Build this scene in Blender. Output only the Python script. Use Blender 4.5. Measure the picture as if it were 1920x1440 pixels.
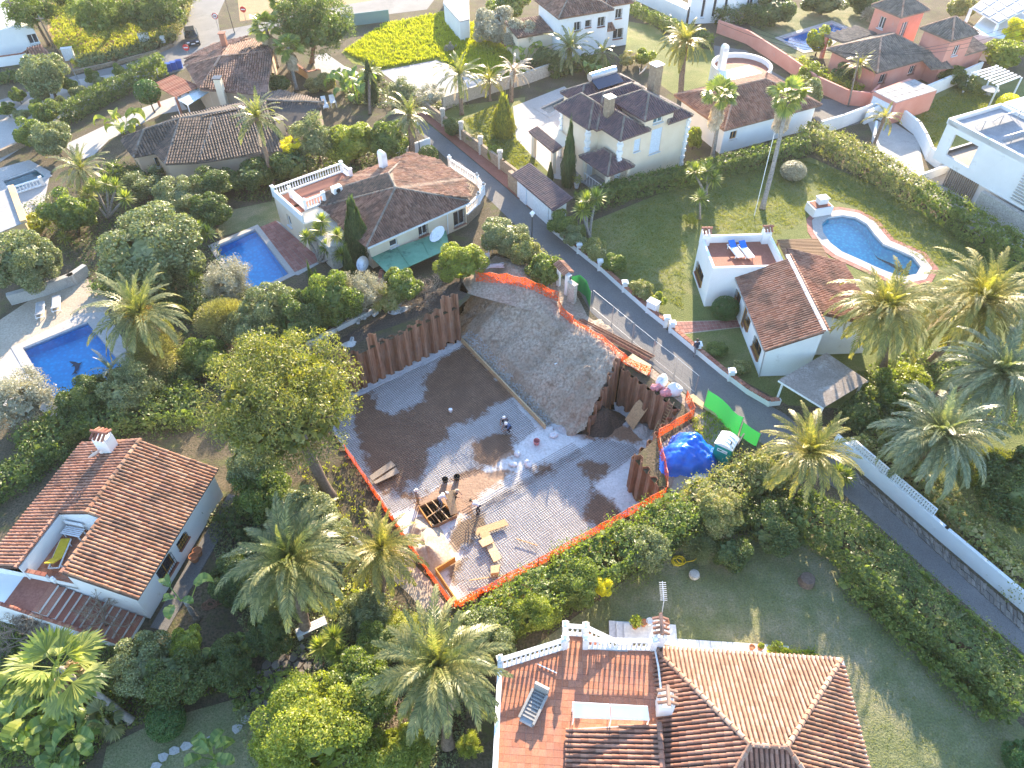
import bpy,bmesh,math,random
import numpy as np
from mathutils import Vector,Matrix
R=math.radians
rnd=random.Random(7)
rng=np.random.default_rng(7)
for o in list(bpy.data.objects):bpy.data.objects.remove(o)
sc=bpy.context.scene
COL=sc.collection
# ---------------------------------------------------------------- camera
CAM_H,PITCH,ROLL,FPX=40.0,46.0,-0.5,1380.0
cd=bpy.data.cameras.new('camera'); cam=bpy.data.objects.new('camera',cd); COL.objects.link(cam)
cd.sensor_fit='HORIZONTAL'; cd.sensor_width=36.0; cd.lens=FPX/1920.0*36.0
cd.clip_start=0.5; cd.clip_end=6000
cam.location=(0,0,CAM_H)
cam.matrix_world=Matrix.Translation((0,0,CAM_H))@Matrix.Rotation(R(90-PITCH),4,'X')@Matrix.Rotation(R(ROLL),4,'Z')
sc.camera=cam
# ---------------------------------------------------------------- sky, sun, exposure
SUN_EL,SUN_AZ=19.0,10.0
w=bpy.data.worlds.new('World'); sc.world=w; w.use_nodes=True
nt=w.node_tree; nt.nodes.clear()
sky=nt.nodes.new('ShaderNodeTexSky'); sky.sky_type='NISHITA'; sky.sun_disc=False
sky.sun_elevation=R(SUN_EL); sky.sun_rotation=R(SUN_AZ); sky.dust_density=0.4; sky.ozone_density=2.5
bg=nt.nodes.new('ShaderNodeBackground'); bg.inputs[1].default_value=0.15
wo=nt.nodes.new('ShaderNodeOutputWorld')
nt.links.new(sky.outputs[0],bg.inputs[0]); nt.links.new(bg.outputs[0],wo.inputs[0])
ld=bpy.data.lights.new('sun','SUN'); ld.energy=4.3; ld.angle=R(0.6); ld.color=(1.0,0.82,0.59)
sun=bpy.data.objects.new('sun',ld); COL.objects.link(sun)
sd=Vector((math.sin(R(SUN_AZ))*math.cos(R(SUN_EL)),math.cos(R(SUN_AZ))*math.cos(R(SUN_EL)),math.sin(R(SUN_EL))))
sun.rotation_euler=sd.to_track_quat('Z','Y').to_euler(); sun.location=(0,60,60)
vs=sc.view_settings
vs.view_transform='Standard'; vs.look='None'; vs.gamma=1.0; vs.use_curve_mapping=False; vs.exposure=2.2
sc.cycles.max_bounces=5; sc.cycles.transparent_max_bounces=8; sc.cycles.diffuse_bounces=2
sc.cycles.glossy_bounces=2; sc.cycles.transmission_bounces=3; sc.cycles.use_denoising=True
sc.cycles.sample_clamp_indirect=6.0; sc.cycles.volume_bounces=0; sc.cycles.volume_step_rate=4
# ---------------------------------------------------------------- where a point of the ground (or of a level z) lies
_MW=cam.matrix_world.to_3x3()
def W(px,py,z=0.0):
    d=_MW@Vector(((px-960)/FPX,-(py-720)/FPX,-1.0))
    s=(z-CAM_H)/d.z
    return Vector((d.x*s,d.y*s,z))
def WL(pts,z=0.0):
    return [W(p[0],p[1],p[2] if len(p)>2 else z) for p in pts]
# ---------------------------------------------------------------- materials
MAT={}
LEAF=1.75
def _nodes(name):
    m=bpy.data.materials.new(name); m.use_nodes=True; nt=m.node_tree
    b=nt.nodes['Principled BSDF']; out=nt.nodes['Material Output']
    MAT[name]=m
    return m,nt,b,out
def _n(nt,t,**kw):
    n=nt.nodes.new(t)
    for k,v in kw.items():setattr(n,k,v)
    return n
def _ramp(nt,cols,fac):
    r=_n(nt,'ShaderNodeValToRGB')
    el=r.color_ramp.elements
    while len(el)<len(cols):el.new(0.5)
    for i,c in enumerate(cols):
        pos=i/(len(cols)-1) if len(c)==3 else c[3]
        el[i].position=pos; el[i].color=(c[0],c[1],c[2],1)
    nt.links.new(fac,r.inputs[0]); return r
def _noise(nt,scale,detail=4,rough=0.6,coord='Object',vec=None):
    n=_n(nt,'ShaderNodeTexNoise'); n.inputs['Scale'].default_value=scale
    n.inputs['Detail'].default_value=detail; n.inputs['Roughness'].default_value=rough
    if vec is None:
        g=_n(nt,'ShaderNodeNewGeometry'); vec=g.outputs['Position']
    nt.links.new(vec,n.inputs['Vector']); return n
def _mixc(nt,a,b,fac,mode='MIX'):
    m=_n(nt,'ShaderNodeMix',data_type='RGBA',blend_type=mode)
    for s,v in ((m.inputs[0],fac),(m.inputs[6],a),(m.inputs[7],b)):
        if isinstance(v,(int,float)):s.default_value=v
        elif isinstance(v,tuple):s.default_value=(*v,1)
        else:nt.links.new(v,s)
    return m.outputs[2]
def _bump(nt,b,h,strength,dist=0.05):
    u=_n(nt,'ShaderNodeBump'); u.inputs['Strength'].default_value=strength; u.inputs['Distance'].default_value=dist
    nt.links.new(h,u.inputs['Height']); nt.links.new(u.outputs[0],b.inputs['Normal'])
def surf(name,c1,c2,scale=1.0,rough=0.8,bump=0.3,fine=None,fscale=12,spots=None,sscale=3,sth=0.6,bd=0.03,metal=0.0,spec=0.3):
    """a mottled surface: two tones by noise, an optional fine grain tone and an optional stain tone"""
    m,nt,b,out=_nodes(name)
    n1=_noise(nt,scale); r=_ramp(nt,[(*c1,.35),(*c2,.65)],n1.outputs[0]); col=r.outputs[0]
    n2=_noise(nt,fscale,3)
    if fine:
        rr=_ramp(nt,[(0,0,0,.4),(1,1,1,.65)],n2.outputs[0]); col=_mixc(nt,col,fine,rr.outputs[0])
    if spots:
        n3=_noise(nt,sscale,6,.7); r3=_ramp(nt,[(0,0,0,sth),(1,1,1,sth+.12)],n3.outputs[0]); col=_mixc(nt,col,spots,r3.outputs[0])
    nt.links.new(col,b.inputs['Base Color']); b.inputs['Roughness'].default_value=rough; b.inputs['Metallic'].default_value=metal
    b.inputs['Specular IOR Level'].default_value=spec
    if bump:_bump(nt,b,n2.outputs[0],bump,bd)
    return m
def _rand(nt):
    g=_n(nt,'ShaderNodeNewGeometry'); o=_n(nt,'ShaderNodeObjectInfo')
    a=_n(nt,'ShaderNodeMath',operation='ADD'); nt.links.new(g.outputs['Random Per Island'],a.inputs[0]); nt.links.new(o.outputs['Random'],a.inputs[1])
    f=_n(nt,'ShaderNodeMath',operation='FRACT'); nt.links.new(a.outputs[0],f.inputs[0]); return f.outputs[0]
def pieces(name,cols,rough=0.8,dirt=(0.05,0.045,0.04),dirtamt=0.5,dscale=0.8,bump=0.3,grain=20,spec=0.25):
    """material for many like pieces (tiles, bricks, boards): every piece its own tone, plus weathering patches"""
    m,nt,b,out=_nodes(name)
    col=_ramp(nt,cols,_rand(nt)).outputs[0]
    n=_noise(nt,dscale,5,.65); r=_ramp(nt,[(0,0,0,.45),(dirtamt,)*3+(.7,)],n.outputs[0])
    col=_mixc(nt,col,dirt,r.outputs[0])
    n2=_noise(nt,grain,3); r2=_ramp(nt,[(.72,.72,.72,.3),(1.15,1.15,1.15,.7)],n2.outputs[0])
    col=_mixc(nt,col,r2.outputs[0],1.0,'MULTIPLY')
    nt.links.new(col,b.inputs['Base Color']); b.inputs['Roughness'].default_value=rough; b.inputs['Specular IOR Level'].default_value=spec
    if bump:_bump(nt,b,n2.outputs[0],bump,.02)
    return m
def leafmat(name,cols,trans=0.4,tcol=None,rough=0.45,spec=0.4,patch=0.5):
    """leaves: each leaf its own green, light passes through"""
    m,nt,b,out=_nodes(name)
    rv=_rand(nt); n=_noise(nt,patch,3)
    a=_n(nt,'ShaderNodeMath',operation='MULTIPLY_ADD'); nt.links.new(n.outputs[0],a.inputs[0]); a.inputs[1].default_value=1.1
    s=_n(nt,'ShaderNodeMath',operation='MULTIPLY_ADD'); nt.links.new(rv,s.inputs[0]); s.inputs[1].default_value=.75; s.inputs[2].default_value=-.42
    nt.links.new(s.outputs[0],a.inputs[2])
    col=_ramp(nt,[tuple(min(.8,x*LEAF) for x in c) for c in cols],a.outputs[0]).outputs[0]
    nt.links.new(col,b.inputs['Base Color']); b.inputs['Roughness'].default_value=rough; b.inputs['Specular IOR Level'].default_value=spec
    t=_n(nt,'ShaderNodeBsdfTranslucent'); tc=_mixc(nt,col,tcol or (1.5,1.6,.45),1.0,'MULTIPLY'); nt.links.new(tc,t.inputs[0])
    mx=_n(nt,'ShaderNodeMixShader'); mx.inputs[0].default_value=trans
    nt.links.new(b.outputs[0],mx.inputs[1]); nt.links.new(t.outputs[0],mx.inputs[2]); nt.links.new(mx.outputs[0],out.inputs[0])
    return m
def plain(name,c,rough=0.6,metal=0.0,spec=0.4,vary=0.12,scale=6):
    m,nt,b,out=_nodes(name)
    n=_noise(nt,scale,4); r=_ramp(nt,[tuple(x*(1-vary) for x in c)+(.3,),tuple(min(1,x*(1+vary)) for x in c)+(.7,)],n.outputs[0])
    nt.links.new(r.outputs[0],b.inputs['Base Color']); b.inputs['Roughness'].default_value=rough; b.inputs['Metallic'].default_value=metal
    b.inputs['Specular IOR Level'].default_value=spec
    return m
surf('white_plaster',(.76,.755,.74),(.82,.815,.80),.5,.85,.15,fscale=25,spots=(.62,.60,.56),sscale=.9,sth=.62)
surf('cream_plaster',(.74,.60,.44),(.80,.67,.51),.5,.85,.15,fscale=25,spots=(.66,.56,.45),sscale=.9,sth=.62)
surf('ochre_plaster',(.66,.42,.20),(.70,.47,.25),.5,.85,.15,fscale=25)
surf('pink_plaster',(.60,.25,.19),(.66,.31,.24),.5,.85,.15,fscale=25,spots=(.55,.30,.25),sscale=.8,sth=.6)
surf('tan_plaster',(.55,.40,.28),(.62,.46,.33),.5,.85,.15,fscale=25)
surf('pale_stone',(.45,.41,.35),(.60,.56,.49),3,.85,.4,fine=(.35,.31,.26),fscale=9)
surf('stone_wall',(.30,.22,.145),(.48,.37,.26),4,.9,.8,fine=(.22,.165,.115),fscale=8,bd=.06)
surf('marble',(.62,.62,.62),(.74,.73,.71),2,.5,.05,fine=(.55,.55,.56),fscale=6)
surf('concrete',(.38,.37,.35),(.50,.48,.45),.8,.9,.3,fine=(.33,.32,.30),fscale=14,spots=(.24,.23,.22),sscale=.7,sth=.6)
surf('asphalt',(.175,.165,.155),(.225,.213,.20),.35,.9,.35,fine=(.10,.10,.102),fscale=30,spots=(.22,.21,.20),sscale=.5,sth=.60)
surf('street_dust',(.20,.195,.19),(.27,.262,.25),.25,.9,.3,fine=(.18,.175,.17),fscale=20,spots=(.16,.157,.152),sscale=.3,sth=.55)
surf('patio',(.40,.37,.345),(.47,.44,.41),.5,.8,.15,fine=(.36,.335,.31),fscale=6)
surf('red_paving',(.30,.115,.075),(.38,.16,.11),.8,.8,.3,fine=(.26,.10,.07),fscale=9)
surf('cement_pad',(.33,.32,.32),(.42,.41,.40),.4,.9,.2,fine=(.30,.29,.28),fscale=3)
surf('soil',(.085,.068,.045),(.17,.13,.09),.35,1,.8,fine=(.06,.055,.03),fscale=7,spots=(.10,.105,.04),sscale=.5,sth=.52,bd=.08)
surf('dark_soil',(.07,.055,.045),(.13,.10,.08),.6,1,.9,fine=(.05,.042,.035),fscale=8,bd=.08)
surf('dirt',(.37,.29,.22),(.51,.41,.32),.45,1,.9,fine=(.27,.205,.15),fscale=5,spots=(.23,.165,.115),sscale=.6,sth=.55,bd=.1)
surf('sand',(.42,.35,.27),(.52,.44,.34),.5,1,.6,fine=(.36,.29,.22),fscale=6,bd=.05)
surf('mud',(.15,.10,.062),(.22,.15,.098),.7,.65,.4,fine=(.09,.062,.042),fscale=6,spots=(.20,.16,.13),sscale=1.2,sth=.6,spec=.5)
surf('tan_mud',(.34,.22,.11),(.42,.28,.15),.7,.9,.4,fine=(.28,.17,.085),fscale=6)
surf('lean_concrete',(.46,.46,.47),(.58,.58,.58),.6,.75,.25,fine=(.40,.40,.41),fscale=8,spots=(.33,.30,.28),sscale=.8,sth=.6)
def floormat():
    m,nt,b,out=_nodes('slab_floor')
    def tone(c1,c2,c3):
        n=_noise(nt,.7,5); n2=_noise(nt,7,3); c=_ramp(nt,[(*c1,.35),(*c2,.65)],n.outputs[0]).outputs[0]; return _mixc(nt,c,c3,_ramp(nt,[(0,0,0,.42),(.8,.8,.8,.66)],n2.outputs[0]).outputs[0])
    pale=tone((.58,.57,.57),(.72,.70,.69),(.49,.465,.44)); mud=tone((.24,.12,.058),(.34,.185,.098),(.17,.088,.045)); tan=tone((.32,.21,.11),(.40,.27,.15),(.26,.17,.09)); col=pale; nz=_noise(nt,1.1,7,.7)
    for an,c in (('mud',mud),('tan',tan)):
        a=_n(nt,'ShaderNodeAttribute',attribute_name=an); s_=_n(nt,'ShaderNodeMath',operation='MULTIPLY_ADD'); nt.links.new(nz.outputs[0],s_.inputs[0]); s_.inputs[1].default_value=.8; nt.links.new(a.outputs['Fac'],s_.inputs[2]); col=_mixc(nt,col,c,_ramp(nt,[(0,0,0,.60),(.95,.95,.95,.72)],s_.outputs[0]).outputs[0])
    nt.links.new(col,b.inputs['Base Color']); b.inputs['Roughness'].default_value=.6; _bump(nt,b,_noise(nt,5,4).outputs[0],.5,.05)
floormat()
def grassmat(name,cols,trans=.25,scale=.25):
    m,nt,b,out=_nodes(name)
    n=_noise(nt,scale,6,.7); col=_ramp(nt,cols,n.outputs[0]).outputs[0]
    n2=_noise(nt,9,4,.7); r2=_ramp(nt,[(.55,.6,.5,.3),(1.3,1.25,1.2,.72)],n2.outputs[0]); col=_mixc(nt,col,r2.outputs[0],1,'MULTIPLY')
    nt.links.new(col,b.inputs['Base Color']); b.inputs['Roughness'].default_value=.9; b.inputs['Specular IOR Level'].default_value=.2
    _bump(nt,b,n2.outputs[0],1.0,.12)
    t=_n(nt,'ShaderNodeBsdfTranslucent'); nt.links.new(col,t.inputs[0])
    return m
grassmat('lawn_grass',[(.115,.15,.045,.3),(.18,.20,.07,.5),(.27,.25,.12,.68)])
grassmat('shade_lawn',[(.12,.15,.065,.28),(.20,.215,.11,.46),(.30,.275,.175,.62),(.38,.33,.25,.75)],scale=.3)
grassmat('fresh_grass',[(.17,.20,.03,.3),(.24,.26,.04,.55),(.31,.30,.06,.75)])
pieces('terracotta',[(.28,.125,.08,0),(.39,.185,.12,.35),(.47,.25,.17,.7),(.34,.175,.125,1)],dirt=(.10,.075,.06),dirtamt=.75,dscale=.6)
pieces('aged_terracotta',[(.30,.14,.085,0),(.42,.22,.13,.4),(.50,.29,.19,.75),(.27,.13,.095,1)],dirt=(.07,.06,.05),dirtamt=.8,dscale=.7)
pieces('sand_terracotta',[(.37,.20,.13,0),(.45,.27,.185,.5),(.51,.335,.245,1)],dirt=(.24,.125,.085),dirtamt=.6,dscale=.8)
pieces('brown_tile',[(.15,.075,.055,0),(.26,.14,.10,.5),(.34,.20,.15,1)],dirt=(.09,.075,.065),dirtamt=.8,dscale=.6)
pieces('dark_tile',[(.085,.07,.062,0),(.14,.105,.085,.5),(.22,.15,.115,1)],dirt=(.06,.06,.055),dirtamt=.7,dscale=.6)
pieces('slate_tile',[(.10,.065,.075,0),(.15,.085,.09,.5),(.21,.12,.115,1)],dirt=(.07,.06,.07),dirtamt=.6,rough=.5,spec=.5)
pieces('grey_tile',[(.17,.14,.115,0),(.24,.20,.165,.5),(.31,.25,.20,1)],dirt=(.12,.105,.09),dirtamt=.7)
pieces('floor_tile',[(.40,.155,.08,0),(.46,.19,.105,.5),(.51,.225,.13,1)],dirt=(.34,.15,.12),dirtamt=.6,dscale=.9,bump=.1,rough=.6)
pieces('clay_brick',[(.27,.09,.06,0),(.36,.14,.09,.5),(.44,.21,.14,1)],dirt=(.18,.10,.08),dirtamt=.5)
pieces('paver',[(.30,.12,.095,0),(.37,.165,.13,.6),(.42,.20,.165,1)],dirt=(.25,.13,.11),dirtamt=.5,bump=.15)
pieces('flagstone',[(.16,.14,.12,0),(.24,.21,.18,.5),(.32,.28,.24,1)],dirt=(.11,.095,.08),dirtamt=.6)
pieces('plywood',[(.50,.33,.17,0),(.58,.41,.23,.5),(.66,.50,.31,1)],dirt=(.42,.30,.19),dirtamt=.5,grain=10,bump=.1)
pieces('form_board',[(.52,.27,.07,0),(.60,.33,.10,1)],dirt=(.38,.22,.10),dirtamt=.6)
pieces('timber',[(.22,.13,.075,0),(.33,.21,.12,1)],dirt=(.14,.09,.06),dirtamt=.5)
pieces('grey_wood',[(.26,.22,.18,0),(.36,.31,.26,1)],dirt=(.20,.17,.14),dirtamt=.5)
pieces('block',[(.42,.42,.42,0),(.55,.55,.54,.6),(.66,.65,.63,1)],dirt=(.25,.24,.23),dirtamt=.5)
def rustmat():
    m,nt,b,out=_nodes('rust')
    g=_n(nt,'ShaderNodeNewGeometry'); mp=_n(nt,'ShaderNodeMapping'); mp.inputs['Scale'].default_value=(5,5,.35)
    nt.links.new(g.outputs['Position'],mp.inputs[0]); n=_noise(nt,1.6,6,.7,vec=mp.outputs[0])
    col=_ramp(nt,[(.11,.062,.04,.3),(.225,.115,.068,.45),(.31,.165,.10,.58),(.40,.26,.17,.72)],n.outputs[0]).outputs[0]
    n2=_noise(nt,1.2,5); r2=_ramp(nt,[(0,0,0,.5),(.6,.6,.6,.7)],n2.outputs[0]); col=_mixc(nt,col,(.28,.20,.15),r2.outputs[0])
    rr=_ramp(nt,[(.75,.75,.75),(1.2,1.2,1.2)],_rand(nt)); col=_mixc(nt,col,rr.outputs[0],1,'MULTIPLY')
    nt.links.new(col,b.inputs['Base Color']); b.inputs['Roughness'].default_value=.85; _bump(nt,b,n.outputs[0],.4,.03)
rustmat()
plain('white_paint',(.80,.80,.79),.5); plain('white_plastic',(.82,.82,.82),.35); plain('white_fabric',(.78,.78,.77),.9)
plain('blue_fabric',(.02,.16,.62),.8); plain('yellow_fabric',(.62,.42,.03),.85); plain('grey_fabric',(.38,.38,.38),.9); plain('cane',(.33,.31,.28),.6,vary=.3,scale=25)
plain('iron',(.025,.027,.03),.5,.4); plain('steel',(.42,.43,.45),.35,.8); plain('aluminium',(.62,.63,.65),.35,.7)
plain('rebar',(.10,.062,.042),.8,.0,.2); plain('bark',(.14,.10,.075),.95,vary=.4,scale=9); plain('palm_bark',(.20,.14,.10),.95,vary=.45,scale=7)
plain('grey_bark',(.28,.25,.22),.95,vary=.35,scale=7); plain('pole_wood',(.20,.17,.14),.9,vary=.3); plain('black_rubber',(.02,.02,.022),.7)
plain('teal_plastic',(.0,.30,.25),.35); plain('beige_block',(.45,.38,.30),.8); plain('wood_frame',(.45,.23,.06),.6); plain('shutter_white',(.70,.74,.78),.5)
plain('navy_cloth',(.03,.035,.06),.9); plain('khaki_cloth',(.22,.17,.11),.9); plain('skin',(.42,.24,.16),.6); plain('helmet_white',(.80,.80,.78),.3); plain('hair',(.025,.018,.014),.7)
plain('grey_cloth',(.20,.19,.20),.9); plain('white_cloth',(.72,.72,.74),.9); plain('blue_cloth',(.10,.16,.30),.9); plain('orange_plastic',(.80,.12,.015),.5); plain('hose_yellow',(.70,.50,.02),.5)
plain('car_paint',(.035,.04,.05),.2,.3,.6); plain('sign_red',(.55,.03,.03),.5); plain('bin_blue',(.02,.10,.42),.5); plain('terracotta_pot',(.42,.17,.08),.8)
plain('pink_sack',(.62,.25,.26),.8,vary=.3); plain('dark_panel',(.05,.05,.06),.4); plain('solar_blue',(.03,.045,.08),.2,.2,.6); plain('lamp_glass',(.75,.75,.78),.2); plain('green_roller',(.02,.20,.12),.6)
surf('green_awning',(.10,.26,.17),(.17,.36,.25),.5,.8,.1,fscale=6,spots=(.05,.13,.095),sscale=.6,sth=.52)
surf('grey_gravel',(.30,.31,.33),(.42,.43,.45),1.2,.95,.5,fine=(.24,.25,.27),fscale=16)
surf('tarp',(.0,.10,.55),(.01,.15,.66),1.2,.28,.35,fscale=5,bd=.06,spec=.6)
surf('sheeting',(.72,.72,.74),(.80,.80,.80),2,.35,.4,fscale=6)
surf('corrugated',(.30,.26,.22),(.42,.36,.31),1.0,.8,.15,fine=(.25,.21,.18),fscale=9,spots=(.50,.46,.42),sscale=.5,sth=.58)
def glassmat(name,c,rough=.08):
    m,nt,b,out=_nodes(name); b.inputs['Base Color'].default_value=(*c,1); b.inputs['Roughness'].default_value=rough; b.inputs['Specular IOR Level'].default_value=.8
    n=_noise(nt,1.5,2); r=_ramp(nt,[tuple(x*.6 for x in c),c],n.outputs[0]); nt.links.new(r.outputs[0],b.inputs['Base Color'])
glassmat('window_glass',(.045,.055,.07)); glassmat('blue_glass',(.10,.20,.24)); glassmat('car_glass',(.02,.025,.03),.05)
def watermat(name,tint):
    m,nt,b,out=_nodes(name); nt.nodes.remove(b)
    tr=_n(nt,'ShaderNodeBsdfTransparent'); tr.inputs[0].default_value=(*tint,1)
    gl=_n(nt,'ShaderNodeBsdfGlossy'); gl.inputs[1].default_value=.05
    fr=_n(nt,'ShaderNodeFresnel'); fr.inputs[0].default_value=1.33
    n=_noise(nt,2.2,3); u=_n(nt,'ShaderNodeBump'); u.inputs['Strength'].default_value=.12; u.inputs['Distance'].default_value=.1
    nt.links.new(n.outputs[0],u.inputs['Height']); nt.links.new(u.outputs[0],gl.inputs['Normal']); nt.links.new(u.outputs[0],fr.inputs['Normal'])
    mx=_n(nt,'ShaderNodeMixShader'); nt.links.new(fr.outputs[0],mx.inputs[0]); nt.links.new(tr.outputs[0],mx.inputs[1]); nt.links.new(gl.outputs[0],mx.inputs[2]); nt.links.new(mx.outputs[0],out.inputs[0])
watermat('pool_water',(.75,.92,.98)); watermat('teal_water',(.8,.95,.95))
def basinmat(name,c1,c2,scale=3.2):
    m,nt,b,out=_nodes(name)
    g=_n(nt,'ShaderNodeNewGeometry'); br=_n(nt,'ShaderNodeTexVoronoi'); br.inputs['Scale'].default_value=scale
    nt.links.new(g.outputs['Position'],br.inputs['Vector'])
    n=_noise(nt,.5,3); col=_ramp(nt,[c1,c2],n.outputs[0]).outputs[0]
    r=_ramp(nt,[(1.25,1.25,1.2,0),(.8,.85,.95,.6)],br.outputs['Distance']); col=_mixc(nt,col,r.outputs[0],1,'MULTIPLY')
    nt.links.new(col,b.inputs['Base Color']); b.inputs['Roughness'].default_value=.4
basinmat('blue_basin',(.008,.46,.84),(.012,.58,.92)); basinmat('azure_basin',(.20,.78,.84),(.28,.86,.92)); basinmat('teal_basin',(.10,.42,.46),(.16,.52,.54)); basinmat('pale_basin',(.26,.34,.38),(.34,.42,.46))
def netmat(name,c,scale,thr,trans=.35):
    m,nt,b,out=_nodes(name); b.inputs['Base Color'].default_value=(*c,1); b.inputs['Roughness'].default_value=.6
    g=_n(nt,'ShaderNodeNewGeometry'); v=_n(nt,'ShaderNodeTexVoronoi'); v.inputs['Scale'].default_value=scale; v.feature='F1'
    nt.links.new(g.outputs['Position'],v.inputs['Vector'])
    r=_ramp(nt,[(1,1,1,thr),(0,0,0,thr+.02)],v.outputs['Distance'])
    tl=_n(nt,'ShaderNodeBsdfTranslucent'); tl.inputs[0].default_value=(*c,1)
    m1=_n(nt,'ShaderNodeMixShader'); m1.inputs[0].default_value=trans; nt.links.new(b.outputs[0],m1.inputs[1]); nt.links.new(tl.outputs[0],m1.inputs[2])
    tp=_n(nt,'ShaderNodeBsdfTransparent'); mx=_n(nt,'ShaderNodeMixShader'); nt.links.new(r.outputs[0],mx.inputs[0]); nt.links.new(m1.outputs[0],mx.inputs[1]); nt.links.new(tp.outputs[0],mx.inputs[2]); nt.links.new(mx.outputs[0],out.inputs[0])
netmat('orange_net',(.85,.10,.012),11,.47); netmat('green_net',(.035,.34,.075),20,.12); netmat('dark_green_net',(.015,.16,.045),20,.12)
def clearmat(name,c,mix):
    m,nt,b,out=_nodes(name); b.inputs['Base Color'].default_value=(*c,1); b.inputs['Roughness'].default_value=.25
    tp=_n(nt,'ShaderNodeBsdfTransparent'); tp.inputs[0].default_value=(*c,1); mx=_n(nt,'ShaderNodeMixShader'); mx.inputs[0].default_value=mix
    nt.links.new(b.outputs[0],mx.inputs[1]); nt.links.new(tp.outputs[0],mx.inputs[2]); nt.links.new(mx.outputs[0],out.inputs[0])
clearmat('polycarbonate',(.75,.82,.84),.45); clearmat('wire_mesh',(.45,.46,.47),.86); clearmat('screen_net',(.30,.42,.40),.35)
leafmat('pine_needles',[(.05,.064,.018),(.105,.115,.034),(.225,.20,.065)],.36,patch=.6)
leafmat('dark_leaves',[(.028,.046,.015),(.058,.085,.026),(.115,.135,.048)],.35)
leafmat('mid_leaves',[(.042,.065,.016),(.09,.122,.03),(.175,.19,.055)],.4)
leafmat('lime_leaves',[(.075,.10,.016),(.145,.17,.03),(.25,.245,.05)],.42)
leafmat('olive_leaves',[(.065,.082,.035),(.12,.14,.062),(.21,.215,.11)],.3,tcol=(1.3,1.35,.6))
leafmat('silver_leaves',[(.12,.12,.085),(.22,.21,.15),(.34,.32,.25)],.25,tcol=(1.1,1.1,.8))
leafmat('hedge_leaves',[(.034,.055,.016),(.07,.098,.028),(.14,.16,.052)],.35)
leafmat('blossom_leaves',[(.07,.09,.03),(.15,.16,.05),(.30,.24,.13)],.3)
leafmat('yellow_leaves',[(.22,.22,.015),(.45,.38,.02),(.62,.48,.03)],.4)
leafmat('broom_leaves',[(.10,.095,.035),(.175,.16,.062),(.27,.23,.10)],.3)
leafmat('dry_twigs',[(.13,.10,.075),(.20,.155,.115),(.28,.22,.165)],.15,tcol=(1,1,1))
leafmat('palm_leaf',[(.055,.07,.026),(.115,.122,.045),(.22,.195,.08)],.35,rough=.35,spec=.5,patch=.9)
leafmat('blue_palm_leaf',[(.06,.078,.045),(.115,.132,.075),(.21,.20,.115)],.3,rough=.35,spec=.5,patch=.9)
leafmat('gold_palm_leaf',[(.07,.078,.022),(.145,.138,.04),(.28,.215,.07)],.35,rough=.4,patch=.9)
leafmat('dead_frond',[(.20,.15,.10),(.32,.25,.17),(.42,.34,.24)],.2,tcol=(1,.9,.7))
leafmat('banana_leaf',[(.045,.085,.022),(.10,.145,.04),(.22,.24,.07)],.35,rough=.35,patch=.8)
leafmat('yucca_leaf',[(.06,.09,.02),(.13,.155,.04),(.27,.27,.07)],.35,rough=.35)
leafmat('cypress_leaf',[(.018,.036,.014),(.035,.06,.022),(.065,.09,.035)],.2)
leafmat('cypress_gold',[(.05,.075,.014),(.12,.13,.022),(.26,.22,.03)],.3)
leafmat('topiary_leaf',[(.02,.05,.014),(.035,.078,.02),(.06,.105,.03)],.25)
leafmat('orange_fruit',[(.55,.17,.02),(.70,.26,.03),(.78,.36,.05)],.1)
leafmat('weeds',[(.10,.12,.02),(.18,.19,.035),(.28,.25,.06)],.35)
leafmat('lawn_blades',[(.065,.085,.02),(.11,.128,.034),(.18,.175,.06)],.5,tcol=(1.5,1.45,.35))
leafmat('field_blades',[(.11,.135,.015),(.18,.20,.02),(.28,.27,.035)],.5,tcol=(1.5,1.5,.3))
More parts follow.
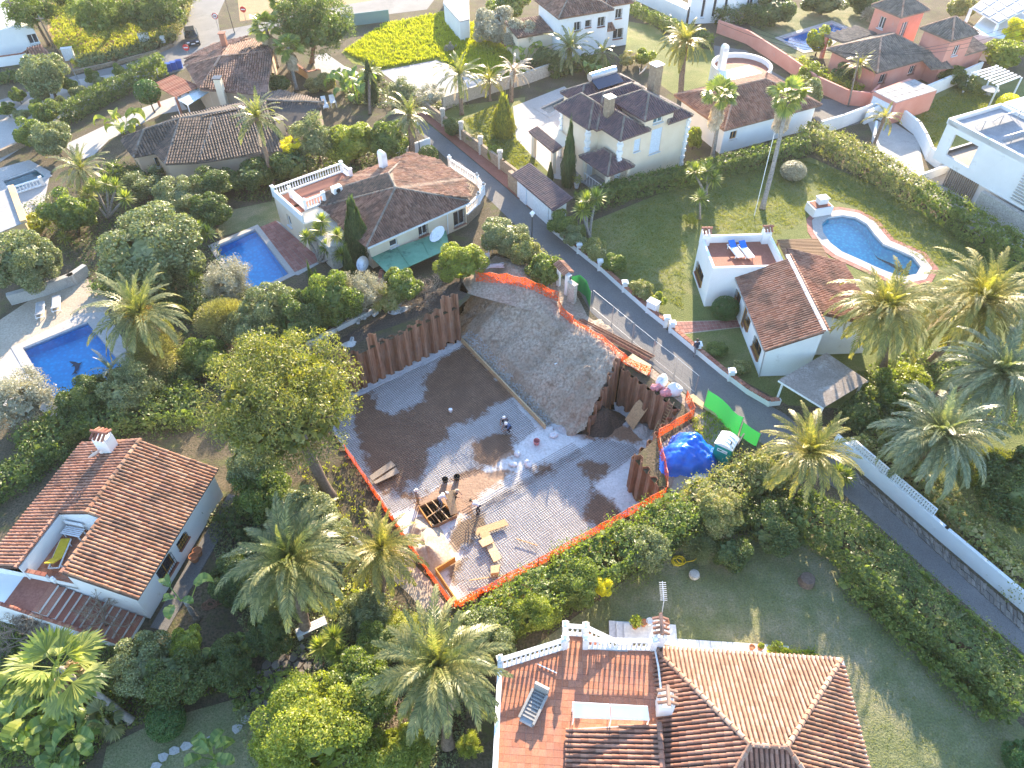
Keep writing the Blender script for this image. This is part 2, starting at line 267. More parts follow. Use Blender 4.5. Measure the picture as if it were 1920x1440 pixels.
# ---------------------------------------------------------------- objects
def tag(o,label=None,cat=None,group=None,kind=None):
    if label:o['label']=label
    if cat:o['category']=cat; o['kind']='thing'
    if group:o['group']=group
    if kind:o['kind']=kind
    return o
ORG={}
def thing(name,label,cat,loc=(0,0,0),group=None):
    o=bpy.data.objects.new(name,None); COL.objects.link(o); o.location=loc; o.empty_display_size=.3
    ORG[o]=Vector(loc)
    return tag(o,label,cat,group)
def link(name,me,parent=None):
    o=bpy.data.objects.new(name,me); COL.objects.link(o)
    if parent:o.parent=parent
    return o
class M:
    """collects faces in world coordinates; build() makes ONE mesh object"""
    def __init__(s):s.v=[]; s.f=[]; s.mi=[]; s.cur=0
    def add(s,vs,fs):
        b=len(s.v); s.v.extend(Vector(v) for v in vs); s.f.extend(tuple(i+b for i in f) for f in fs); s.mi.extend([s.cur]*len(fs)); return s
    def hexa(s,b,t):
        n=len(b); return s.add(list(b)+list(t),[tuple(range(n))[::-1],tuple(range(n,2*n))]+[(i,(i+1)%n,n+(i+1)%n,n+i) for i in range(n)])
    def box(s,c,size,rz=0,rx=0,ry=0):
        x,y,z=(k/2 for k in size); m=Matrix.Translation(c)@Matrix.Rotation(rz,4,'Z')@Matrix.Rotation(ry,4,'Y')@Matrix.Rotation(rx,4,'X')
        p=[m@Vector(q) for q in ((-x,-y,-z),(x,-y,-z),(x,y,-z),(-x,y,-z),(-x,-y,z),(x,-y,z),(x,y,z),(-x,y,z))]
        return s.hexa(p[:4],p[4:])
    def bar(s,a,b,w,h,up=Vector((0,0,1))):
        a=Vector(a); b=Vector(b); d=(b-a).normalized(); sd_=d.cross(up)
        if sd_.length<1e-4:sd_=d.cross(Vector((1,0,0)))
        sd_.normalize(); u=sd_.cross(d).normalized(); sw=sd_*(w/2); uh=u*(h/2)
        return s.hexa([a-sw-uh,a+sw-uh,a+sw+uh,a-sw+uh],[b-sw-uh,b+sw-uh,b+sw+uh,b-sw+uh])
    def prism(s,poly,z0,z1):
        poly=[Vector((p[0],p[1],0)) for p in poly]
        if sum(poly[i].x*poly[(i+1)%len(poly)].y-poly[(i+1)%len(poly)].x*poly[i].y for i in range(len(poly)))<0:poly=poly[::-1]
        return s.hexa([Vector((p.x,p.y,z0)) for p in poly],[Vector((p.x,p.y,z1)) for p in poly])
    def slab(s,poly,t):
        """thick sheet from a 3D polygon, t metres downwards"""
        top=[Vector(p) for p in poly]; return s.hexa([p-Vector((0,0,t)) for p in top],top)
    def tube(s,pts,r,n=6,cap=True):
        pts=[Vector(p) for p in pts]; rs=r if isinstance(r,(list,tuple)) else [r]*len(pts); rings=[]
        for i,p in enumerate(pts):
            d=(pts[min(i+1,len(pts)-1)]-pts[max(i-1,0)]).normalized(); a=d.cross(Vector((0,0,1)))
            if a.length<.05:a=d.cross(Vector((1,0,0)))
            a.normalize(); b=d.cross(a)
            rings.append([p+(a*math.cos(2*math.pi*k/n)+b*math.sin(2*math.pi*k/n))*rs[i] for k in range(n)])
        fs=[(i*n+k,i*n+(k+1)%n,(i+1)*n+(k+1)%n,(i+1)*n+k) for i in range(len(pts)-1) for k in range(n)]
        if cap:fs+=[tuple(range(n))[::-1],tuple((len(pts)-1)*n+k for k in range(n))]
        return s.add([v for r_ in rings for v in r_],fs)
    def lathe(s,c,prof,n=10,rz=0):
        c=Vector(c); vs=[]; fs=[]
        for (r,z) in prof:vs+=[c+Vector((r*math.cos(2*math.pi*k/n+rz),r*math.sin(2*math.pi*k/n+rz),z)) for k in range(n)]
        for i in range(len(prof)-1):fs+=[(i*n+k,i*n+(k+1)%n,(i+1)*n+(k+1)%n,(i+1)*n+k) for k in range(n)]
        fs+=[tuple(range(n))[::-1],tuple((len(prof)-1)*n+k for k in range(n))]
        return s.add(vs,fs)
    def mesh(s,name,mats,org=Vector((0,0,0)),smooth=False):
        me=bpy.data.meshes.new(name); me.from_pydata([tuple(v-org) for v in s.v],[],s.f)
        for m in (mats if isinstance(mats,(list,tuple)) else [mats]):me.materials.append(MAT[m])
        if any(s.mi):me.polygons.foreach_set('material_index',s.mi)
        if smooth:me.polygons.foreach_set('use_smooth',[True]*len(s.f))
        me.update(); return me
    def build(s,name,mats,parent=None,smooth=False,org=None):
        if not s.f:return None
        root=parent
        while root is not None and root.parent is not None:root=root.parent
        og=ORG.get(root,Vector((0,0,0))) if root is not None else (org or Vector((0,0,0)))
        o=link(name,s.mesh(name,mats,og,smooth),parent)
        if root is None and org is not None:o.location=org
        return o
def single(name,mb,mat,label,cat,group=None,smooth=False):
    """a thing that is one mesh; its origin at the middle of its base"""
    xs=[v.x for v in mb.v]; ys=[v.y for v in mb.v]; zs=[v.z for v in mb.v]
    return tag(mb.build(name,mat,None,smooth,Vector(((min(xs)+max(xs))/2,(min(ys)+max(ys))/2,min(zs)))),label,cat,group)
def area2(p):return sum(p[i][0]*p[(i+1)%len(p)][1]-p[(i+1)%len(p)][0]*p[i][1] for i in range(len(p)))/2
def ccw(p):return list(p) if area2(p)>0 else list(p)[::-1]
def inpoly(x,y,p):
    c=False; n=len(p); j=n-1
    for i in range(n):
        if (p[i][1]>y)!=(p[j][1]>y) and x<(p[j][0]-p[i][0])*(y-p[i][1])/(p[j][1]-p[i][1])+p[i][0]:c=not c
        j=i
    return c
def offset(poly,d):
    """grow a polygon (counter-clockwise) outwards by d"""
    p=[Vector((q[0],q[1])) for q in ccw(poly)]; n=len(p); out=[]
    for i in range(n):
        a=(p[i]-p[i-1]).normalized(); b=(p[(i+1)%n]-p[i]).normalized(); na=Vector((a.y,-a.x)); nb=Vector((b.y,-b.x)); m=(na+nb)
        m=m/max(.5,m.length_squared/2) if m.length>.1 else na
        out.append(p[i]+m*d)
    return out
def rounded(poly,it=2):
    p=[Vector(q[:2]) for q in poly]
    for _ in range(it):p=[q for i in range(len(p)) for q in (p[i]*.75+p[(i+1)%len(p)]*.25,p[i]*.25+p[(i+1)%len(p)]*.75)]
    return p
def ragged(poly,amp=.25,step=.8,seed=1):
    r=random.Random(seed); out=[]
    for i in range(len(poly)):
        a=Vector(poly[i][:2]); b=Vector(poly[(i+1)%len(poly)][:2]); n=max(1,int((b-a).length/step))
        for k in range(n):out.append(a.lerp(b,k/n)+Vector((r.uniform(-amp,amp),r.uniform(-amp,amp))))
    return out
def sheet(name,outer,z,mat,holes=(),kind='structure',parent=None):
    bm=bmesh.new()
    for loop in [outer]+list(holes):
        vs_=[bm.verts.new((p[0],p[1],z)) for p in loop]
        for i in range(len(vs_)):bm.edges.new((vs_[i],vs_[(i+1)%len(vs_)]))
    bmesh.ops.triangle_fill(bm,use_beauty=True,use_dissolve=False,edges=bm.edges[:])
    for f in bm.faces:
        if f.normal.z<0:f.normal_flip()
    me=bpy.data.meshes.new(name); bm.to_mesh(me); bm.free(); me.materials.append(MAT[mat])
    o=link(name,me,parent)
    if kind:o['kind']=kind
    return o
# ================================================================ THE SETTING: ground, pools, roads, lawns
XY=lambda pts:[(p.x,p.y) for p in WL(pts)]
ZF=-3.8
# ---- the pit
PA,PB,PC,PD,PE=Vector((-16.2,39.0)),Vector((-4.4,47.6)),Vector((-3.45,20.5)),Vector((10.0,28.35)),Vector((8.3,31.4))
PK=Vector((2.55,37.35))
PR1,PR2,PR3=Vector((10.1,33.2)),Vector((12.2,35.8)),Vector((8.44,40.3))
MU=(PK-PB).normalized(); MN=Vector((-MU.y,MU.x))
if MN.x<0:MN=-MN
pit_rim=[PA,PC,PD,PE,PR1,PR2,PR3,PB+MN*5.0+MU*4,PB+MN*4.6+MU*.5,Vector((-3.4,49.2)),PB]
# ---- pools
holes=[ccw([tuple(p[:2]) for p in pit_rim])]
POOLS=[]
def pool(label,poly,wmat,bmat,depth=1.5,coping=.45,cmat='patio',ztop=.05,cat='swimming pool',wz=-.14):
    poly=ccw([tuple(p[:2]) for p in poly]); holes.append(poly); POOLS.append((label,poly,wmat,bmat,depth,coping,cmat,ztop,cat,wz)); return poly
pool_left=pool('large bright blue swimming pool with a dolphin mosaic beside two grey loungers',XY([(43,653),(163,603),(243,702),(110,765)]),'pool_water','blue_basin',coping=.7)
pool_mid=pool('rectangular deep blue swimming pool below the hipped roof villa with balustrades',XY([(403,462),(478,430),(542,514),(462,552)]),'pool_water','blue_basin',coping=.5)
kid=[(1541,418),(1552,408),(1580,404),(1604,408),(1625,420),(1640,440),(1656,458),(1686,470),(1712,482),(1726,500),(1718,514),(1692,519),(1664,510),(1640,500),(1612,487),(1578,472),(1556,455),(1543,436)]
pool_kid=pool('kidney shaped light blue swimming pool on the lawn with a white barbecue',XY(kid),'pool_water','azure_basin',coping=.9,cmat='patio')
pool_pink=pool('blue swimming pool in the shaded garden of the pink house',XY([(1464,72),(1560,43),(1590,55),(1556,80),(1542,90),(1508,96),(1494,89)]),'pool_water','blue_basin',coping=.6)
pool_villa=pool('dark drained looking swimming pool on the pale terrace of the two storey villa',XY([(1012,203),(1064,178),(1080,184),(1030,214)]),'teal_water','pale_basin',coping=.6)
pool_teal=pool('small teal swimming pool at the left edge beside an orange wall',XY([(5,338),(66,316),(86,331),(20,360)]),'teal_water','teal_basin',coping=.5)
ground=sheet('ground',[(-420,-360),(420,-360),(420,480),(-420,480)],0,'soil',holes)
for (label,poly,wmat,bmat,depth,cop,cmat,ztop,cat,wz) in POOLS:
    c=Vector((sum(p[0] for p in poly)/len(poly),sum(p[1] for p in poly)/len(poly),0))
    t=thing('swimming_pool',label,cat,c)
    m=M(); n=len(poly)
    for i in range(n):
        a,b=poly[i],poly[(i+1)%n]; m.add([(a[0],a[1],.04),(b[0],b[1],.04),(b[0],b[1],-depth),(a[0],a[1],-depth)],[(0,1,2,3)])
    lv=max(((Vector(poly[i])-Vector(poly[j])) for i in range(n) for j in range(i)),key=lambda q:q.length); ln_=lv.length; lv=lv/ln_; dz=lambda p:-depth+.75*max(-1,min(1,(Vector(p)-Vector(c[:2])).dot(lv)/ln_*2))*(.6 if 'dolphin' in label else 1)
    m.add([(p[0],p[1],dz(p)) for p in poly],[tuple(range(n))]); m.build('basin',bmat,t); hi=max(poly,key=lambda p:dz(p))
    m=M()
    for i in range(n):a,b=Vector(poly[i]),Vector(poly[(i+1)%n]); nn=Vector((-(b-a).y,(b-a).x)).normalized()*.012; m.add([(a.x+nn.x,a.y+nn.y,.03),(b.x+nn.x,b.y+nn.y,.03),(b.x+nn.x,b.y+nn.y,-.3),(a.x+nn.x,a.y+nn.y,-.3)],[(0,1,2,3)])
    m.build('waterline_tiles','marble',t)
    m=M(); m.add([(p[0],p[1],wz) for p in poly],[tuple(range(n))]); m.build('water',wmat,t)
    out=offset(poly,cop); m=M()
    for i in range(n):
        j=(i+1)%n; a,b,c2,d=poly[i],poly[j],out[j],out[i]
        m.add([(a[0],a[1],ztop),(b[0],b[1],ztop),(c2[0],c2[1],ztop),(d[0],d[1],ztop),(c2[0],c2[1],-.05),(d[0],d[1],-.05),(a[0],a[1],-.1),(b[0],b[1],-.1)],[(0,3,2,1),(3,5,4,2),(0,1,7,6)])
    m.build('coping',cmat,t)
    if 'dolphin' in label:
        pc=W(142,690,-depth); pts=[(-.75,.1),(-.45,.28),(-.1,.36),(.05,.62),(.18,.34),(.5,.1),(.72,-.25),(1.0,-.3),(.8,-.42),(.78,-.7),(.62,-.42),(.3,-.12),(0,.02),(-.15,-.22),(-.22,.02),(-.5,0),(-.85,-.02)]
        a=R(-40); m=M(); m.add([(pc.x+x*math.cos(a)-y*math.sin(a),pc.y+x*math.sin(a)+y*math.cos(a),dz((pc.x,pc.y))+.12) for x,y in pts],[tuple(range(len(pts)))]); m.build('dolphin_mosaic','navy_cloth',t)
    if 'kidney' in label:
        o1=offset(poly,cop+.03); o2=offset(poly,cop+.5); per=[]
        for i in range(n):
            j=(i+1)%n; k=max(1,int((Vector(o2[j])-Vector(o2[i])).length/.5))
            for q in range(k):
                per.append((Vector(o1[i]).lerp(Vector(o1[j]),q/k),Vector(o1[i]).lerp(Vector(o1[j]),(q+.96)/k),Vector(o2[i]).lerp(Vector(o2[j]),(q+.96)/k),Vector(o2[i]).lerp(Vector(o2[j]),q/k)))
        for q in per:
            m=M(); m.hexa([Vector((p.x,p.y,.0)) for p in q],[Vector((p.x,p.y,.045)) for p in q]); m.build('paver','paver',t)
# ---- roads
LANE_L=[(760,225),(800,262),(905,362),(1000,455),(1072,522),(1108,585),(1190,662),(1290,742),(1400,815),(1480,860),(1580,925),(1700,1035),(1800,1125),(1925,1230)]
LANE_R=[(790,222),(850,270),(940,345),(1030,425),(1100,487),(1170,547),(1240,610),(1320,678),(1400,738),(1470,775),(1560,850),(1640,925),(1760,1030),(1925,1165)]
lane=sheet('lane_road',XY(LANE_L+LANE_R[::-1]),.012,'asphalt')
street=sheet('street',XY([(372,-40),(352,40),(318,92),(230,122),(140,142),(60,170),(-60,205),(-60,320),(0,283),(120,225),(205,175),(300,145),(345,130),(400,88),(445,72),(520,50),(640,38),(800,18),(830,-20),(640,10),(480,45),(412,58),(408,30),(440,-40)]),.016,'street_dust')
sheet('driveway',XY([(120,272),(260,205),(330,180),(352,205),(300,215),(205,262),(175,292),(150,300)]),.014,'patio')
sheet('front_yard',XY([(-40,262),(55,185),(140,150),(255,133),(215,165),(130,205),(60,265),(-40,330)]),.02,'patio')
sheet('pavement',XY([(772,205),(815,218),(905,290),(1035,392),(1062,405),(1034,428),(940,345),(850,270)]),.10,'red_paving')
sheet('parking_pad',XY([(712,133),(818,113),(905,150),(915,180),(860,190),(770,178)]),.014,'cement_pad')
sheet('side_lane',XY([(1338,85),(1400,95),(1450,135),(1540,185),(1600,190),(1625,207),(1610,232),(1560,245),(1500,205),(1395,130),(1340,105)]),.012,'asphalt')
sheet('cobbled_driveway',XY([(582,105),(612,100),(668,140),(655,150),(600,150)]),.012,'cement_pad')
# ---- lawns
kidout=offset(pool_kid,.4)
sheet('lawn',XY([(1050,432),(1110,415),(1330,325),(1520,295),(1720,385),(1925,510),(1925,770),(1640,770),(1478,760),(1350,690),(1260,605),(1150,518)]),.006,'lawn_grass',[kidout])
sheet('lawn',XY([(985,1225),(1262,1022),(1480,985),(1600,1040),(1680,1110),(1800,1240),(1925,1370),(1925,1700),(930,1700)]),.006,'shade_lawn')
sheet('lawn',XY([(1650,800),(1925,790),(1925,1080),(1760,930)]),.008,'lawn_grass')
sheet('meadow',XY([(640,98),(720,45),(850,20),(930,72),(1000,140),(908,148),(818,112),(712,132),(660,118)]),.01,'fresh_grass')
sheet('lawn',XY([(795,235),(850,200),(985,182),(975,245),(1035,330),(1000,345),(905,285)]),.008,'lawn_grass')
sheet('lawn',XY([(1176,40),(1225,48),(1262,80),(1340,95),(1395,132),(1300,205),(1240,160),(1205,100),(1172,98)]),.008,'lawn_grass')
sheet('lawn',XY([(1680,215),(1832,138),(1925,150),(1925,330),(1800,330),(1730,270)]),.008,'lawn_grass')
sheet('lawn',XY([(1400,40),(1460,15),(1660,12),(1660,55),(1590,110),(1500,110),(1430,90)]),.008,'shade_lawn',[offset(pool_pink,.2)])
sheet('dry_field',XY([(85,-60),(90,60),(130,135),(290,90),(350,10),(375,-60)]),.008,'tan_mud')
sheet('dry_field',XY([(440,-60),(450,40),(560,25),(840,-20),(840,-60)]),.008,'tan_mud')
sheet('lawn',XY([(405,400),(520,375),(540,420),(480,425),(410,445)]),.008,'shade_lawn')
sheet('lawn',XY([(0,655),(22,640),(60,690),(20,720),(0,720)]),.01,'fresh_grass')
sheet('lawn',XY([(200,1400),(300,1350),(480,1300),(600,1230),(520,1500),(180,1500)]),.01,'shade_lawn')
# ---- patios and paths
sheet('terrace_paving',XY([(962,200),(1058,162),(1105,200),(1102,345),(1040,335),(968,262)]),.02,'patio',[offset(pool_villa,.1)])
sheet('terrace_paving',XY([(-20,700),(25,650),(150,588),(200,585),(262,690),(235,720),(110,790),(60,760),(-20,780)]),.02,'patio',[offset(pool_left,.05)])
sheet('terrace_paving',XY([(-10,318),(55,300),(95,322),(80,395),(30,420),(-10,372)]),.02,'patio',[offset(pool_teal,.1)])
sheet('sand_yard',XY([(0,600),(60,560),(160,520),(215,560),(195,590),(20,655),(0,690)]),.012,'sand')
sheet('garage_ramp',XY([(1625,225),(1680,232),(1722,260),(1735,330),(1680,330),(1650,300),(1640,262)]),.014,'concrete')
sheet('forecourt',XY([(1715,345),(1780,320),(1925,420),(1925,480),(1830,440)]),.02,'patio')
t=tag(sheet('garden_path',XY([(1258,603),(1385,600),(1390,614),(1270,628)]),.012,'sand'),kind='structure')
a,b,c_,d_=WL([(1260,604),(1384,601),(1388,613),(1272,626)])
for i in range(17):
    for j in range(3):
        f=lambda u,v:a.lerp(b,u).lerp(d_.lerp(c_,u),v)
        q=[f((i+.04)/17,(j+.06)/3),f((i+.96)/17,(j+.06)/3),f((i+.96)/17,(j+.94)/3),f((i+.04)/17,(j+.94)/3)]
        m=M(); m.hexa([Vector((p.x,p.y,.0)) for p in q][::-1],[Vector((p.x,p.y,.035)) for p in q][::-1]); m.build('brick','paver',t)
t=sheet('pool_terrace',XY([(482,428),(518,414),(556,430),(606,490),(560,516),(545,516)]),.014,'patio')
a,b,c_,d_=WL([(486,427),(517,414),(604,488),(549,512)])
for i in range(6):
    for j in range(16):
        f=lambda u,v:a.lerp(b,u).lerp(d_.lerp(c_,u),v)
        q=[f((i+.03)/6,(j+.03)/16),f((i+.97)/6,(j+.03)/16),f((i+.97)/6,(j+.97)/16),f((i+.03)/6,(j+.97)/16)]
        m=M(); m.hexa([Vector((p.x,p.y,.0)) for p in q][::-1],[Vector((p.x,p.y,.04)) for p in q][::-1]); m.build('tile','paver',t)
t=sheet('flagstone_path',ragged(XY([(455,1290),(520,1215),(590,1205),(610,1245),(520,1320),(470,1340)]),.15,.6),.012,'dark_soil')
fp=ccw(XY([(458,1290),(522,1218),(588,1208),(606,1244),(520,1315),(472,1335)])); k=0; pts=[]
x0,x1=min(p[0] for p in fp),max(p[0] for p in fp); y0,y1=min(p[1] for p in fp),max(p[1] for p in fp)
y=y0
while y<y1:
    x=x0+(k%2)*.3; k+=1
    while x<x1:
        cx,cy=x+rnd.uniform(-.06,.06),y+rnd.uniform(-.06,.06)
        if inpoly(cx,cy,fp):
            n=rnd.choice((5,6)); ph=rnd.random()*6; m=M(); m.prism([(cx+.27*rnd.uniform(.8,1.12)*math.cos(ph+6.283*q/n),cy+.27*rnd.uniform(.8,1.12)*math.sin(ph+6.283*q/n)) for q in range(n)],0,.04+rnd.random()*.02); m.build('flagstone','flagstone',t)
        x+=.58
    y+=.5
for i,(px,py) in enumerate([(292,1438),(306,1420),(326,1408),(349,1400),(371,1392),(395,1388),(444,1366),(460,1350)]):
    c=W(px,py); n=6; ph=rnd.random()*6; m=M(); m.prism([(c.x+.3*rnd.uniform(.75,1.15)*math.cos(ph+6.283*q/n),c.y+.26*rnd.uniform(.75,1.15)*math.sin(ph+6.283*q/n)) for q in range(n)],0,.05)
    single('stepping_stone',m,'concrete',['pale stepping stone at the bottom edge of the shaded garden path, first of the row','second pale stepping stone from the bottom edge of the shaded lawn','third pale stepping stone from the bottom edge, squarish','fourth stepping stone up from the bottom edge of the shaded lawn','fifth stepping stone in the row across the shaded lawn','sixth stepping stone, beside the broad leaved plant at the bottom','seventh stepping stone, just past the broad leaved plant','last stepping stone of the row, under the lime green tree'][i],'stone','stepping stones across the shaded lawn')
# ---- pit floor, mud, mound
floor_poly=[PA,PC,PD,PE,PR1,PR2,PR3+Vector((.3,-.2)),Vector((6,36.5)),PK,PB]
def FL(pts):return [(p.x,p.y) for p in WL(pts,ZF)]
MUD=[[(660,748),(700,732),(705,770),(745,778),(795,748),(802,700),(830,672),(872,645),(965,742),(925,760),(880,790),(840,800),(835,830),(800,835),(800,870),(788,895),(760,905),(750,925),(720,925),(690,880),(670,800)],[(890,830),(910,815),(955,812),(965,838),(950,862),(925,872),(895,870),(885,850)],[(1088,872),(1103,864),(1142,870),(1130,894),(1105,898)],[(1099,960),(1109,915),(1133,926),(1169,966),(1129,994),(1103,979)],
 [(760,925),(800,925),(850,895),(880,880),(935,885),(940,905),(890,935),(880,965),(840,975),(790,965)],[(1165,796),(1225,812),(1205,840),(1165,825),(1100,822),(1090,806)],[(905,900),(945,880),(960,890),(930,915)],[(1000,880),(1030,872),(1040,885),(1015,895)]]
TAN=[[(851,997),(870,975),(907,965),(912,985),(892,997),(895,1020),(872,1016),(849,1047),(836,1028)],[(770,990),(810,1000),(835,1060),(800,1070)],[(840,1060),(870,1050),(850,1100)]]
def sdist(x,y,poly):
    d=1e9
    for i in range(len(poly)):
        ax,ay=poly[i]; bx,by=poly[(i+1)%len(poly)]; ex,ey=bx-ax,by-ay; t_=max(0,min(1,((x-ax)*ex+(y-ay)*ey)/(ex*ex+ey*ey))); d=min(d,math.hypot(x-ax-ex*t_,y-ay-ey*t_))
    return d if inpoly(x,y,poly) else -d
fp2=[tuple(p) for p in floor_poly]; mpl=[FL(q) for q in MUD]; tpl=[FL(q) for q in TAN]; fv=[]; ff=[]; fi={}; am=[]; at=[]; gq=.42
for i in range(int((12.6+17)/gq)):
    for j in range(int((49-20)/gq)):
        x,y=-17+i*gq,20+j*gq
        if sdist(x+gq/2,y+gq/2,fp2)>-.25:
            q=[]
            for a_,b_ in ((i,j),(i+1,j),(i+1,j+1),(i,j+1)):
                if (a_,b_) not in fi:
                    X,Y=-17+a_*gq,20+b_*gq; fi[(a_,b_)]=len(fv); fv.append((X,Y,ZF+.012*math.sin(X*2.1)*math.cos(Y*1.7))); am.append(.55*max(0,min(1,.5+max(sdist(X,Y,q_) for q_ in mpl)/1.8))); at.append(.55*max(0,min(1,.5+max(sdist(X,Y,q_) for q_ in tpl)/1.8)))
                q.append(fi[(a_,b_)])
            ff.append(tuple(q))
m=M(); m.add(fv,ff); flo=tag(m.build('pit_floor','slab_floor',None,True),kind='structure')
for nm,dat in (('mud',am),('tan',at)):flo.data.attributes.new(nm,'FLOAT','POINT').data.foreach_set('value',dat)
def fbm(x,y,s=1.0):
    return sum(math.sin(x*f*s+1.7*i)*math.cos(y*f*s*1.1-.9*i+math.sin(x*f*.7))/(i+1.2) for i,f in enumerate((.55,1.2,2.5,4.7)))
def mound_z(x,y):
    p=Vector((x,y))-PB; s=p.dot(MN); u=p.dot(MU)
    z=-3.72+.80*s+.25*math.sin(u*.5)-max(0,u-8.5)*.22*max(0,1-s/7)
    top=.75+.35*math.sin(x*.8+1)-max(0,u-9)*.15
    if z>top-.5:z=top-.5+.5*math.tanh((z-top+.5)/.5)
    if s>6.4:z-=(s-6.4)*.45
    if u<1:z-=(1-u)*.12
    fz=1 if s<5.6 else .35
    z+=fz*.30*fbm(x,y)+fz*.16*fbm(x*1.9+3,y*2.1)+.08*fbm(x*3.7,y*3.9)-.10*abs(math.sin(u*1.9+.8*math.sin(s*.9)))**.6*(1 if 0.5<s<6 else .3)-.35*math.exp(-((x-1.2)**2+(y-50.2)**2)/1.2)
    return z
mpoly=[tuple(p) for p in (PB+Vector((-.05,-.05)),Vector((-5.2,49.2)),Vector((-3.8,52.2)),Vector((0,53.6)),Vector((3.5,52.2)),Vector((6.3,48.2)),Vector((8.9,43.9)),Vector((9.0,41.6)),Vector((8.1,40.6)),Vector((6.7,38.4)),Vector((5.55,36.7)),Vector((4.0,36.7)),PK)]
g=.13; x0,x1,y0,y1=-6,10,36,54; nx,ny=int((x1-x0)/g),int((y1-y0)/g); idx={}; m=M()
mv=[]; mf=[]
for i in range(nx):
    for j in range(ny):
        if inpoly(x0+(i+.5)*g,y0+(j+.5)*g,mpoly):
            q=[]
            for (a_,b_) in ((i,j),(i+1,j),(i+1,j+1),(i,j+1)):
                if (a_,b_) not in idx:
                    X,Y=x0+a_*g,y0+b_*g; idx[(a_,b_)]=len(mv); mv.append((X,Y,max(mound_z(X,Y),ZF-.1)))
                q.append(idx[(a_,b_)])
            mf.append(tuple(q))
m.add(mv,mf); tag(m.build('spoil_heap','dirt',None,True),kind='structure')
sheet('bare_earth',ragged(XY([(860,545),(870,520),(930,480),(1010,500),(1062,525),(1102,590),(1190,665),(1290,745),(1395,815),(1380,860),(1330,905),(1262,935),(1240,880),(1236,835),(1300,790),(1280,760),(1200,690),(1180,650),(1090,610)]),.1,1.5,11),.006,'dirt')
sheet('bare_earth',ragged(XY([(590,665),(700,600),(860,520),(880,548),(868,560),(700,625),(620,680)]),.1,1.2,12),.006,'dark_soil')
sheet('bare_earth',ragged(XY([(600,850),(645,850),(760,1030),(848,1150),(770,1160),(720,1120),(650,1010),(610,940)]),.15,1.2,13),.006,'soil')
sheet('bare_earth',ragged(XY([(735,1020),(760,1030),(848,1150),(800,1150),(740,1090)]),.15,1.2,14),.010,'sand')
def heap(name,c,rx,ry,h,mat,seed,rz=0,n=26,nr=7):
    r=random.Random(seed); ph=[r.uniform(0,6.28) for _ in range(6)]; m=M(); vs_=[Vector((c.x,c.y,c.z+h))]; fs=[]
    for i in range(1,nr+1):
        t_=i/nr
        for k in range(n):
            a=6.2832*k/n; rr=t_*(1+.16*math.sin(2*a+ph[0])+.10*math.sin(3*a+ph[1])+.06*math.sin(5*a+ph[2]))
            x,y=rx*rr*math.cos(a),ry*rr*math.sin(a); z=h*(.5+.5*math.cos(math.pi*t_))*(1+.18*math.sin(3*a+ph[3]+4*t_))+(.05*h*r.uniform(-1,1) if i<nr else -.05)
            vs_.append(Vector((c.x+x*math.cos(rz)-y*math.sin(rz),c.y+x*math.sin(rz)+y*math.cos(rz),c.z+z)))
    for k in range(n):fs.append((0,1+k,1+(k+1)%n))
    for i in range(nr-1):
        for k in range(n):fs.append((1+i*n+k,1+(i+1)*n+k,1+(i+1)*n+(k+1)%n,1+i*n+(k+1)%n))
    m.add(vs_,fs); return m
# ================================================================ THE PIT: sheet piles, reinforcement, boards
def pile_mesh(wd=.84,dp=.32,th=.03):
    prof=[(0,0),(.16,0),(.30,dp),(.54,dp),(.68,0),(wd,0)]
    m=M(); H_=5.2
    outer=[(x,y) for x,y in prof]; inner=[(x,y+th) for x,y in prof]
    n=len(prof); vs_=[(x,y,z) for z in (0,H_) for x,y in outer+inner]; fs=[]
    for i in range(n-1):
        fs+=[(i,i+1,2*n+i+1,2*n+i),(n+i,3*n+i,3*n+i+1,n+i+1),(2*n+i,2*n+i+1,3*n+i+1,3*n+i)]
    fs+=[(0,2*n,3*n,n),(n-1,2*n-1,4*n-1,3*n-1)]
    m.add(vs_,fs); return m.mesh('sheet_pile','rust')
PILE=pile_mesh()
def pile_wall(label,a,b,tops,flip=False):
    a,b=Vector(a[:2]),Vector(b[:2]); L=(b-a).length; n=max(1,round(L/.84)); ang=math.atan2((b-a).y,(b-a).x)
    t=thing('sheet_pile_wall',label,'pile wall',(a.x,a.y,ZF),'steel sheet pile walls of the pit')
    for i in range(n):
        o=link('sheet_pile',PILE,t); tp=tops(i/max(1,n-1),i)
        o.location=(math.cos(ang)*L*i/n,math.sin(ang)*L*i/n,tp-5.2-ZF); o.rotation_euler=(0,0,ang); o.scale=(L/n/.84,-1 if flip else 1,1)
    return t
hs=[-.1,.1,.15,-.35,1.35,.55,.3,1.5,.5,.35,.45,.6,.65,.9,1.0,1.9,1.7]
pile_wall('tall ragged rusty sheet pile wall along the back of the pit',PA,PB,lambda f,i:hs[min(i,len(hs)-1)]-.25+rnd.uniform(-.06,.06))
pile_wall('rusty sheet pile wall along the palm tree side of the pit',PC,PA,lambda f,i:.1+rnd.uniform(-.08,.1))
pile_wall('rusty sheet pile wall along the hedge side of the pit',PC,PD,lambda f,i:.12+rnd.uniform(-.1,.12)+(.4 if i%6==2 else 0),True)
pile_wall('short stepped row of rusty sheet piles near the blue tarpaulin',PE,PD,lambda f,i:.35-.1*i+(.2 if i==0 else 0))
pile_wall('rusty sheet pile wall behind the ladder and the leaning plywood',PR3,PR2,lambda f,i:.12+rnd.uniform(-.1,.15),True)
pile_wall('rusty sheet piles stepping down along the edge of the spoil heap',PR3+Vector((-.1,.1)),Vector((5.9,36.6)),lambda f,i:1.0-f*3.1,True)
pile_wall('rusty sheet piles in shadow below the orange netting corner',PR2,PR1,lambda f,i:.05+rnd.uniform(-.1,.1),True)
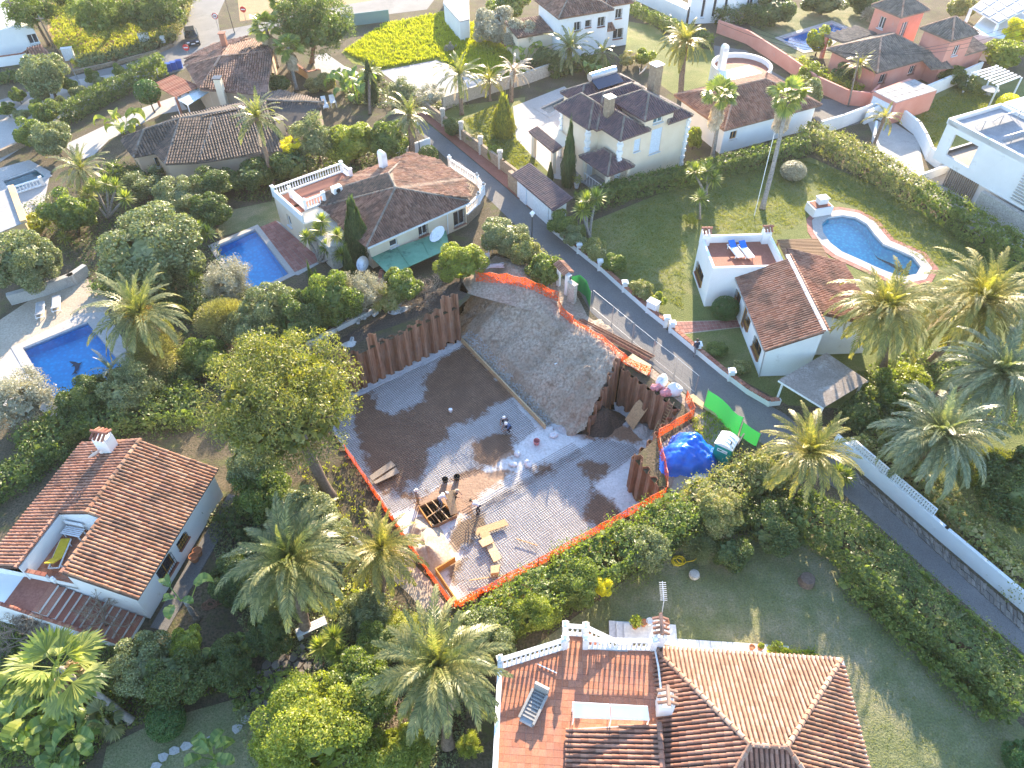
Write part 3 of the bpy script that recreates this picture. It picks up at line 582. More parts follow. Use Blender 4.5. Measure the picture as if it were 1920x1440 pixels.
pile_wall('rusty sheet piles in shadow under the sand strip by the tarpaulin',PR1,PE,lambda f,i:-.1-.4*f+rnd.uniform(-.1,.1),True)
# ---- reinforcement mats
def linepoly(o,d,poly):
    ts=[]
    for i in range(len(poly)):
        a,b=Vector(poly[i]),Vector(poly[(i+1)%len(poly)]); e=b-a; den=d.x*e.y-d.y*e.x
        if abs(den)<1e-9:continue
        w_=a-o; t_=(w_.x*e.y-w_.y*e.x)/den; s_=(w_.x*d.y-w_.y*d.x)/den
        if 0<=s_<1:ts.append(t_)
    ts.sort(); return [(ts[i],ts[i+1]) for i in range(0,len(ts)-1,2)]
DA=(PB-PA).normalized(); DB=Vector((DA.y,-DA.x))
def mat_of_bars(label,poly,z,sp=.17,r=.0085,seed=1):
    c=sum((Vector(p) for p in poly),Vector((0,0)))/len(poly); rr=random.Random(seed)
    t=thing('rebar_mat',label,'rebar mat',(c.x,c.y,z),'reinforcement mats on the pit floor')
    for k,(d,n_) in enumerate(((DA,DB),(DB,DA))):
        pr=[(Vector(p)-c).dot(n_) for p in poly]; q=min(pr); m=M()
        while q<max(pr):
            for (t0,t1) in linepoly(c+n_*q,d,poly):
                e0,e1=rr.uniform(-.1,.15),rr.uniform(-.15,.1); a=c+n_*q+d*(t0+e0); b=c+n_*(q+rr.uniform(-.02,.02))+d*(t1+e1)
                m.bar((a.x,a.y,z+k*2*r),(b.x,b.y,z+k*2*r),2*r,2*r)
            q+=sp*rr.uniform(.96,1.04)
        o=m.build('lower_bars' if k==0 else 'upper_bars','rebar',t); o['kind']='stuff'
    return t
slab1=[tuple(p) for p in (PA+DA*1.2+DB*.5,PB-DA*.1+DB*.6,PK+DB*-.5-DA*.5,Vector(W(1000,812,ZF)[:2]),Vector(W(905,882,ZF)[:2]),Vector(W(828,905,ZF)[:2]),Vector(W(770,952,ZF)[:2]),Vector(W(730,965,ZF)[:2]))]
slab2=[tuple(Vector(W(x,y,ZF)[:2])) for x,y in ((880,958),(1080,845),(1120,822),(1185,835),(1200,848))]+[tuple(Vector(W(x,y,ZF)[:2])) for x,y in ((1112,912),(1172,968),(1110,1010),(1000,1068),(880,1122),(838,1082),(870,1040),(838,1000))]
mat_of_bars('dark rebar grid over the muddy back half of the pit floor',slab1,ZF+.09,seed=2)
mat_of_bars('dark rebar grid over the pale front half of the pit floor',slab2,ZF+.10,seed=3)
t=thing('rebar_bundle','bundle of long parallel rebar across the middle of the pit','rebar',W(980,895,ZF))
a,b=W(878,953,ZF+.2),W(1085,840,ZF+.2); nv=(b-a).cross(Vector((0,0,1))).normalized()
for i in range(9):
    m=M(); o_=nv*(i-4)*.16; m.tube([a+o_+Vector((0,0,.02*(i%3))),a.lerp(b,.5)+o_+nv*.03,b+o_],.014,5); m.build('bar','rebar',t)
m=M(); a,b=W(866,641,ZF+.1),W(1022,804,ZF+.1); m.bar(a+Vector((0,0,.22)),b+Vector((0,0,.22)),.12,.5); single('formwork_plank',m,'plywood','long tan formwork plank standing at the foot of the spoil heap','plank')
m=M(); a,b=W(655,745,ZF),W(845,655,ZF); p_=[]
for i in range(13):p_.append(a.lerp(b,i/12)+Vector((0,0,.08+.04*math.sin(i*2.1)))+DB.to_3d()*.25)
for i in range(12):m.bar(p_[i],p_[i+1],.30+.08*math.sin(i*1.7),.1)
single('concrete_kerb_strip',m,'lean_concrete','rough pale concrete strip along the foot of the back pile wall','concrete strip')
def board(name,pts,z,th,mat,label,cat='board',group=None):
    m=M(); q=WL(pts,z); top=ccw([tuple(p) for p in q]); top=[Vector(p) for p in top]; m.hexa([p-Vector((0,0,th)) for p in top],top); return single(name,m,mat,label,cat,group)
zb=ZF+.30
board('plywood_board',[(692,893),(733,864),(742,872),(698,901)],zb+.05,.05,'grey_wood','pale grey board, upper of the two crossed at the left of the pit floor')
board('plywood_board',[(700,904),(742,876),(749,886),(704,907)],zb,.05,'grey_wood','pale grey board, lower of the two crossed at the left of the pit floor')
board('plywood_board',[(888,992),(946,973),(954,984),(895,1004)],zb,.06,'plywood','long light board lying at an angle across the pale front slab')
board('plywood_board',[(898,998),(913,990),(921,1008),(905,1013)],zb+.06,.05,'plywood','small square plywood piece resting on the long light board')
board('plywood_board',[(897,1014),(920,1003),(926,1016),(905,1026)],zb+.13,.06,'plywood','small plywood sheet on top of the board pile in the front slab')
board('plywood_board',[(911,1023),(925,1016),(941,1046),(926,1054)],zb,.06,'plywood','light plank leading down from the board pile towards the box')
t=board('plywood_box',[(920,1061),(938,1058),(935,1073),(920,1075)],zb+.25,.35,'plywood','small plywood box at the end of the planks in the front slab','box')
m=M(); m.bar(W(968,1010,ZF+.2),W(1008,1023,ZF+.2),.07,.05); single('timber_batten',m,'plywood','thin light batten lying alone on the front rebar grid','batten')
m=M(); m.bar(W(880,1088,ZF+.2),W(962,1076,ZF+.2),.07,.05); single('timber_batten',m,'plywood','long thin batten lying near the front edge of the pit floor','batten')
def stand_board(p1,p2,z0,h,th,mat,label,name='formwork_board'):
    m=M(); a,b=W(*p1,z0),W(*p2,z0); m.bar(a+Vector((0,0,h/2)),b+Vector((0,0,h/2)),th,h); return single(name,m,mat,label,'formwork')
stand_board((818,1076),(862,1142),ZF+.05,.75,.08,'form_board','orange formwork board along the bottom left corner of the pit')
stand_board((862,1142),(904,1118),ZF+.05,.75,.08,'form_board','short orange formwork board closing the bottom corner of the pit')
stand_board((818,1075),(854,1053),ZF+.05,.6,.08,'form_board','orange formwork board between the sand heap and the front rebar grid')
c=W(842,975,ZF); t=thing('footing_formwork','square timber formwork box round a sunken footing in the pit','formwork',c)
cs=WL([(786,952),(822,936),(856,968),(811,990)],ZF+.16)
for i in range(4):
    m=M(); m.bar(cs[i],cs[(i+1)%4],.06,.34); m.build('side_board','form_board' if i%2 else 'timber',t)
m=M(); m.add([p-Vector((0,0,.13)) for p in cs],[(0,1,2,3),(3,2,1,0)]); m.build('footing_bottom','mud',t)
for u in (.33,.67):
    m=M(); m.bar(cs[0].lerp(cs[1],u)+Vector((0,0,.2)),cs[3].lerp(cs[2],u)+Vector((0,0,.2)),.06,.05); m.build('cross_batten','plywood',t)
m=M(); m.bar(cs[0].lerp(cs[3],.6)+Vector((0,0,.25)),cs[1].lerp(cs[2],.45)+Vector((0,0,.25)),.07,.05); m.build('cross_batten','plywood',t)
for k in range(7):
    m=M(); m.bar(cs[0].lerp(cs[1],(k+.5)/7)-Vector((0,0,.06)),cs[3].lerp(cs[2],(k+.5)/7)-Vector((0,0,.06)),.03,.03); m.build('bar','rebar',t)
m=M(); q=[W(832,925,ZF+.9),W(850,918,ZF+.9),W(858,962,ZF+.35),W(845,966,ZF+.35)]; m.slab(q,.05); single('plywood_sheet',m,'plywood','plywood sheet tilted over the footing box beside the workers','board')
single('sand_heap',heap('h',W(800,1035,ZF),1.6,2.6,.9,'sand',21,R(20)),'sand','tan sand heap against the left pile wall of the pit','sand heap',smooth=True)
single('sand_heap',heap('h',W(790,1000,ZF),1.0,1.5,.4,'sand',22,R(20)),'sand','low sand spread next to the footing formwork','sand heap',smooth=True)
single('earth_heap',heap('h',W(1128,792,ZF),1.8,1.6,1.6,'dark_soil',23,R(-20)),'dark_soil','dark earth heap in the corner behind the pile wall bay','earth heap',smooth=True)
single('rubble_heap',heap('h',W(1205,806,ZF),1.1,.8,.45,'concrete',24,R(-30),30,9),'concrete','grey rubble heap at the foot of the ladder','rubble')
single('rubble_heap',heap('h',W(1052,805,ZF),.8,.5,.35,'concrete',25,R(-30),30,9),'lean_concrete','pale rubble heap at the end of the long formwork plank','rubble')
m=M(); q=[W(1172,786,ZF+.5),W(1187,806,ZF+.1),W(1215,765,-1.9),W(1197,747,-1.6)]; m.slab(q,.05); single('plywood_sheet',m,'plywood','large tan plywood sheet leaning in the sheet pile bay','board')
m=M(); q=[W(1121,737,-1.5),W(1133,737,-1.5),W(1150,697,.25),W(1137,693,.25)]; m.slab(q,.05); single('plywood_sheet',m,'grey_wood','narrow pale board lying down the slope of the spoil heap','board')
board('plywood_sheet',[(1168,677),(1186,663),(1222,685),(1213,704)],.3,.05,'plywood','sunlit plywood sheet laid beside the orange netting at the pit corner')
board('plywood_sheet',[(1300,738),(1340,772),(1346,782),(1286,744)],.25,.05,'plywood','pale plywood sheet leaning behind the green screen by the lane')
board('plywood_sheet',[(1262,900),(1290,880),(1302,905),(1258,925)],.08,.05,'grey_wood','worn grey board on the sand beside the hedge')
t=thing('ladder','long thin aluminium ladder standing in the pit','ladder',W(1228,818,ZF))
a1,a2,b1,b2=W(1222,817,ZF),W(1233,824,ZF),W(1255,748,.4),W(1264,754,.4)
for a,b in ((a1,b1),(a2,b2)):m=M(); m.bar(a,b,.06,.06); m.build('rail','plywood',t)
for i in range(1,14):
    m=M(); m.bar(a1.lerp(b1,i/14),a2.lerp(b2,i/14),.04,.04); m.build('rung','plywood',t)
t=thing('rebar_bundle','brown bundle of long steel bars beside the orange netting','rebar',W(1140,640))
for i in range(8):
    m=M(); a,b=W(1078+i*2,602-i*.6,.25+.06*(i%3)),W(1214+i*2,676-i*1.2,.2+.06*(i%3)); m.tube([a,a.lerp(b,.5)+Vector((0,0,.05)),b],.045,5); m.build('bar','rust',t)
g=np.random.default_rng(8); m=M()
for k in range(1500):
    x,y=g.uniform(-5,9),g.uniform(36.5,53)
    if inpoly(x,y,mpoly):
        r_=g.uniform(.03,.13)*(1 if k%9 else 1.8); z=mound_z(x,y); p=Vector((x,y,z)); q=[p+Vector((g.uniform(.6,1.1)*r_*dx,g.uniform(.6,1.1)*r_*dy,g.uniform(.5,1)*r_*dz)) for dx,dy,dz in ((1,0,0),(0,1,0),(-1,0,0),(0,-1,0),(0,0,1))]; m.add(q,[(0,1,4),(1,2,4),(2,3,4),(3,0,4)])
o=m.build('clods','dirt'); o['kind']='stuff'; o['label']='loose clods and stones scattered over the spoil heap'
m=M()
for k in range(900):
    f=g.uniform(0,1); pp=PB.lerp(PK,f)+MN*g.uniform(-.05,.9); r_=g.uniform(.03,.14); p=Vector((pp.x,pp.y,max(ZF,mound_z(pp.x,pp.y)))); q=[p+Vector((g.uniform(.6,1.1)*r_*dx,g.uniform(.6,1.1)*r_*dy,g.uniform(.5,1)*r_*dz)) for dx,dy,dz in ((1,0,0),(0,1,0),(-1,0,0),(0,-1,0),(0,0,1))]; m.add(q,[(0,1,4),(1,2,4),(2,3,4),(3,0,4)])
o=m.build('spilled_stones','concrete'); o['kind']='stuff'; o['label']='spilled stones along the foot of the spoil heap'
# ---- orange safety netting: (label, path pixels at z, height)
def netting(label,pts,h,mat='orange_net',post='rust',zs=None,sag=.12,name='safety_netting',cat='safety net',step=.5,lean=0):
    P_=[W(p[0],p[1],p[2] if len(p)>2 else 0) for p in pts]; t=thing(name,label,cat,P_[0],'orange safety netting round the pit' if 'orange' in mat else 'green screens along the lane')
    path=[];
    for i in range(len(P_)-1):
        n=max(1,int((P_[i+1]-P_[i]).length/step))
        for k in range(n):path.append((P_[i].lerp(P_[i+1],k/n),k==0))
    path.append((P_[-1],True)); m=M(); vs_=[]; r=random.Random(len(label)); nv=4
    for i,(p,isp) in enumerate(path):
        hh=h*(1 if isp else 1-sag*r.uniform(.4,1.4)); j=Vector((r.uniform(-.12,.12),r.uniform(-.12,.12),0))*(0 if isp else 1)
        for k in range(nv+1):vs_.append(p+j*math.sin(k/nv*3.1)+Vector((0,0,hh*k/nv)))
    fs=[(i*(nv+1)+k,(i+1)*(nv+1)+k,(i+1)*(nv+1)+k+1,i*(nv+1)+k+1) for i in range(len(path)-1) for k in range(nv)]
    m.add(vs_,fs); m.build('net',mat,t,True)
    m=M()
    for i in range(len(path)-1):m.bar(vs_[i*(nv+1)+nv],vs_[(i+1)*(nv+1)+nv],.025,.03)
    if 'orange' in mat:m.build('top_edge','orange_plastic',t)
    for i,(p,isp) in enumerate(path):
        if isp and ('orange' in mat or i in (0,len(path)-1)):m=M(); m.tube([p,p+Vector((r.uniform(-.05,.05),r.uniform(-.05,.05),h+.12))],.022,5); m.build('post',post,t)
    return t
netting('orange safety netting on the palm tree side of the pit',[(648,848),(668,876),(692,912),(716,948),(740,985),(764,1022),(790,1060),(815,1095),(850,1142)],1.0)
netting('orange safety netting between the pit and the long hedge',[(852,1143),(895,1122),(950,1092),(1010,1062),(1070,1028),(1125,998),(1175,970),(1215,948),(1248,930)],1.0)
netting('orange safety netting bending round the blue tarpaulin',[(1248,930),(1249,905),(1244,878),(1236,850),(1232,822),(1262,804),(1300,783),(1292,765),(1285,750)],1.0)
netting('faded orange safety netting over the top of the spoil heap',[(892,528,.3),(920,530,.7),(950,532,.8),(985,540,.8),(1015,552,.7),(1046,566,.4),(1050,590,.3),(1074,612,.2)],1.1)
netting('bright orange safety netting along the steel bars at the pit edge',[(1074,614),(1100,630),(1128,646),(1148,664),(1168,680),(1200,700),(1218,706)],1.0)
# ================================================================ BUILDING HELPERS
class Fr:
    """a house's own axes: u along, v to the left of u"""
    def __init__(s,o,ang):s.o=Vector((o[0],o[1],0)); a=R(ang); s.u=Vector((math.cos(a),math.sin(a),0)); s.v=Vector((-math.sin(a),math.cos(a),0)); s.a=a
    def __call__(s,u,v,z=0):return s.o+s.u*u+s.v*v+Vector((0,0,z))
    def L(s,pts):return [s(*p) for p in pts]
def tile_mesh(wd,ln,rise):
    m=M(); n=5; vs_=[]
    for (y,r,zo) in ((0,wd*.34,.0),(-ln,wd*.40,.03)):
        for k in range(n+1):
            a=math.pi*k/n; vs_.append((-r*math.cos(a),y,zo+rise*math.sin(a)))
    fs=[(k,n+1+k,n+2+k,k+1) for k in range(n)]+[tuple(n+1+k for k in range(n+1))]
    m.add(vs_,fs); return m
_TM={}
def tile_face(parent,poly,mat,wd=.225,ln=.42,step=.36,nobj=0,under=True,rise=.115,th=.14,down=None,lift=.03):
    """a roof slope of barrel tiles: rows run down the slope. nobj of them (nearest the camera) are separate pieces"""
    poly=[Vector(p) for p in poly]; n=Vector((0,0,0)); k=len(poly)
    for i in range(k):n+=poly[i].cross(poly[(i+1)%k])
    n.normalize()
    if n.z<0:n=-n
    c=sum(poly,Vector((0,0,0)))/k
    d=Vector(down) if down is not None else Vector((n.x,n.y,0))
    d=(d-n*d.dot(n)).normalized(); u=n.cross(d).normalized(); up=-d
    P2=[((p-c).dot(u),(p-c).dot(up)) for p in poly]
    if under:
        pl=poly if area2([(p.x,p.y) for p in poly])>0 else poly[::-1]
        m=M(); m.slab(pl,th); m.build('deck',{'aged_terracotta':'dark_tile','terracotta':'brown_tile','sand_terracotta':'brown_tile'}.get(mat,mat),parent)
    us=[p[0] for p in P2]; vs_=[p[1] for p in P2]; pos=[]
    nu=max(1,round((max(us)-min(us))/wd)); x=min(us)+wd/2
    while x<max(us):
        y=min(vs_)+step
        while y<max(vs_)+step*.6:
            if inpoly(x,y-step/2,P2):pos.append((x+rnd.uniform(-.008,.008),y+rnd.uniform(-.02,.02),rnd.uniform(-.012,.012)))
            y+=step
        x+=wd
    key=(wd,ln,rise)
    if key not in _TM:_TM[key]=tile_mesh(wd,ln,rise)
    tm=_TM[key]; rot=Matrix((u,up,n)).transposed()
    root=parent
    while root.parent is not None:root=root.parent
    og=ORG[root]; camp=Vector((0,0,CAM_H))
    pts=[(c+u*x+up*y+n*(lift+dz),x) for x,y,dz in pos]
    pts.sort(key=lambda q:(q[0]-camp).length)
    if nobj:
        mk=('mesh',key,mat)
        if mk not in _TM:_TM[mk]=tm.mesh('roof_tile',mat)
        q=rot.to_quaternion()
        for p,x in pts[:nobj]:
            o=link('tile',_TM[mk],parent); o.location=p-og; o.rotation_mode='QUATERNION'; o.rotation_quaternion=q
    rest=pts[nobj:]
    if rest:
        V=np.array([list(v) for v in tm.v]); Rm_=np.array(rot); Vr=V@Rm_.T
        A=(np.array([list(p-og) for p,x in rest])[:,None,:]+Vr[None]).reshape(-1,3)
        F_=[]; nv=len(tm.v)
        for i in range(len(rest)):F_+=[tuple(j+i*nv for j in f) for f in tm.f]
        me=bpy.data.meshes.new('roof_tiles'); me.from_pydata(A.tolist(),[],F_); me.materials.append(MAT[mat]); me.update()
        o=link('tile_field',me,parent); o['kind']='stuff'
def ridge(parent,pts,mat,r=.13,step=.38,name='ridge_cap'):
    """a line of cap tiles"""
    m=M()
    for i in range(len(pts)-1):
        a,b=Vector(pts[i]),Vector(pts[i+1]); L=(b-a).length; n=max(1,int(L/step)); d=(b-a)/L; s_=d.cross(Vector((0,0,1))).normalized(); u=s_.cross(d)
        for k in range(n):
            p0=a+d*(L*k/n-.03); p1=a+d*(L*(k+1)/n); vs_=[]
            for p,rr,zo in ((p0,r*.85,.0),(p1,r,.03)):
                for q in range(6):an=math.pi*q/5; vs_.append(p+s_*(-rr*math.cos(an))+u*(rr*math.sin(an)*.9+zo))
            m.add(vs_,[(q,q+1,7+q,6+q) for q in range(5)]+[(6,7,8,9,10,11),(0,5,4,3,2,1)])
    return m.build(name,mat,parent)
def window(parent,a,b,s,z,w_,h_,kind,depth=.16,frame='white_paint',pane='window_glass'):
    """the window set into the opening of a wall a->b (outside on the right), s metres from a"""
    d=(b-a); d.z=0; d.normalize(); n=Vector((d.y,-d.x,0)); Zv=Vector((0,0,1))
    o=a+d*s; o.z=z; Pq=lambda x,zz,dep:o+d*x+Zv*zz-n*dep
    if kind=='open':return None
    if kind=='shutter':
        m=M(); m.add([Pq(0,0,depth*.5),Pq(w_,0,depth*.5),Pq(w_,h_,depth*.5),Pq(0,h_,depth*.5)],[(0,1,2,3)])
        k=max(3,int(h_/.12));
        for i in range(k):m.bar(Pq(0,h_*(i+.5)/k,depth*.42),Pq(w_,h_*(i+.5)/k,depth*.42),.03,h_/k*.75,n)
        wn=m.build('shutter','shutter_white',parent)
        m=M(); m.bar(Pq(-.06,-.05,-.06),Pq(w_+.06,-.05,-.06),.24,.08); m.build('sill','marble' if frame=='white_paint' else frame,wn); return wn
    m=M(); t_=.07
    m.bar(Pq(t_/2,0,depth),Pq(t_/2,h_,depth),t_,.06,n); m.bar(Pq(w_-t_/2,0,depth),Pq(w_-t_/2,h_,depth),t_,.06,n)
    m.bar(Pq(t_,t_/2,depth),Pq(w_-t_,t_/2,depth),.06,t_,Zv); m.bar(Pq(t_,h_-t_/2,depth),Pq(w_-t_,h_-t_/2,depth),.06,t_,Zv)
    if w_>.8:m.bar(Pq(w_/2,t_,depth-.004),Pq(w_/2,h_-t_,depth-.004),t_,.06,n)
    wn=m.build('door' if kind=='door' else 'window',frame,parent)
    m=M(); m.add([Pq(0,0,depth+.02),Pq(w_,0,depth+.02),Pq(w_,h_,depth+.02),Pq(0,h_,depth+.02)],[(0,1,2,3)])
    m.build('leaf' if kind=='door' else 'pane','dark_panel' if kind=='door' else pane,wn)
    if kind!='door':
        m=M(); m.bar(Pq(-.07,-.04,-.05),Pq(w_+.07,-.04,-.05),.26,.07); m.build('sill','clay_brick' if kind in ('wood','grille') else 'marble',wn)
    if kind=='wood':
        m=M(); m.bar(Pq(0,.22,-.03),Pq(w_,.22,-.03),.06,.44,Zv); m.build('wooden_panel','wood_frame',wn)
    if kind in ('grille','wood'):
        m=M(); k=max(3,int(w_/.16))
        for i in range(k+1):m.bar(Pq(w_*i/k,0,-.10),Pq(w_*i/k,h_,-.10),.022,.022,n)
        for zz in (.04,h_*.5,h_-.04):m.bar(Pq(0,zz,-.10),Pq(w_,zz,-.10),.022,.022)
        m.build('grille','iron',wn)
    return wn
def walls(parent,foot,z0,z1,mat,openings=None,gable=None,name='wall',top=True):
    """outer walls over a footprint (any order), with real openings: {edge: [(s, z, w, h, kind[, frame])]}"""
    foot=[Vector((p[0],p[1],0)) for p in foot]; n=len(foot); rev=area2([(p.x,p.y) for p in foot])<0
    m=M(); wins=[]
    for i in range(n):
        a,b=foot[i],foot[(i+1)%n]
        if rev:a,b=b,a
        L=(b-a).length; ops=[o for o in (openings or {}).get(i,[])]
        d=(b-a)/L; nn=Vector((d.y,-d.x,0))
        xs=sorted({0,L}|{o[0] for o in ops}|{o[0]+o[2] for o in ops}); zs=sorted({z0,z1}|{o[1] for o in ops}|{o[1]+o[3] for o in ops})
        for xi in range(len(xs)-1):
            for zi in range(len(zs)-1):
                cx,cz=(xs[xi]+xs[xi+1])/2,(zs[zi]+zs[zi+1])/2
                if any(o[0]<cx<o[0]+o[2] and o[1]<cz<o[1]+o[3] for o in ops):continue
                q=lambda x,z:a+d*x+Vector((0,0,z))
                m.add([q(xs[xi],zs[zi]),q(xs[xi+1],zs[zi]),q(xs[xi+1],zs[zi+1]),q(xs[xi],zs[zi+1])],[(0,1,2,3)])
        for o in ops:
            q=lambda x,z,dep:a+d*x+Vector((0,0,z))-nn*dep; D=.22; s,z,w_,h_=o[:4]
            m.add([q(s,z,0),q(s+w_,z,0),q(s+w_,z+h_,0),q(s,z+h_,0),q(s,z,D),q(s+w_,z,D),q(s+w_,z+h_,D),q(s,z+h_,D)],[(0,4,5,1),(1,5,6,2),(2,6,7,3),(3,7,4,0)])
            wins.append((a,b,o))
    if top:m.add([Vector((p.x,p.y,z1)) for p in (foot[::-1] if rev else foot)],[tuple(range(n))])
    for gb in (gable or []):m.add([Vector(p) for p in gb],[tuple(range(len(gb)))])
    wl=m.build(name,mat,parent)
    for a,b,o in wins:window(parent,a.copy(),b.copy(),o[0],o[1],o[2],o[3],o[4],frame=o[5] if len(o)>5 else 'white_paint',pane=o[6] if len(o)>6 else 'window_glass')
    return wl
def baluster_mesh(h,r=.07):
    m=M(); m.lathe((0,0,0),[(r*.8,0),(r*.8,.06*h),(r*.5,.1*h),(r*1.1,.32*h),(r*.85,.5*h),(r*.42,.75*h),(r*.5,.88*h),(r*.8,.92*h),(r*.8,h)],8)
    return m
_BM={}
def balustrade(parent,a,b,h=.95,mat='white_paint',step=.24,post=True,part='balustrade',finial=True,postb=True):
    """rails, posts and one mesh per baluster"""
    a,b=Vector(a),Vector(b); L=(b-a).length; d=(b-a)/L; ang=math.atan2(d.y,d.x)
    root=parent
    while root.parent is not None:root=root.parent
    og=ORG[root]
    m=M(); m.bar(a+Vector((0,0,h-.05)),b+Vector((0,0,h-.05)),.22,.10); m.bar(a+Vector((0,0,.06)),b+Vector((0,0,.06)),.20,.12)
    rail=m.build(part,mat,parent); bh=h-.22
    if (bh,mat) not in _BM:_BM[(bh,mat)]=baluster_mesh(bh).mesh('baluster',mat)
    n=max(2,int(L/step))
    for i in range(n):
        o=link('baluster',_BM[(bh,mat)],rail); o.location=a+d*(L*(i+.5)/n)+Vector((0,0,.12))-og
    for p,k in ((a,post),(b,postb)):
        if k:
            m=M(); m.box(p+Vector((0,0,(h+.12)/2)),(.26,.26,h+.12),ang); m.box(p+Vector((0,0,h+.15)),(.34,.34,.06),ang)
            if finial:m.lathe(p+Vector((0,0,h+.18)),[(.05,0),(.13,.08),(.13,.16),(.06,.25),(.01,.28)],8)
            m.build('post',mat,rail)
def parapet(parent,pts,z0,z1,mat,th=.18,closed=False,name='parapet',cap=None):
    m=M(); n=len(pts)
    for i in range(n if closed else n-1):
        a,b=Vector(pts[i]),Vector(pts[(i+1)%n]); a.z=b.z=(z0+z1)/2; d=(b-a).normalized()*(th/2); m.bar(a-d*(1 if i or closed else 0),b-d,th,z1-z0)
    o=m.build(name,mat,parent)
    if cap:
        m=M()
        for i in range(n if closed else n-1):
            a,b=Vector(pts[i]),Vector(pts[(i+1)%n]); a.z=b.z=z1+.03; L=(b-a).length; k=max(1,int(L/.3)); d=(b-a)/L
            for q in range(k):m.bar(a+d*(L*(q+.04)/k),a+d*(L*(q+.96)/k),th+.08,.06)
        m.build('coping',cap,o)
    return o
def chimney(parent,c,w_,d_,z0,z1,rz,mat,cap='clay_brick',style='tiles'):
    m=M(); m.box((c.x,c.y,(z0+z1)/2),(w_,d_,z1-z0),rz); ch=m.build('chimney',mat,parent)
    if style=='tiles':
        for sx in (-1,1):
            for sy in (-1,1):m=M(); p=Matrix.Rotation(rz,3,'Z')@Vector((sx*(w_/2-.06),sy*(d_/2-.06),0)); m.box((c.x+p.x,c.y+p.y,z1+.12),(.1,.1,.24),rz); m.build('vent_stub',mat,ch)
        m=M(); k=max(3,int(d_/.2))
        for s_ in (-1,1):
            for i in range(k):
                y=-d_/2-.05+(d_+.1)*(i+.5)/k; p0=Matrix.Rotation(rz,3,'Z')@Vector((0,y,0)); p1=Matrix.Rotation(rz,3,'Z')@Vector((s_*(w_/2+.12),y,0))
                m.tube([Vector((c.x,c.y,z1+.48))+p0,Vector((c.x,c.y,z1+.26))+p1],.085,6)
        m.build('cap',cap,ch)
        m=M(); p0=Matrix.Rotation(rz,3,'Z')@Vector((0,-d_/2-.1,0)); m.tube([Vector((c.x,c.y,z1+.52))+p0,Vector((c.x,c.y,z1+.52))-p0],.1,6); m.build('cap_ridge',cap,ch)
    elif style=='flat':
        m=M(); m.box((c.x,c.y,z1+.1),(w_+.2,d_+.2,.09),rz); m.box((c.x,c.y,z1+.03),(w_*.7,d_*.7,.06),rz); m.build('cap',cap,ch)
    elif style=='round':
        m=M(); p=Matrix.Rotation(rz,3,'Z')@Vector((w_/2,0,0)); vs_=[]
        m.tube([Vector((c.x,c.y,z1))-(Matrix.Rotation(rz,3,'Z')@Vector((0,d_/2,0))),Vector((c.x,c.y,z1))+(Matrix.Rotation(rz,3,'Z')@Vector((0,d_/2,0)))],w_/2,12); m.build('cap',mat,ch)
    return ch
def chair(name,label,c,rz,mat,seat='white_plastic',lounger=True,group=None,ln=1.9,back=.5):
    """a slatted sun lounger: frame, legs, bed, raised back"""
    t=thing(name,label,'lounger' if lounger else 'chair',c,group); Rz=Matrix.Rotation(rz,3,'Z'); L=lambda x,y,z:c+Rz@Vector((x,y,z))
    m=M()
    for y in (-.3,.3):m.bar(L(-ln/2,y,.3),L(ln/2,y,.3),.06,.06)
    for x in (-ln/2,ln/2):m.bar(L(x,-.3,.3),L(x,.3,.3),.06,.06)
    m.build('frame',seat,t)
    for x in (-ln/2+.2,ln/2-.3):
        for y in (-.3,.3):m=M(); m.bar(L(x,y,0),L(x,y,.3),.06,.06); m.build('leg',seat,t)
    m=M(); m.hexa([L(-ln/2+.62,-.27,.33),L(ln/2,-.27,.33),L(ln/2,.27,.33),L(-ln/2+.62,.27,.33)],[L(-ln/2+.62,-.27,.39),L(ln/2,-.27,.39),L(ln/2,.27,.39),L(-ln/2+.62,.27,.39)]); m.build('bed',mat[1],t)
    m=M(); m.hexa([L(-ln/2-.02,-.27,.33+back),L(-ln/2+.62,-.27,.33),L(-ln/2+.62,.27,.33),L(-ln/2-.02,.27,.33+back)],[L(-ln/2,-.27,.40+back),L(-ln/2+.62,-.27,.40),L(-ln/2+.62,.27,.40),L(-ln/2,.27,.40+back)]); m.build('backrest',mat[0],t)
    return t
def slats(parent,a,b,c,n,w_,h_,mat,name='slat'):
    """n bars from edge a->b across to the edge starting at c (parallel)"""
    for i in range(n):
        f=(i+.5)/n; p=a.lerp(b,f); m=M(); m.bar(p,p+(c-a),w_,h_); m.build(name,mat,parent)
def dish(parent,c,r,az,mat='white_paint',el=35):
    rot=Matrix.Rotation(az,3,'Z')@Matrix.Rotation(R(90-el),3,'Y'); m=M(); n=14; vs_=[]
    for q,zz in ((.02,0),(.5,.06),(.85,.17),(1,.24)):
        vs_+=[c+rot@Vector((r*q*math.cos(6.283*k/n),r*q*math.sin(6.283*k/n),r*zz)) for k in range(n)]
    fs=[(i*n+k,i*n+(k+1)%n,(i+1)*n+(k+1)%n,(i+1)*n+k) for i in range(3) for k in range(n)]; m.add(vs_,fs+[tuple(range(n))[::-1]])
    o=m.build('dish',mat,parent); m=M(); m.bar(c+rot@Vector((r*.9,0,.2*r)),c+rot@Vector((r*.2,0,r*.9)),.03,.03); m.build('arm','steel',o); return o
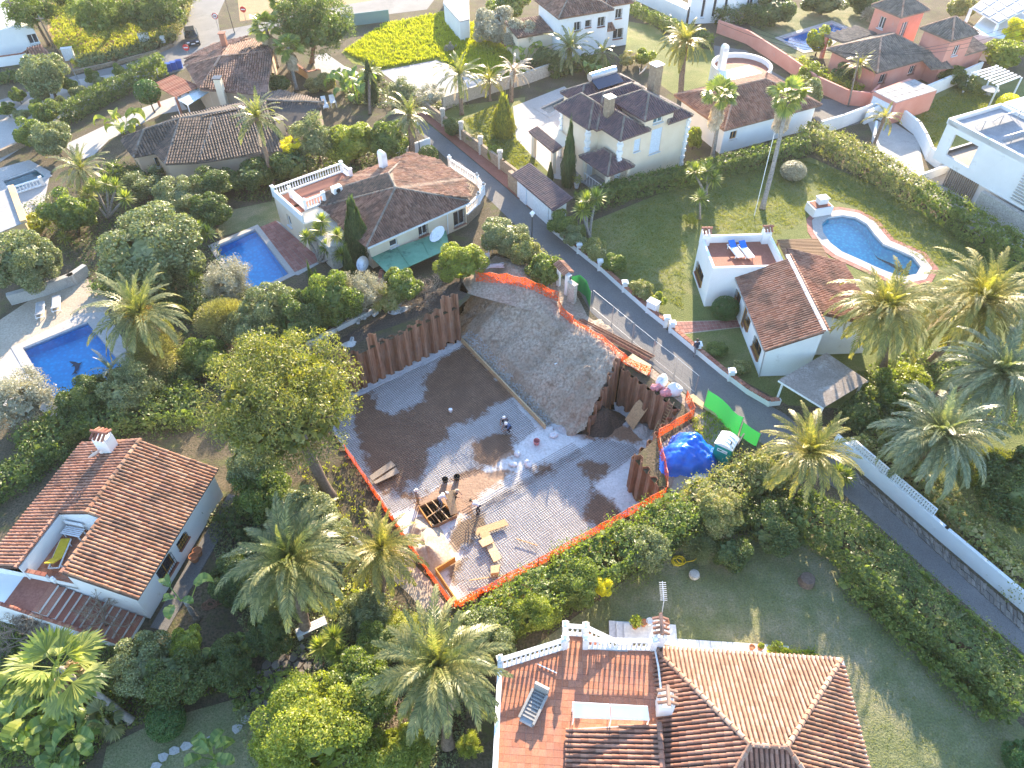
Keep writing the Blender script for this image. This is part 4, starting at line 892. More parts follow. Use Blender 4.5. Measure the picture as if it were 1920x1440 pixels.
# ================================================================ HOUSES
# ---- 1. white house with the cut-out roof terrace, lower left
F=Fr((-18.86,28.71),-102.6); H1=thing('white_house','white house at lower left with striped terracotta gable roof and sunken roof terrace','house',F(4.5,-4.7))
walls(H1,[F(.15,-.25),F(9.0,-.25),F(9.0,-9.35),F(.15,-9.35)],0,2.62,'white_plaster',{0:[(9-5.05,1.1,.95,.62,'wood','wood_frame'),(9-7.15,.75,1.45,1.2,'grille','wood_frame')]},
      gable=[[F(.15,-.25,2.62),F(.15,-4.75,4.2),F(.15,-9.35,2.62)],[F(9.0,-.25,2.62),F(9,-3.9,3.9),F(9,-3.9,2.62)][::-1]],top=False)
RZ=lambda v:2.7+(4.3-2.7)*(1-abs(v+4.75)/4.85)
rf=M(); rf.bar(F(-.05,-4.75,4.28),F(5.5,-4.75,4.28),.1,.1); roof1=rf.build('roof','aged_terracotta',H1)
tile_face(roof1,[F(-.1,.1,RZ(.1)),F(9.15,.1,RZ(.1)),F(9.15,-3.95,RZ(-3.95)),F(5.5,-3.95,RZ(-3.95)),F(5.5,-4.75,RZ(-4.75)),F(-.1,-4.75,RZ(-4.75))][::-1],'aged_terracotta',nobj=190)
tile_face(roof1,[F(-.1,-4.75,4.3),F(5.5,-4.75,4.3),F(5.5,-7.0,RZ(-7.0)),F(9.15,-7.0,RZ(-7.0)),F(9.15,-9.6,2.7),F(-.1,-9.6,2.7)][::-1],'terracotta',nobj=110)
ridge(roof1,[F(-.15,-4.75,4.33),F(5.5,-4.75,4.33)],'aged_terracotta',.15); ridge(roof1,[F(5.5,-3.95,RZ(-3.95)+.03),F(9.15,-3.95,RZ(-3.95)+.03)],'aged_terracotta',.13)
ridge(roof1,[F(5.5,-7.0,RZ(-7)+.05),F(9.2,-7.0,RZ(-7)+.05)],'terracotta',.12); ridge(roof1,[F(-.1,-4.75,4.33),F(-.1,-9.6,2.75)],'terracotta',.1)
ter=M(); ter.hexa([F(5.5,-7,2.0),F(9,-7,2.0),F(9,-3.95,2.0),F(5.5,-3.95,2.0)],[F(5.5,-7,2.2),F(9,-7,2.2),F(9,-3.95,2.2),F(5.5,-3.95,2.2)]); ter=ter.build('terrace_floor','patio',H1)
for i in range(10):
    for j in range(9):
        m=M(); x,y=5.5+i*.35,-7+j*.339; m.hexa([F(x+.01,y+.01,2.19),F(x+.34,y+.01,2.19),F(x+.34,y+.329,2.19),F(x+.01,y+.329,2.19)],[F(x+.01,y+.01,2.215),F(x+.34,y+.01,2.215),F(x+.34,y+.329,2.215),F(x+.01,y+.329,2.215)]); m.build('tile','floor_tile',ter)
m=M()
for a,b,za,zb_ in (((5.5,-7),(9.1,-7),RZ(-7),RZ(-7)),((5.5,-3.95),(9.0,-3.95),RZ(-3.95),RZ(-3.95))):
    p,q=F(*a),F(*b); m.hexa([p+Vector((0,0,2.0)),q+Vector((0,0,2.0)),q+Vector((0,0,2.0))+F.v*.08,p+Vector((0,0,2.0))+F.v*.08],[p+Vector((0,0,za-.1)),q+Vector((0,0,zb_-.1)),q+Vector((0,0,zb_-.1))+F.v*.08,p+Vector((0,0,za-.1))+F.v*.08])
m.add([F(5.5,-7,2.0),F(5.5,-3.95,2.0),F(5.5,-3.95,RZ(-3.95)),F(5.5,-4.75,4.2),F(5.5,-7,RZ(-7)-.05)],[(0,1,2,3,4)]); m.build('terrace_wall','white_plaster',H1)
parapet(H1,[F(8.95,-7.0),F(8.95,-5.6)],2.2,2.9,'white_plaster',.16,cap='clay_brick')
c=F(.6,-6.7); chimney(H1,c,.75,.95,2.9,4.9,F.a,'white_plaster')
dish(H1,F(1.5,-6.9,4.2),.42,R(140)); m=M(); m.tube([F(1.5,-6.9,3.6),F(1.5,-6.9,4.25)],.03,5); m.build('mast','steel',H1)
st=M(); a,b=F(9.2,-6.9),F(9.2,-.6)
for i in range(12):
    z=2.15-i*.175; st.hexa([F(9.05,-5.6+i*.42,z-.3),F(10.8,-5.6+i*.42,z-.3),F(10.8,-5.6+i*.42+.44,z-.3),F(9.05,-5.6+i*.42+.44,z-.3)][::1],[F(9.05,-5.6+i*.42,z),F(10.8,-5.6+i*.42,z),F(10.8,-5.6+i*.42+.40,z),F(9.05,-5.6+i*.42+.40,z)])
stair=st.build('stair','white_plaster',H1)
for i in range(12):
    z=2.15-i*.175; m=M(); m.hexa([F(9.06,-5.59+i*.42,z),F(10.79,-5.59+i*.42,z),F(10.79,-5.19+i*.42,z),F(9.06,-5.19+i*.42,z)],[F(9.06,-5.59+i*.42,z+.03),F(10.79,-5.59+i*.42,z+.03),F(10.79,-5.19+i*.42,z+.03),F(9.06,-5.19+i*.42,z+.03)]); m.build('tread','clay_brick',stair)
m=M(); m.hexa([F(10.8,-7.4,0),F(11.0,-7.4,0),F(11.0,-.7,0),F(10.8,-.7,0)],[F(10.8,-7.4,2.6),F(11.0,-7.4,2.6),F(11.0,-.7,.55),F(10.8,-.7,.55)]); sw=m.build('stair_wall','white_plaster',H1)
ridge(sw,[F(10.9,-7.4,2.6),F(10.9,-.7,.56)],'clay_brick',.12,.22,'coping')
m=M(); m.hexa([F(9.02,-7.4,1.9),F(10.8,-7.4,1.9),F(10.8,-5.6,1.9),F(9.02,-5.6,1.9)],[F(9.02,-7.4,2.18),F(10.8,-7.4,2.18),F(10.8,-5.6,2.18),F(9.02,-5.6,2.18)]); m.build('landing','red_paving',H1)
m=M(); m.hexa([F(9.0,-9.3,0),F(11.0,-9.3,0),F(11,-7.4,0),F(9,-7.4,0)],[F(9.0,-9.3,1.9),F(11.0,-9.3,1.9),F(11,-7.4,2.1),F(9,-7.4,2.1)]); m.build('stair_block','white_plaster',H1)
single('side_path',M().hexa([F(0,.05,0),F(9.5,.05,0),F(9.5,1.1,0),F(0,1.1,0)],[F(0,.05,.05),F(9.5,.05,.05),F(9.5,1.1,.05),F(0,1.1,.05)]),'asphalt','narrow dark concrete path along the wall of the lower left white house','path')
chair('sun_lounger','yellow cushioned sun lounger on the roof terrace at lower left',F(7.4,-6.05,2.22),F.a+R(195),('yellow_fabric','yellow_fabric'))
t=thing('plastic_bench','white slatted plastic bench in the corner of the sunken roof terrace','bench',F(5.9,-6.2,2.22))
for i in range(5):m=M(); m.bar(F(5.75+i*.12,-6.75,2.68),F(5.75+i*.12,-5.5,2.68),.08,.04); m.build('slat','white_plastic',t)
for x in (5.75,6.2):
    for y in (-6.6,-5.65):m=M(); m.bar(F(x,y,2.22),F(x,y,2.68),.06,.06); m.build('leg','white_plastic',t)
m=M(); m.bar(F(5.65,-6.75,3.0),F(5.65,-5.5,3.0),.05,.3); m.build('backrest','white_plastic',t)
t=thing('plastic_chair','white round backed plastic chair beside the bench on the roof terrace','chair',F(6.1,-4.7,2.22))
m=M(); m.lathe(F(6.1,-4.7,2.62),[(.22,0),(.25,.03),(.24,.06)],10); m.build('seat','white_plastic',t)
m=M(); m.tube([F(6.1+.26*math.cos(a),-4.7+.26*math.sin(a),2.95) for a in np.linspace(1.2,5.1,9)],.05,5); m.build('backrest','white_plastic',t)
for a in (.8,2.3,3.9,5.5):m=M(); m.bar(F(6.1+.2*math.cos(a),-4.7+.2*math.sin(a),2.22),F(6.1+.2*math.cos(a),-4.7+.2*math.sin(a),2.62),.04,.04); m.build('leg','white_plastic',t)
m=M(); m.lathe(F(9.0,-5.3,2.3),[(.1,0),(.13,.3),(.05,.4),(.1,.5)],8); single('terrace_lamp',m,'white_paint','small white lamp on the wall of the sunken roof terrace','lamp')
# ---- 2. house with the red tiled terrace, bottom right
F=Fr((7.23,16.66),-4.4); H2=thing('terrace_house','house at the bottom with hipped sandy tile roof and red tiled roof terrace','house',F(2,-5))
walls(H2,[F(.2,-.2),F(9.35,-.2),F(9.35,-10.2),F(.2,-10.2)],0,2.82,'white_plaster',{1:[(2,.9,1.2,1.2,'win'),(6,.9,1.2,1.2,'win')],0:[(2,.9,1.3,1.2,'win')]},top=False)
walls(H2,[F(-7.95,-1.55),F(-4.55,-.25),F(-4.55,.45),F(-3.6,.45),F(-3.6,-.28),F(.2,-.2),F(.2,-10.2),F(-7.6,-10.2)],0,2.9,'white_plaster',name='terrace_block')
rf=M(); rf.bar(F(3.7,-5.2,4.95),F(5.3,-5.2,4.95),.1,.1); roof=rf.build('roof','sand_terracotta',H2)
e0,e1,e2,e3=F(0,0,2.9),F(9.55,0,2.9),F(9.55,-10.4,2.9),F(0,-10.4,2.9); r0,r1=F(3.7,-5.2,5.0),F(5.3,-5.2,5.0)
tile_face(roof,[e0,e1,r1,r0][::-1],'sand_terracotta',nobj=120); tile_face(roof,[e1,e2,r1],'aged_terracotta',nobj=80); tile_face(roof,[e2,e3,r0,r1],'terracotta',nobj=10); tile_face(roof,[e3,e0,r0],'terracotta',nobj=50)
for a,b in ((e0,r0),(e1,r1),(e2,r1),(e3,r0),(r0,r1)):ridge(roof,[a+Vector((0,0,.06)),b+Vector((0,0,.06))],'sand_terracotta',.13)
m=M(); m.bar(F(-.15,.08,2.84),F(9.6,.08,2.84),.12,.1); m.bar(F(9.62,.1,2.84),F(9.62,-10.4,2.84),.12,.1); m.build('gutter','white_paint',H2)
rf=M(); rf.bar(F(-.1,-4.2,3.75),F(-.1,-10,3.75),.12,.12); roof2=rf.build('side_roof','terracotta',H2)
tile_face(roof2,[F(-.15,-4.15,3.78),F(-.15,-10,3.78),F(-4.4,-10,3.1),F(-4.4,-4.45,3.1)],'terracotta',nobj=40)
ridge(roof2,[F(-.1,-4.1,3.82),F(-.1,-10,3.82)],'terracotta',.15)
m=M(); m.hexa([F(-4.4,-4.4,2.9),F(-.15,-4.1,2.9),F(-.15,-4.2,2.9),F(-4.4,-4.5,2.9)],[F(-4.4,-4.4,3.08),F(-.15,-4.1,3.7),F(-.15,-4.2,3.7),F(-4.4,-4.5,3.08)]); m.build('side_roof_wall','white_plaster',H2)
tp=[(-7.9,-1.6),(-4.5,-.3),(-4.5,.4),(-3.65,.4),(-3.65,-.3),(-.1,-.1),(-.1,-4.2),(-4.4,-4.4),(-4.4,-10.1),(-7.55,-10.1)]
m=M(); m.hexa([F(x,y,2.86) for x,y in tp][::-1],[F(x,y,2.955) for x,y in tp][::-1]); fl=m.build('terrace_floor','patio',H2)
ts_=.335; cells=[]
for i in range(-25,2):
    for j in range(-32,3):
        x,y=i*ts_,j*ts_
        if inpoly(x+ts_/2,y+ts_/2,tp):cells.append((x,y))
cells.sort(key=lambda c_:-c_[1]); tmesh=M(); tmesh.box((0,0,0),(ts_-.011,ts_-.011,.03)); tmesh=tmesh.mesh('floor_tile','floor_tile')
rest=M()
for k,(x,y) in enumerate(cells):
    if k<300:
        o=link('tile',tmesh,fl); o.location=F(x+ts_/2,y+ts_/2,2.965+rnd.uniform(0,.004))-ORG[H2]; o.rotation_euler=(0,0,F.a)
    else:rest.box(F(x+ts_/2,y+ts_/2,2.965),(ts_-.011,ts_-.011,.03),F.a)
if rest.f:o=rest.build('tile_field','floor_tile',fl); o['kind']='stuff'
balustrade(H2,F(-7.85,-1.6,2.95),F(-4.62,-.33,2.95),1.0); balustrade(H2,F(-3.55,-.25,2.95),F(-.05,-.1,2.95),1.0)
balustrade(H2,F(-4.62,.42,2.95),F(-3.58,.42,2.95),1.0); balustrade(H2,F(-3.55,.42,2.95),F(-1.3,-.02,1.9),1.0,post=False,finial=False)
balustrade(H2,F(-7.85,-1.6,2.95),F(-7.55,-9.9,2.95),1.0,post=False,step=.26)
m=M()
for i in range(9):z=2.8-i*.3; m.box(F(-3.4+i*.3,.2,z/2),(.32,.9,z),F.a)
m.build('stair','red_paving',H2)
c=F(.25,-3.15); chimney(H2,c,.7,.75,2.9,4.3,F.a+R(0),'white_plaster','sand_terracotta')
c=F(.2,.45); chimney(H2,c,.55,.95,0,4.2,F.a,'white_plaster','terracotta')
m=M(); m.tube([F(.25,.9,4.4),F(.3,1.4,5.3)],.03,5); mast=m.build('antenna_mast','steel',H2)
m=M(); m.bar(F(.3,1.4,5.3),F(.3,2.5,5.35),.03,.03)
for i in range(10):m.bar(F(.12,1.45+i*.11,5.33),F(.48,1.45+i*.11,5.33),.018,.018)
m.build('antenna','aluminium',H2)
m=M(); m.tube([F(.05,-.2,3.1),F(.12,-1.2,3.35),F(.15,-2.6,3.5)],.05,6); m.build('flue_pipe','white_paint',H2)
t=thing('polycarbonate_canopy','pale translucent canopy over the door on the red roof terrace','canopy',F(-2,-3,2.95))
cq=WL([(1074,1344),(1218,1349),(1214,1326),(1073,1318)],4.0)
for k,(f0,f1) in enumerate(((0,.495),(.505,1))):
    a,b,c_,d_=cq[0].lerp(cq[1],f0),cq[0].lerp(cq[1],f1),cq[3].lerp(cq[2],f1),cq[3].lerp(cq[2],f0); m=M(); m.slab([a,b,c_+Vector((0,0,.1)),d_+Vector((0,0,.1))],.03); pn=m.build('panel','polycarbonate',t); m=M(); m.bar(a-Vector((0,0,.04)),b-Vector((0,0,.04)),.06,.06); m.bar(d_+Vector((0,0,.06)),c_+Vector((0,0,.06)),.06,.06); m.build('edge_rail','white_paint',pn)
for f in (.01,.5,.99):
    for a,b in ((cq[0],cq[1]),(cq[3],cq[2])):p=a.lerp(b,f); m=M(); m.bar(Vector((p.x,p.y,2.95)),p-Vector((0,0,.06)),.05,.05); m.build('post','white_paint',t)
t=thing('wicker_lounge_chair','grey slatted wicker lounge chair on the red roof terrace','chair',F(-6.1,-3.6,2.98)); a_=R(-118)
L=lambda x,y,z:F(-6.1,-3.6,2.98)+Matrix.Rotation(a_,3,'Z')@Vector((x,y,z))
m=M()
for y in (-.38,.38):m.bar(L(-.8,y,.42),L(.7,y,.30),.12,.14)
m.build('armrest','cane',t); m=M(); m.hexa([L(-.8,-.34,.15),L(.8,-.34,.15),L(.8,.34,.15),L(-.8,.34,.15)],[L(-.8,-.34,.26),L(.75,-.3,.26),L(.75,.3,.26),L(-.8,.34,.26)]); m.build('seat','grey_fabric',t)
for i in range(8):m=M(); m.bar(L(-.75+i*.18,-.33,.32),L(-.75+i*.18,.33,.32),.08,.05); m.build('slat','cane',t)
m=M(); m.hexa([L(-1.0,-.38,.2),L(-.8,-.38,.2),L(-.8,.38,.2),L(-1.0,.38,.2)],[L(-1.1,-.38,.7),L(-.95,-.38,.75),L(-.95,.38,.75),L(-1.1,.38,.7)]); m.build('backrest','cane',t)
for x in (-.7,.65):
    for y in (-.34,.34):m=M(); m.bar(L(x,y,0),L(x,y,.2),.07,.07); m.build('leg','cane',t)
m=M(); m.tube([W(1008,1245,3.05),W(1044,1262,3.05)],.03,5); single('terrace_pole',m,'white_paint','thin white pole lying on the red terrace near the left balustrade','pole')
t=thing('marble_steps','broad pale marble steps with flower pots behind the terrace house','steps',W(1210,1185))
for i,(g_,z) in enumerate(((0,.45),(.4,.3),(.8,.15))):
    m=M(); a,b=F(-1.2-g_,1.5),F(1.0+g_,1.5); m.hexa([a,b,b+F.v*(1.0+g_*.3),a+F.v*(1.0+g_*.3)],[p+Vector((0,0,z)) for p in (a,b,b+F.v*(1.0+g_*.3),a+F.v*(1.0+g_*.3))]); m.build('step','marble',t)
t=thing('marble_strip','narrow strip of pale marble slabs along the back of the terrace house','paving',F(4,.5))
for i in range(11):m=M(); x=1.2+i*.62; m.hexa([F(x,1.2,0),F(x+.6,1.2,0),F(x+.6,1.95,0),F(x,1.95,0)],[F(x,1.2,.06),F(x+.6,1.2,.06),F(x+.6,1.95,.06),F(x,1.95,.06)]); m.build('slab','marble',t)
# ---- 3. white house with the kidney pool
F=Fr((18.36,47.65),-88.1); H3=thing('white_villa','small white house with flat red roof terrace and red barrel tile gable','house',F(3,3))
walls(H3,[F(-4.45,-2.2),F(.1,-2.2),F(.1,3.7),F(-4.45,3.7)],0,3.25,'white_plaster',{0:[(.75,.75,2.1,1.15,'wood','wood_frame')]},name='terrace_block')
m=M(); m.hexa([F(-4.35,-2.1,3.2),F(0,-2.1,3.2),F(0,3.6,3.2),F(-4.35,3.6,3.2)],[F(-4.35,-2.1,3.3),F(0,-2.1,3.3),F(0,3.6,3.3),F(-4.35,3.6,3.3)]); m.build('terrace_floor','red_paving',H3)
parapet(H3,[F(-4.36,-2.11),F(.01,-2.11),F(.01,3.61),F(-4.36,3.61)],3.252,4.0,'white_plaster',.2,True)
chimney(H3,F(-4.2,-1.85),.7,.7,3.2,4.35,F.a,'white_plaster'); chimney(H3,F(-4.2,3.3),.65,.65,3.2,4.35,F.a,'white_plaster')
walls(H3,[F(.1,.15),F(8.45,.15),F(8.45,3.82),F(6.3,3.82),F(6.3,8.9),F(-1.3,8.9),F(-1.3,3.7),F(.1,3.7)],0,2.8,'white_plaster',
      {0:[(5.85,.8,1.6,1.15,'wood','wood_frame'),(3.35,1.0,.95,1.0,'wood','wood_frame'),(2.35,.02,.9,2.1,'door','wood_frame'),(.25,.9,1.1,1.1,'wood','wood_frame')]},
      gable=[[F(8.45,.15,2.8),F(8.45,3.82,2.8),F(8.45,3.82,4.45)],[F(6.3,3.82,2.8),F(6.3,8.9,2.8),F(6.3,3.82,4.45)]],top=False)
m=M(); m.add([F(8.45,3.82,2.8),F(6.3,3.82,2.8),F(6.3,3.82,4.5),F(8.45,3.82,4.5)],[(0,1,2,3)]); m.bar(F(-.5,3.85,4.62),F(8.6,3.85,4.62),.34,.14); m.build('ridge_wall','white_plaster',H3)
m=M(); m.bar(F(-.3,3.85,4.45),F(8,3.85,4.45),.1,.1); roof=m.build('roof','terracotta',H3)
tile_face(roof,[F(-.05,-.1,2.86),F(8.65,-.1,2.86),F(8.65,3.75,4.55),F(-.05,3.75,4.55)],'terracotta',.23); tile_face(roof,[F(-1.5,3.98,4.5),F(6.5,3.98,4.5),F(6.5,9.2,2.9),F(-1.5,9.2,2.9)],'terracotta',.23)
ridge(roof,[F(-.5,4.05,4.68),F(8.7,4.05,4.68)],'terracotta',.1,.3); ridge(roof,[F(8.62,-.1,2.95),F(8.62,3.8,4.62)],'terracotta',.09,.3)
m=M(); m.bar(F(0,-.16,2.84),F(8.65,-.16,2.84),.12,.1); m.tube([F(8.6,-.1,2.8),F(8.6,.1,.1)],.045,6); m.build('gutter','aluminium',H3)
chair('sun_lounger','white sun lounger with blue headrest, left of the pair on the flat roof terrace',F(-2.7,.4,3.3),F.a+R(12),('blue_fabric','white_fabric'),group='loungers on the flat roof terrace',back=.3)
chair('sun_lounger','white sun lounger with blue headrest, right of the pair on the flat roof terrace',F(-2.6,1.25,3.3),F.a+R(12),('blue_fabric','white_fabric'),group='loungers on the flat roof terrace',back=.3)
t=thing('slatted_pergola','brown slatted pergola between the white house and the kidney pool','pergola',F(-4,7))
slats(t,F(-5.6,5.0,2.5),F(-2.9,5.0,2.5),F(-5.6,8.6,2.5),13,.13,.06,'timber')
for y in (5.05,6.8,8.55):m=M(); m.bar(F(-5.6,y,2.42),F(-2.9,y,2.42),.08,.1); m.build('beam','timber',t)
for x in (-5.5,-3.0):
    for y in (5.1,8.5):m=M(); m.bar(F(x,y,0),F(x,y,2.4),.12,.12); m.build('post','timber',t)
t=thing('barbecue','white masonry barbecue beside the kidney shaped pool','barbecue',W(1533,395))
c=W(1533,398); m=M(); m.box(c+Vector((0,0,.45)),(2.0,1.5,.9),R(15)); m.build('base','white_plaster',t); m=M(); m.box(c+Vector((0,0,.93)),(1.7,1.2,.05),R(15)); m.build('hearth','clay_brick',t)
m=M(); m.box(c+Vector((.15,.2,1.2)),(.9,.7,.6),R(15)); m.box(c+Vector((.15,.2,1.53)),(1.05,.85,.08),R(15)); m.build('hood','white_plaster',t); m=M(); m.box(c+Vector((-.35,-.74,.4)),(.7,.05,.5),R(15)); m.build('opening','dark_panel',t)
# ---- carport
F=Fr((18.99,36.5),-40); t=thing('carport','carport with weathered corrugated roof beside the lane gate','carport',F(2,2.4))
q=WL([(1460,712),(1545,764),(1628,714),(1550,661)],2.4); m=M(); k=44
for i in range(k):
    f0,f1=i/k,(i+.62)/k; a,b=q[0].lerp(q[3],f0),q[0].lerp(q[3],f1); c,d=q[1].lerp(q[2],f0),q[1].lerp(q[2],f1); m.slab([a,c,d,b],.05)
m.slab([p-Vector((0,0,.02)) for p in q],.02); m.build('roof','corrugated',t)
for p in (q[0].lerp(q[2],.06),q[1].lerp(q[3],.06),q[2].lerp(q[0],.06),q[3].lerp(q[1],.06)):m=M(); m.bar(Vector((p.x,p.y,0)),p-Vector((0,0,.06)),.12,.12); m.build('post','white_paint',t)
for a,b in ((q[0],q[1]),(q[3],q[2])):m=M(); m.bar(a-Vector((0,0,.12)),b-Vector((0,0,.12)),.1,.12); m.build('beam','white_paint',t)
# ---- 4. cream villa with hipped roofs and balustrades
F=Fr((-12.38,52.57),39.2); H4=thing('hipped_villa','cream villa with brown hipped roofs and a white balustraded terrace','house',F(5,5))
walls(H4,[F(.4,.35),F(10.9,.35),F(10.9,8.5),F(.4,8.5)],0,2.6,'cream_plaster',{0:[(5.1,1.1,.95,1.0,'grille'),(9.0,.4,1.3,1.6,'grille'),(2.0,1.3,.8,.7,'win')]},top=False)
walls(H4,[F(-2.55,12.2),F(4.7,12.0),F(4.7,8.2),F(.4,8.2),F(.2,6.2),F(-2.6,6.3)],0,2.85,'cream_plaster',{5:[(2.0,.9,.8,1.2,'win')]},name='terrace_block')
m=M(); m.bar(F(5.5,3.5,4.4),F(6.3,5.6,4.4),.1,.1); roof=m.build('roof','dark_tile',H4)
PXR=lambda*pts:[W(*p) for p in pts]
A,B_=(745,355,4.6),(731,328,4.5)
fl_,fr_=F(-.05,-.05,2.7),F(11.1,-.05,2.7); ap,bp=F(5.5,3.5,4.65),F(6.4,6.1,4.6); lb=F(-.1,7.9,2.8); rb,rbb=F(13.2,3.5,2.7),F(13.2,8.2,2.8); bk=F(11.2,10.4,2.9); vl=F(1.2,9.2,3.2); bl_=F(4.6,10.8,3.0)
tile_face(roof,[fl_,fr_,ap],'brown_tile'); tile_face(roof,[lb,fl_,ap],'brown_tile'); tile_face(roof,[fr_,rb,rbb,bk,bp,ap],'aged_terracotta',down=F.u-F.v*.2)  # right slope: sunlight put into the colour as a paler, pinker tile
tile_face(roof,[ap,bp,vl,lb],'dark_tile',down=-F.u-F.v*.3); tile_face(roof,[bp,bk,bl_,vl],'aged_terracotta',down=F.v-F.u*.3)  # dark tile on the valley slope; back slope paler, its sunlight in the tile colour
for a,b in ((fl_,ap),(fr_,ap),(lb,ap),(ap,bp),(bp,bk),(bp,vl)):ridge(roof,[a+Vector((0,0,.06)),b+Vector((0,0,.06))],'cypress_gold' if False else 'grey_tile',.12)
m=M(); m.bar(F(0,-.14,2.62),F(11.1,-.14,2.62),.12,.12); m.tube([F(8.6,.1,2.6),F(8.6,.25,.1)],.05,6); m.build('gutter','white_paint',H4)
walls(H4,[F(10.9,.35),F(13.0,3.2),F(13.0,8.2),F(10.9,8.4)],0,2.6,'cream_plaster',name='wing_wall',top=False)
m=M(); m.hexa([F(-2.4,8.2,2.8),F(4.6,8.2,2.8),F(4.6,11.9,2.8),F(-2.4,11.9,2.8)],[F(-2.4,8.2,2.9),F(4.6,8.2,2.9),F(4.6,11.9,2.9),F(-2.4,11.9,2.9)]); m.build('terrace_floor','red_paving',H4)
balustrade(H4,F(-2.5,12.15,2.9),F(4.65,11.95,2.9),.95,step=.26,finial=False); balustrade(H4,F(4.65,11.95,2.9),F(4.65,10.2,2.9),.95,step=.26,post=False,finial=False)
balustrade(H4,F(-1.35,11.0,2.9),F(-1.35,8.25,2.9),.95,step=.26,finial=False); balustrade(H4,F(-1.35,8.25,2.9),F(.6,8.2,2.9),.95,step=.26,post=False,finial=False)
parapet(H4,[F(-2.48,12.1),F(-2.5,6.4)],2.852,3.7,'white_plaster',.18)
for i in range(9):m=M(); z=2.9-i*.28; m.hexa([F(-2.4,9.6-i*.36,z-.25),F(-1.45,9.6-i*.36,z-.25),F(-1.45,9.24-i*.36,z-.25),F(-2.4,9.24-i*.36,z-.25)],[F(-2.4,9.6-i*.36,z),F(-1.45,9.6-i*.36,z),F(-1.45,9.24-i*.36,z),F(-2.4,9.24-i*.36,z)]); m.build('stair_step','clay_brick',H4)
m=M(); m.hexa([F(-2.4,2.3,0),F(.4,2.3,0),F(.4,6.2,0),F(-2.4,6.2,0)],[F(-2.4,2.6,2.3),F(.3,2.6,2.5),F(.3,6.2,2.5),F(-2.4,6.2,2.3)]); m.build('lean_to','pale_stone',H4)
chimney(H4,F(7.6,9.0),.55,.8,3.2,5.0,F.a,'white_plaster',style='round')
m=M(); m.box(F(2.0,8.2,3.75),(.9,.6,.6),F.a); ac=m.build('air_conditioner','white_paint',H4); m=M(); m.tube([F(2.0,7.88,3.75),F(2.0,7.86,3.75)],.22,12); m.build('fan_grille','iron',ac)
m=M(); m.box(F(3.4,.0,.45),(.8,.35,.6),F.a); ac=m.build('air_conditioner','white_paint',H4); m=M(); m.box(F(7.7,.0,.55),(.8,.35,.6),F.a); m.build('air_conditioner','white_paint',H4)
m=M(); cpt=[F(13.0,1.2),F(14.4,2.2),F(15.0,4.0),F(15.0,8.6),F(13.0,8.6)]; m.prism([F(11.0,.4)]+cpt+[F(11,8)],0,1.1); m.build('balcony_base','stone_wall',H4)
for a,b in zip(cpt[:-2],cpt[1:-1]):balustrade(H4,a+Vector((0,0,1.1)),b+Vector((0,0,1.1)),.95,step=.28,finial=True)
balustrade(H4,F(11.0,.4,1.1),F(13.0,1.2,1.1),.95,step=.28,post=False)
t=thing('green_awning','large faded green terrace canopy below the cream hipped villa','canopy',W(765,480))
q=WL([(694,480),(836,432),(842,466),(730,516)],1.2); m=M(); m.slab(q[::-1],.06); m.build('canopy','green_awning',t)
for k in range(4):m=M(); m.bar(q[0].lerp(q[1],k/3)+Vector((0,0,.04)),q[3].lerp(q[2],k/3)+Vector((0,0,.04)),.05,.04); m.build('rafter','green_awning',t)
for p in q:m=M(); m.bar(Vector((p.x,p.y,0)),p,.08,.08); m.build('post','white_paint',t)
t=thing('satellite_dish','big white satellite dish on the green terrace canopy','dish',W(822,450)); dish(t,W(822,441,2.0),.85,R(200),el=55); m=M(); m.tube([W(824,462,0),W(822,443,2.0)],.05,6); m.build('mast','steel',t)
t=thing('satellite_dish','grey satellite dish on the ground between the cypress and the green canopy','dish',W(690,500)); dish(t,W(682,495,1.0),.7,R(230),'aluminium',el=40); m=M(); m.tube([W(683,515,0),W(682,497,.95)],.05,6); m.build('mast','steel',t)
# ---- 5. cream two storey villa
F=Fr((10.79,65.5),33.0); H5=thing('two_storey_villa','cream two storey villa with purple grey hipped roofs and stone chimneys','house',F(4,4))
walls(H5,[F(0,.3),F(8.75,.3),F(8.75,8.9),F(-.6,8.9),F(-1.3,3.7),F(0,3.7)],0,5.55,'cream_plaster',{0:[(1.8,3.6,.8,1.3,'shutter'),(3.95,2.7,1.4,2.6,'shutter')]},top=False)
walls(H5,[F(3.0,.35),F(6.6,.35),F(6.6,4.2),F(3.0,4.2)],5.5,6.75,'cream_plaster',{0:[(1.0,.36+5.5,1.25,.8,'win','white_paint','blue_glass')]},name='upper_wall',top=False)
for (u_,v_) in ((0,.3),(-1.3,3.7),(8.75,.3),(-.6,8.9)):
    for i in range(14):m=M(); m.box(F(u_,v_,.25+i*.39),(.34 if i%2 else .46,.34 if i%2 else .46,.34),F.a); m.build('quoin','white_plaster',H5)
m=M(); m.bar(F(4,4.2,6.8),F(4.8,4.2,6.8),.1,.1); roof=m.build('roof','slate_tile',H5)
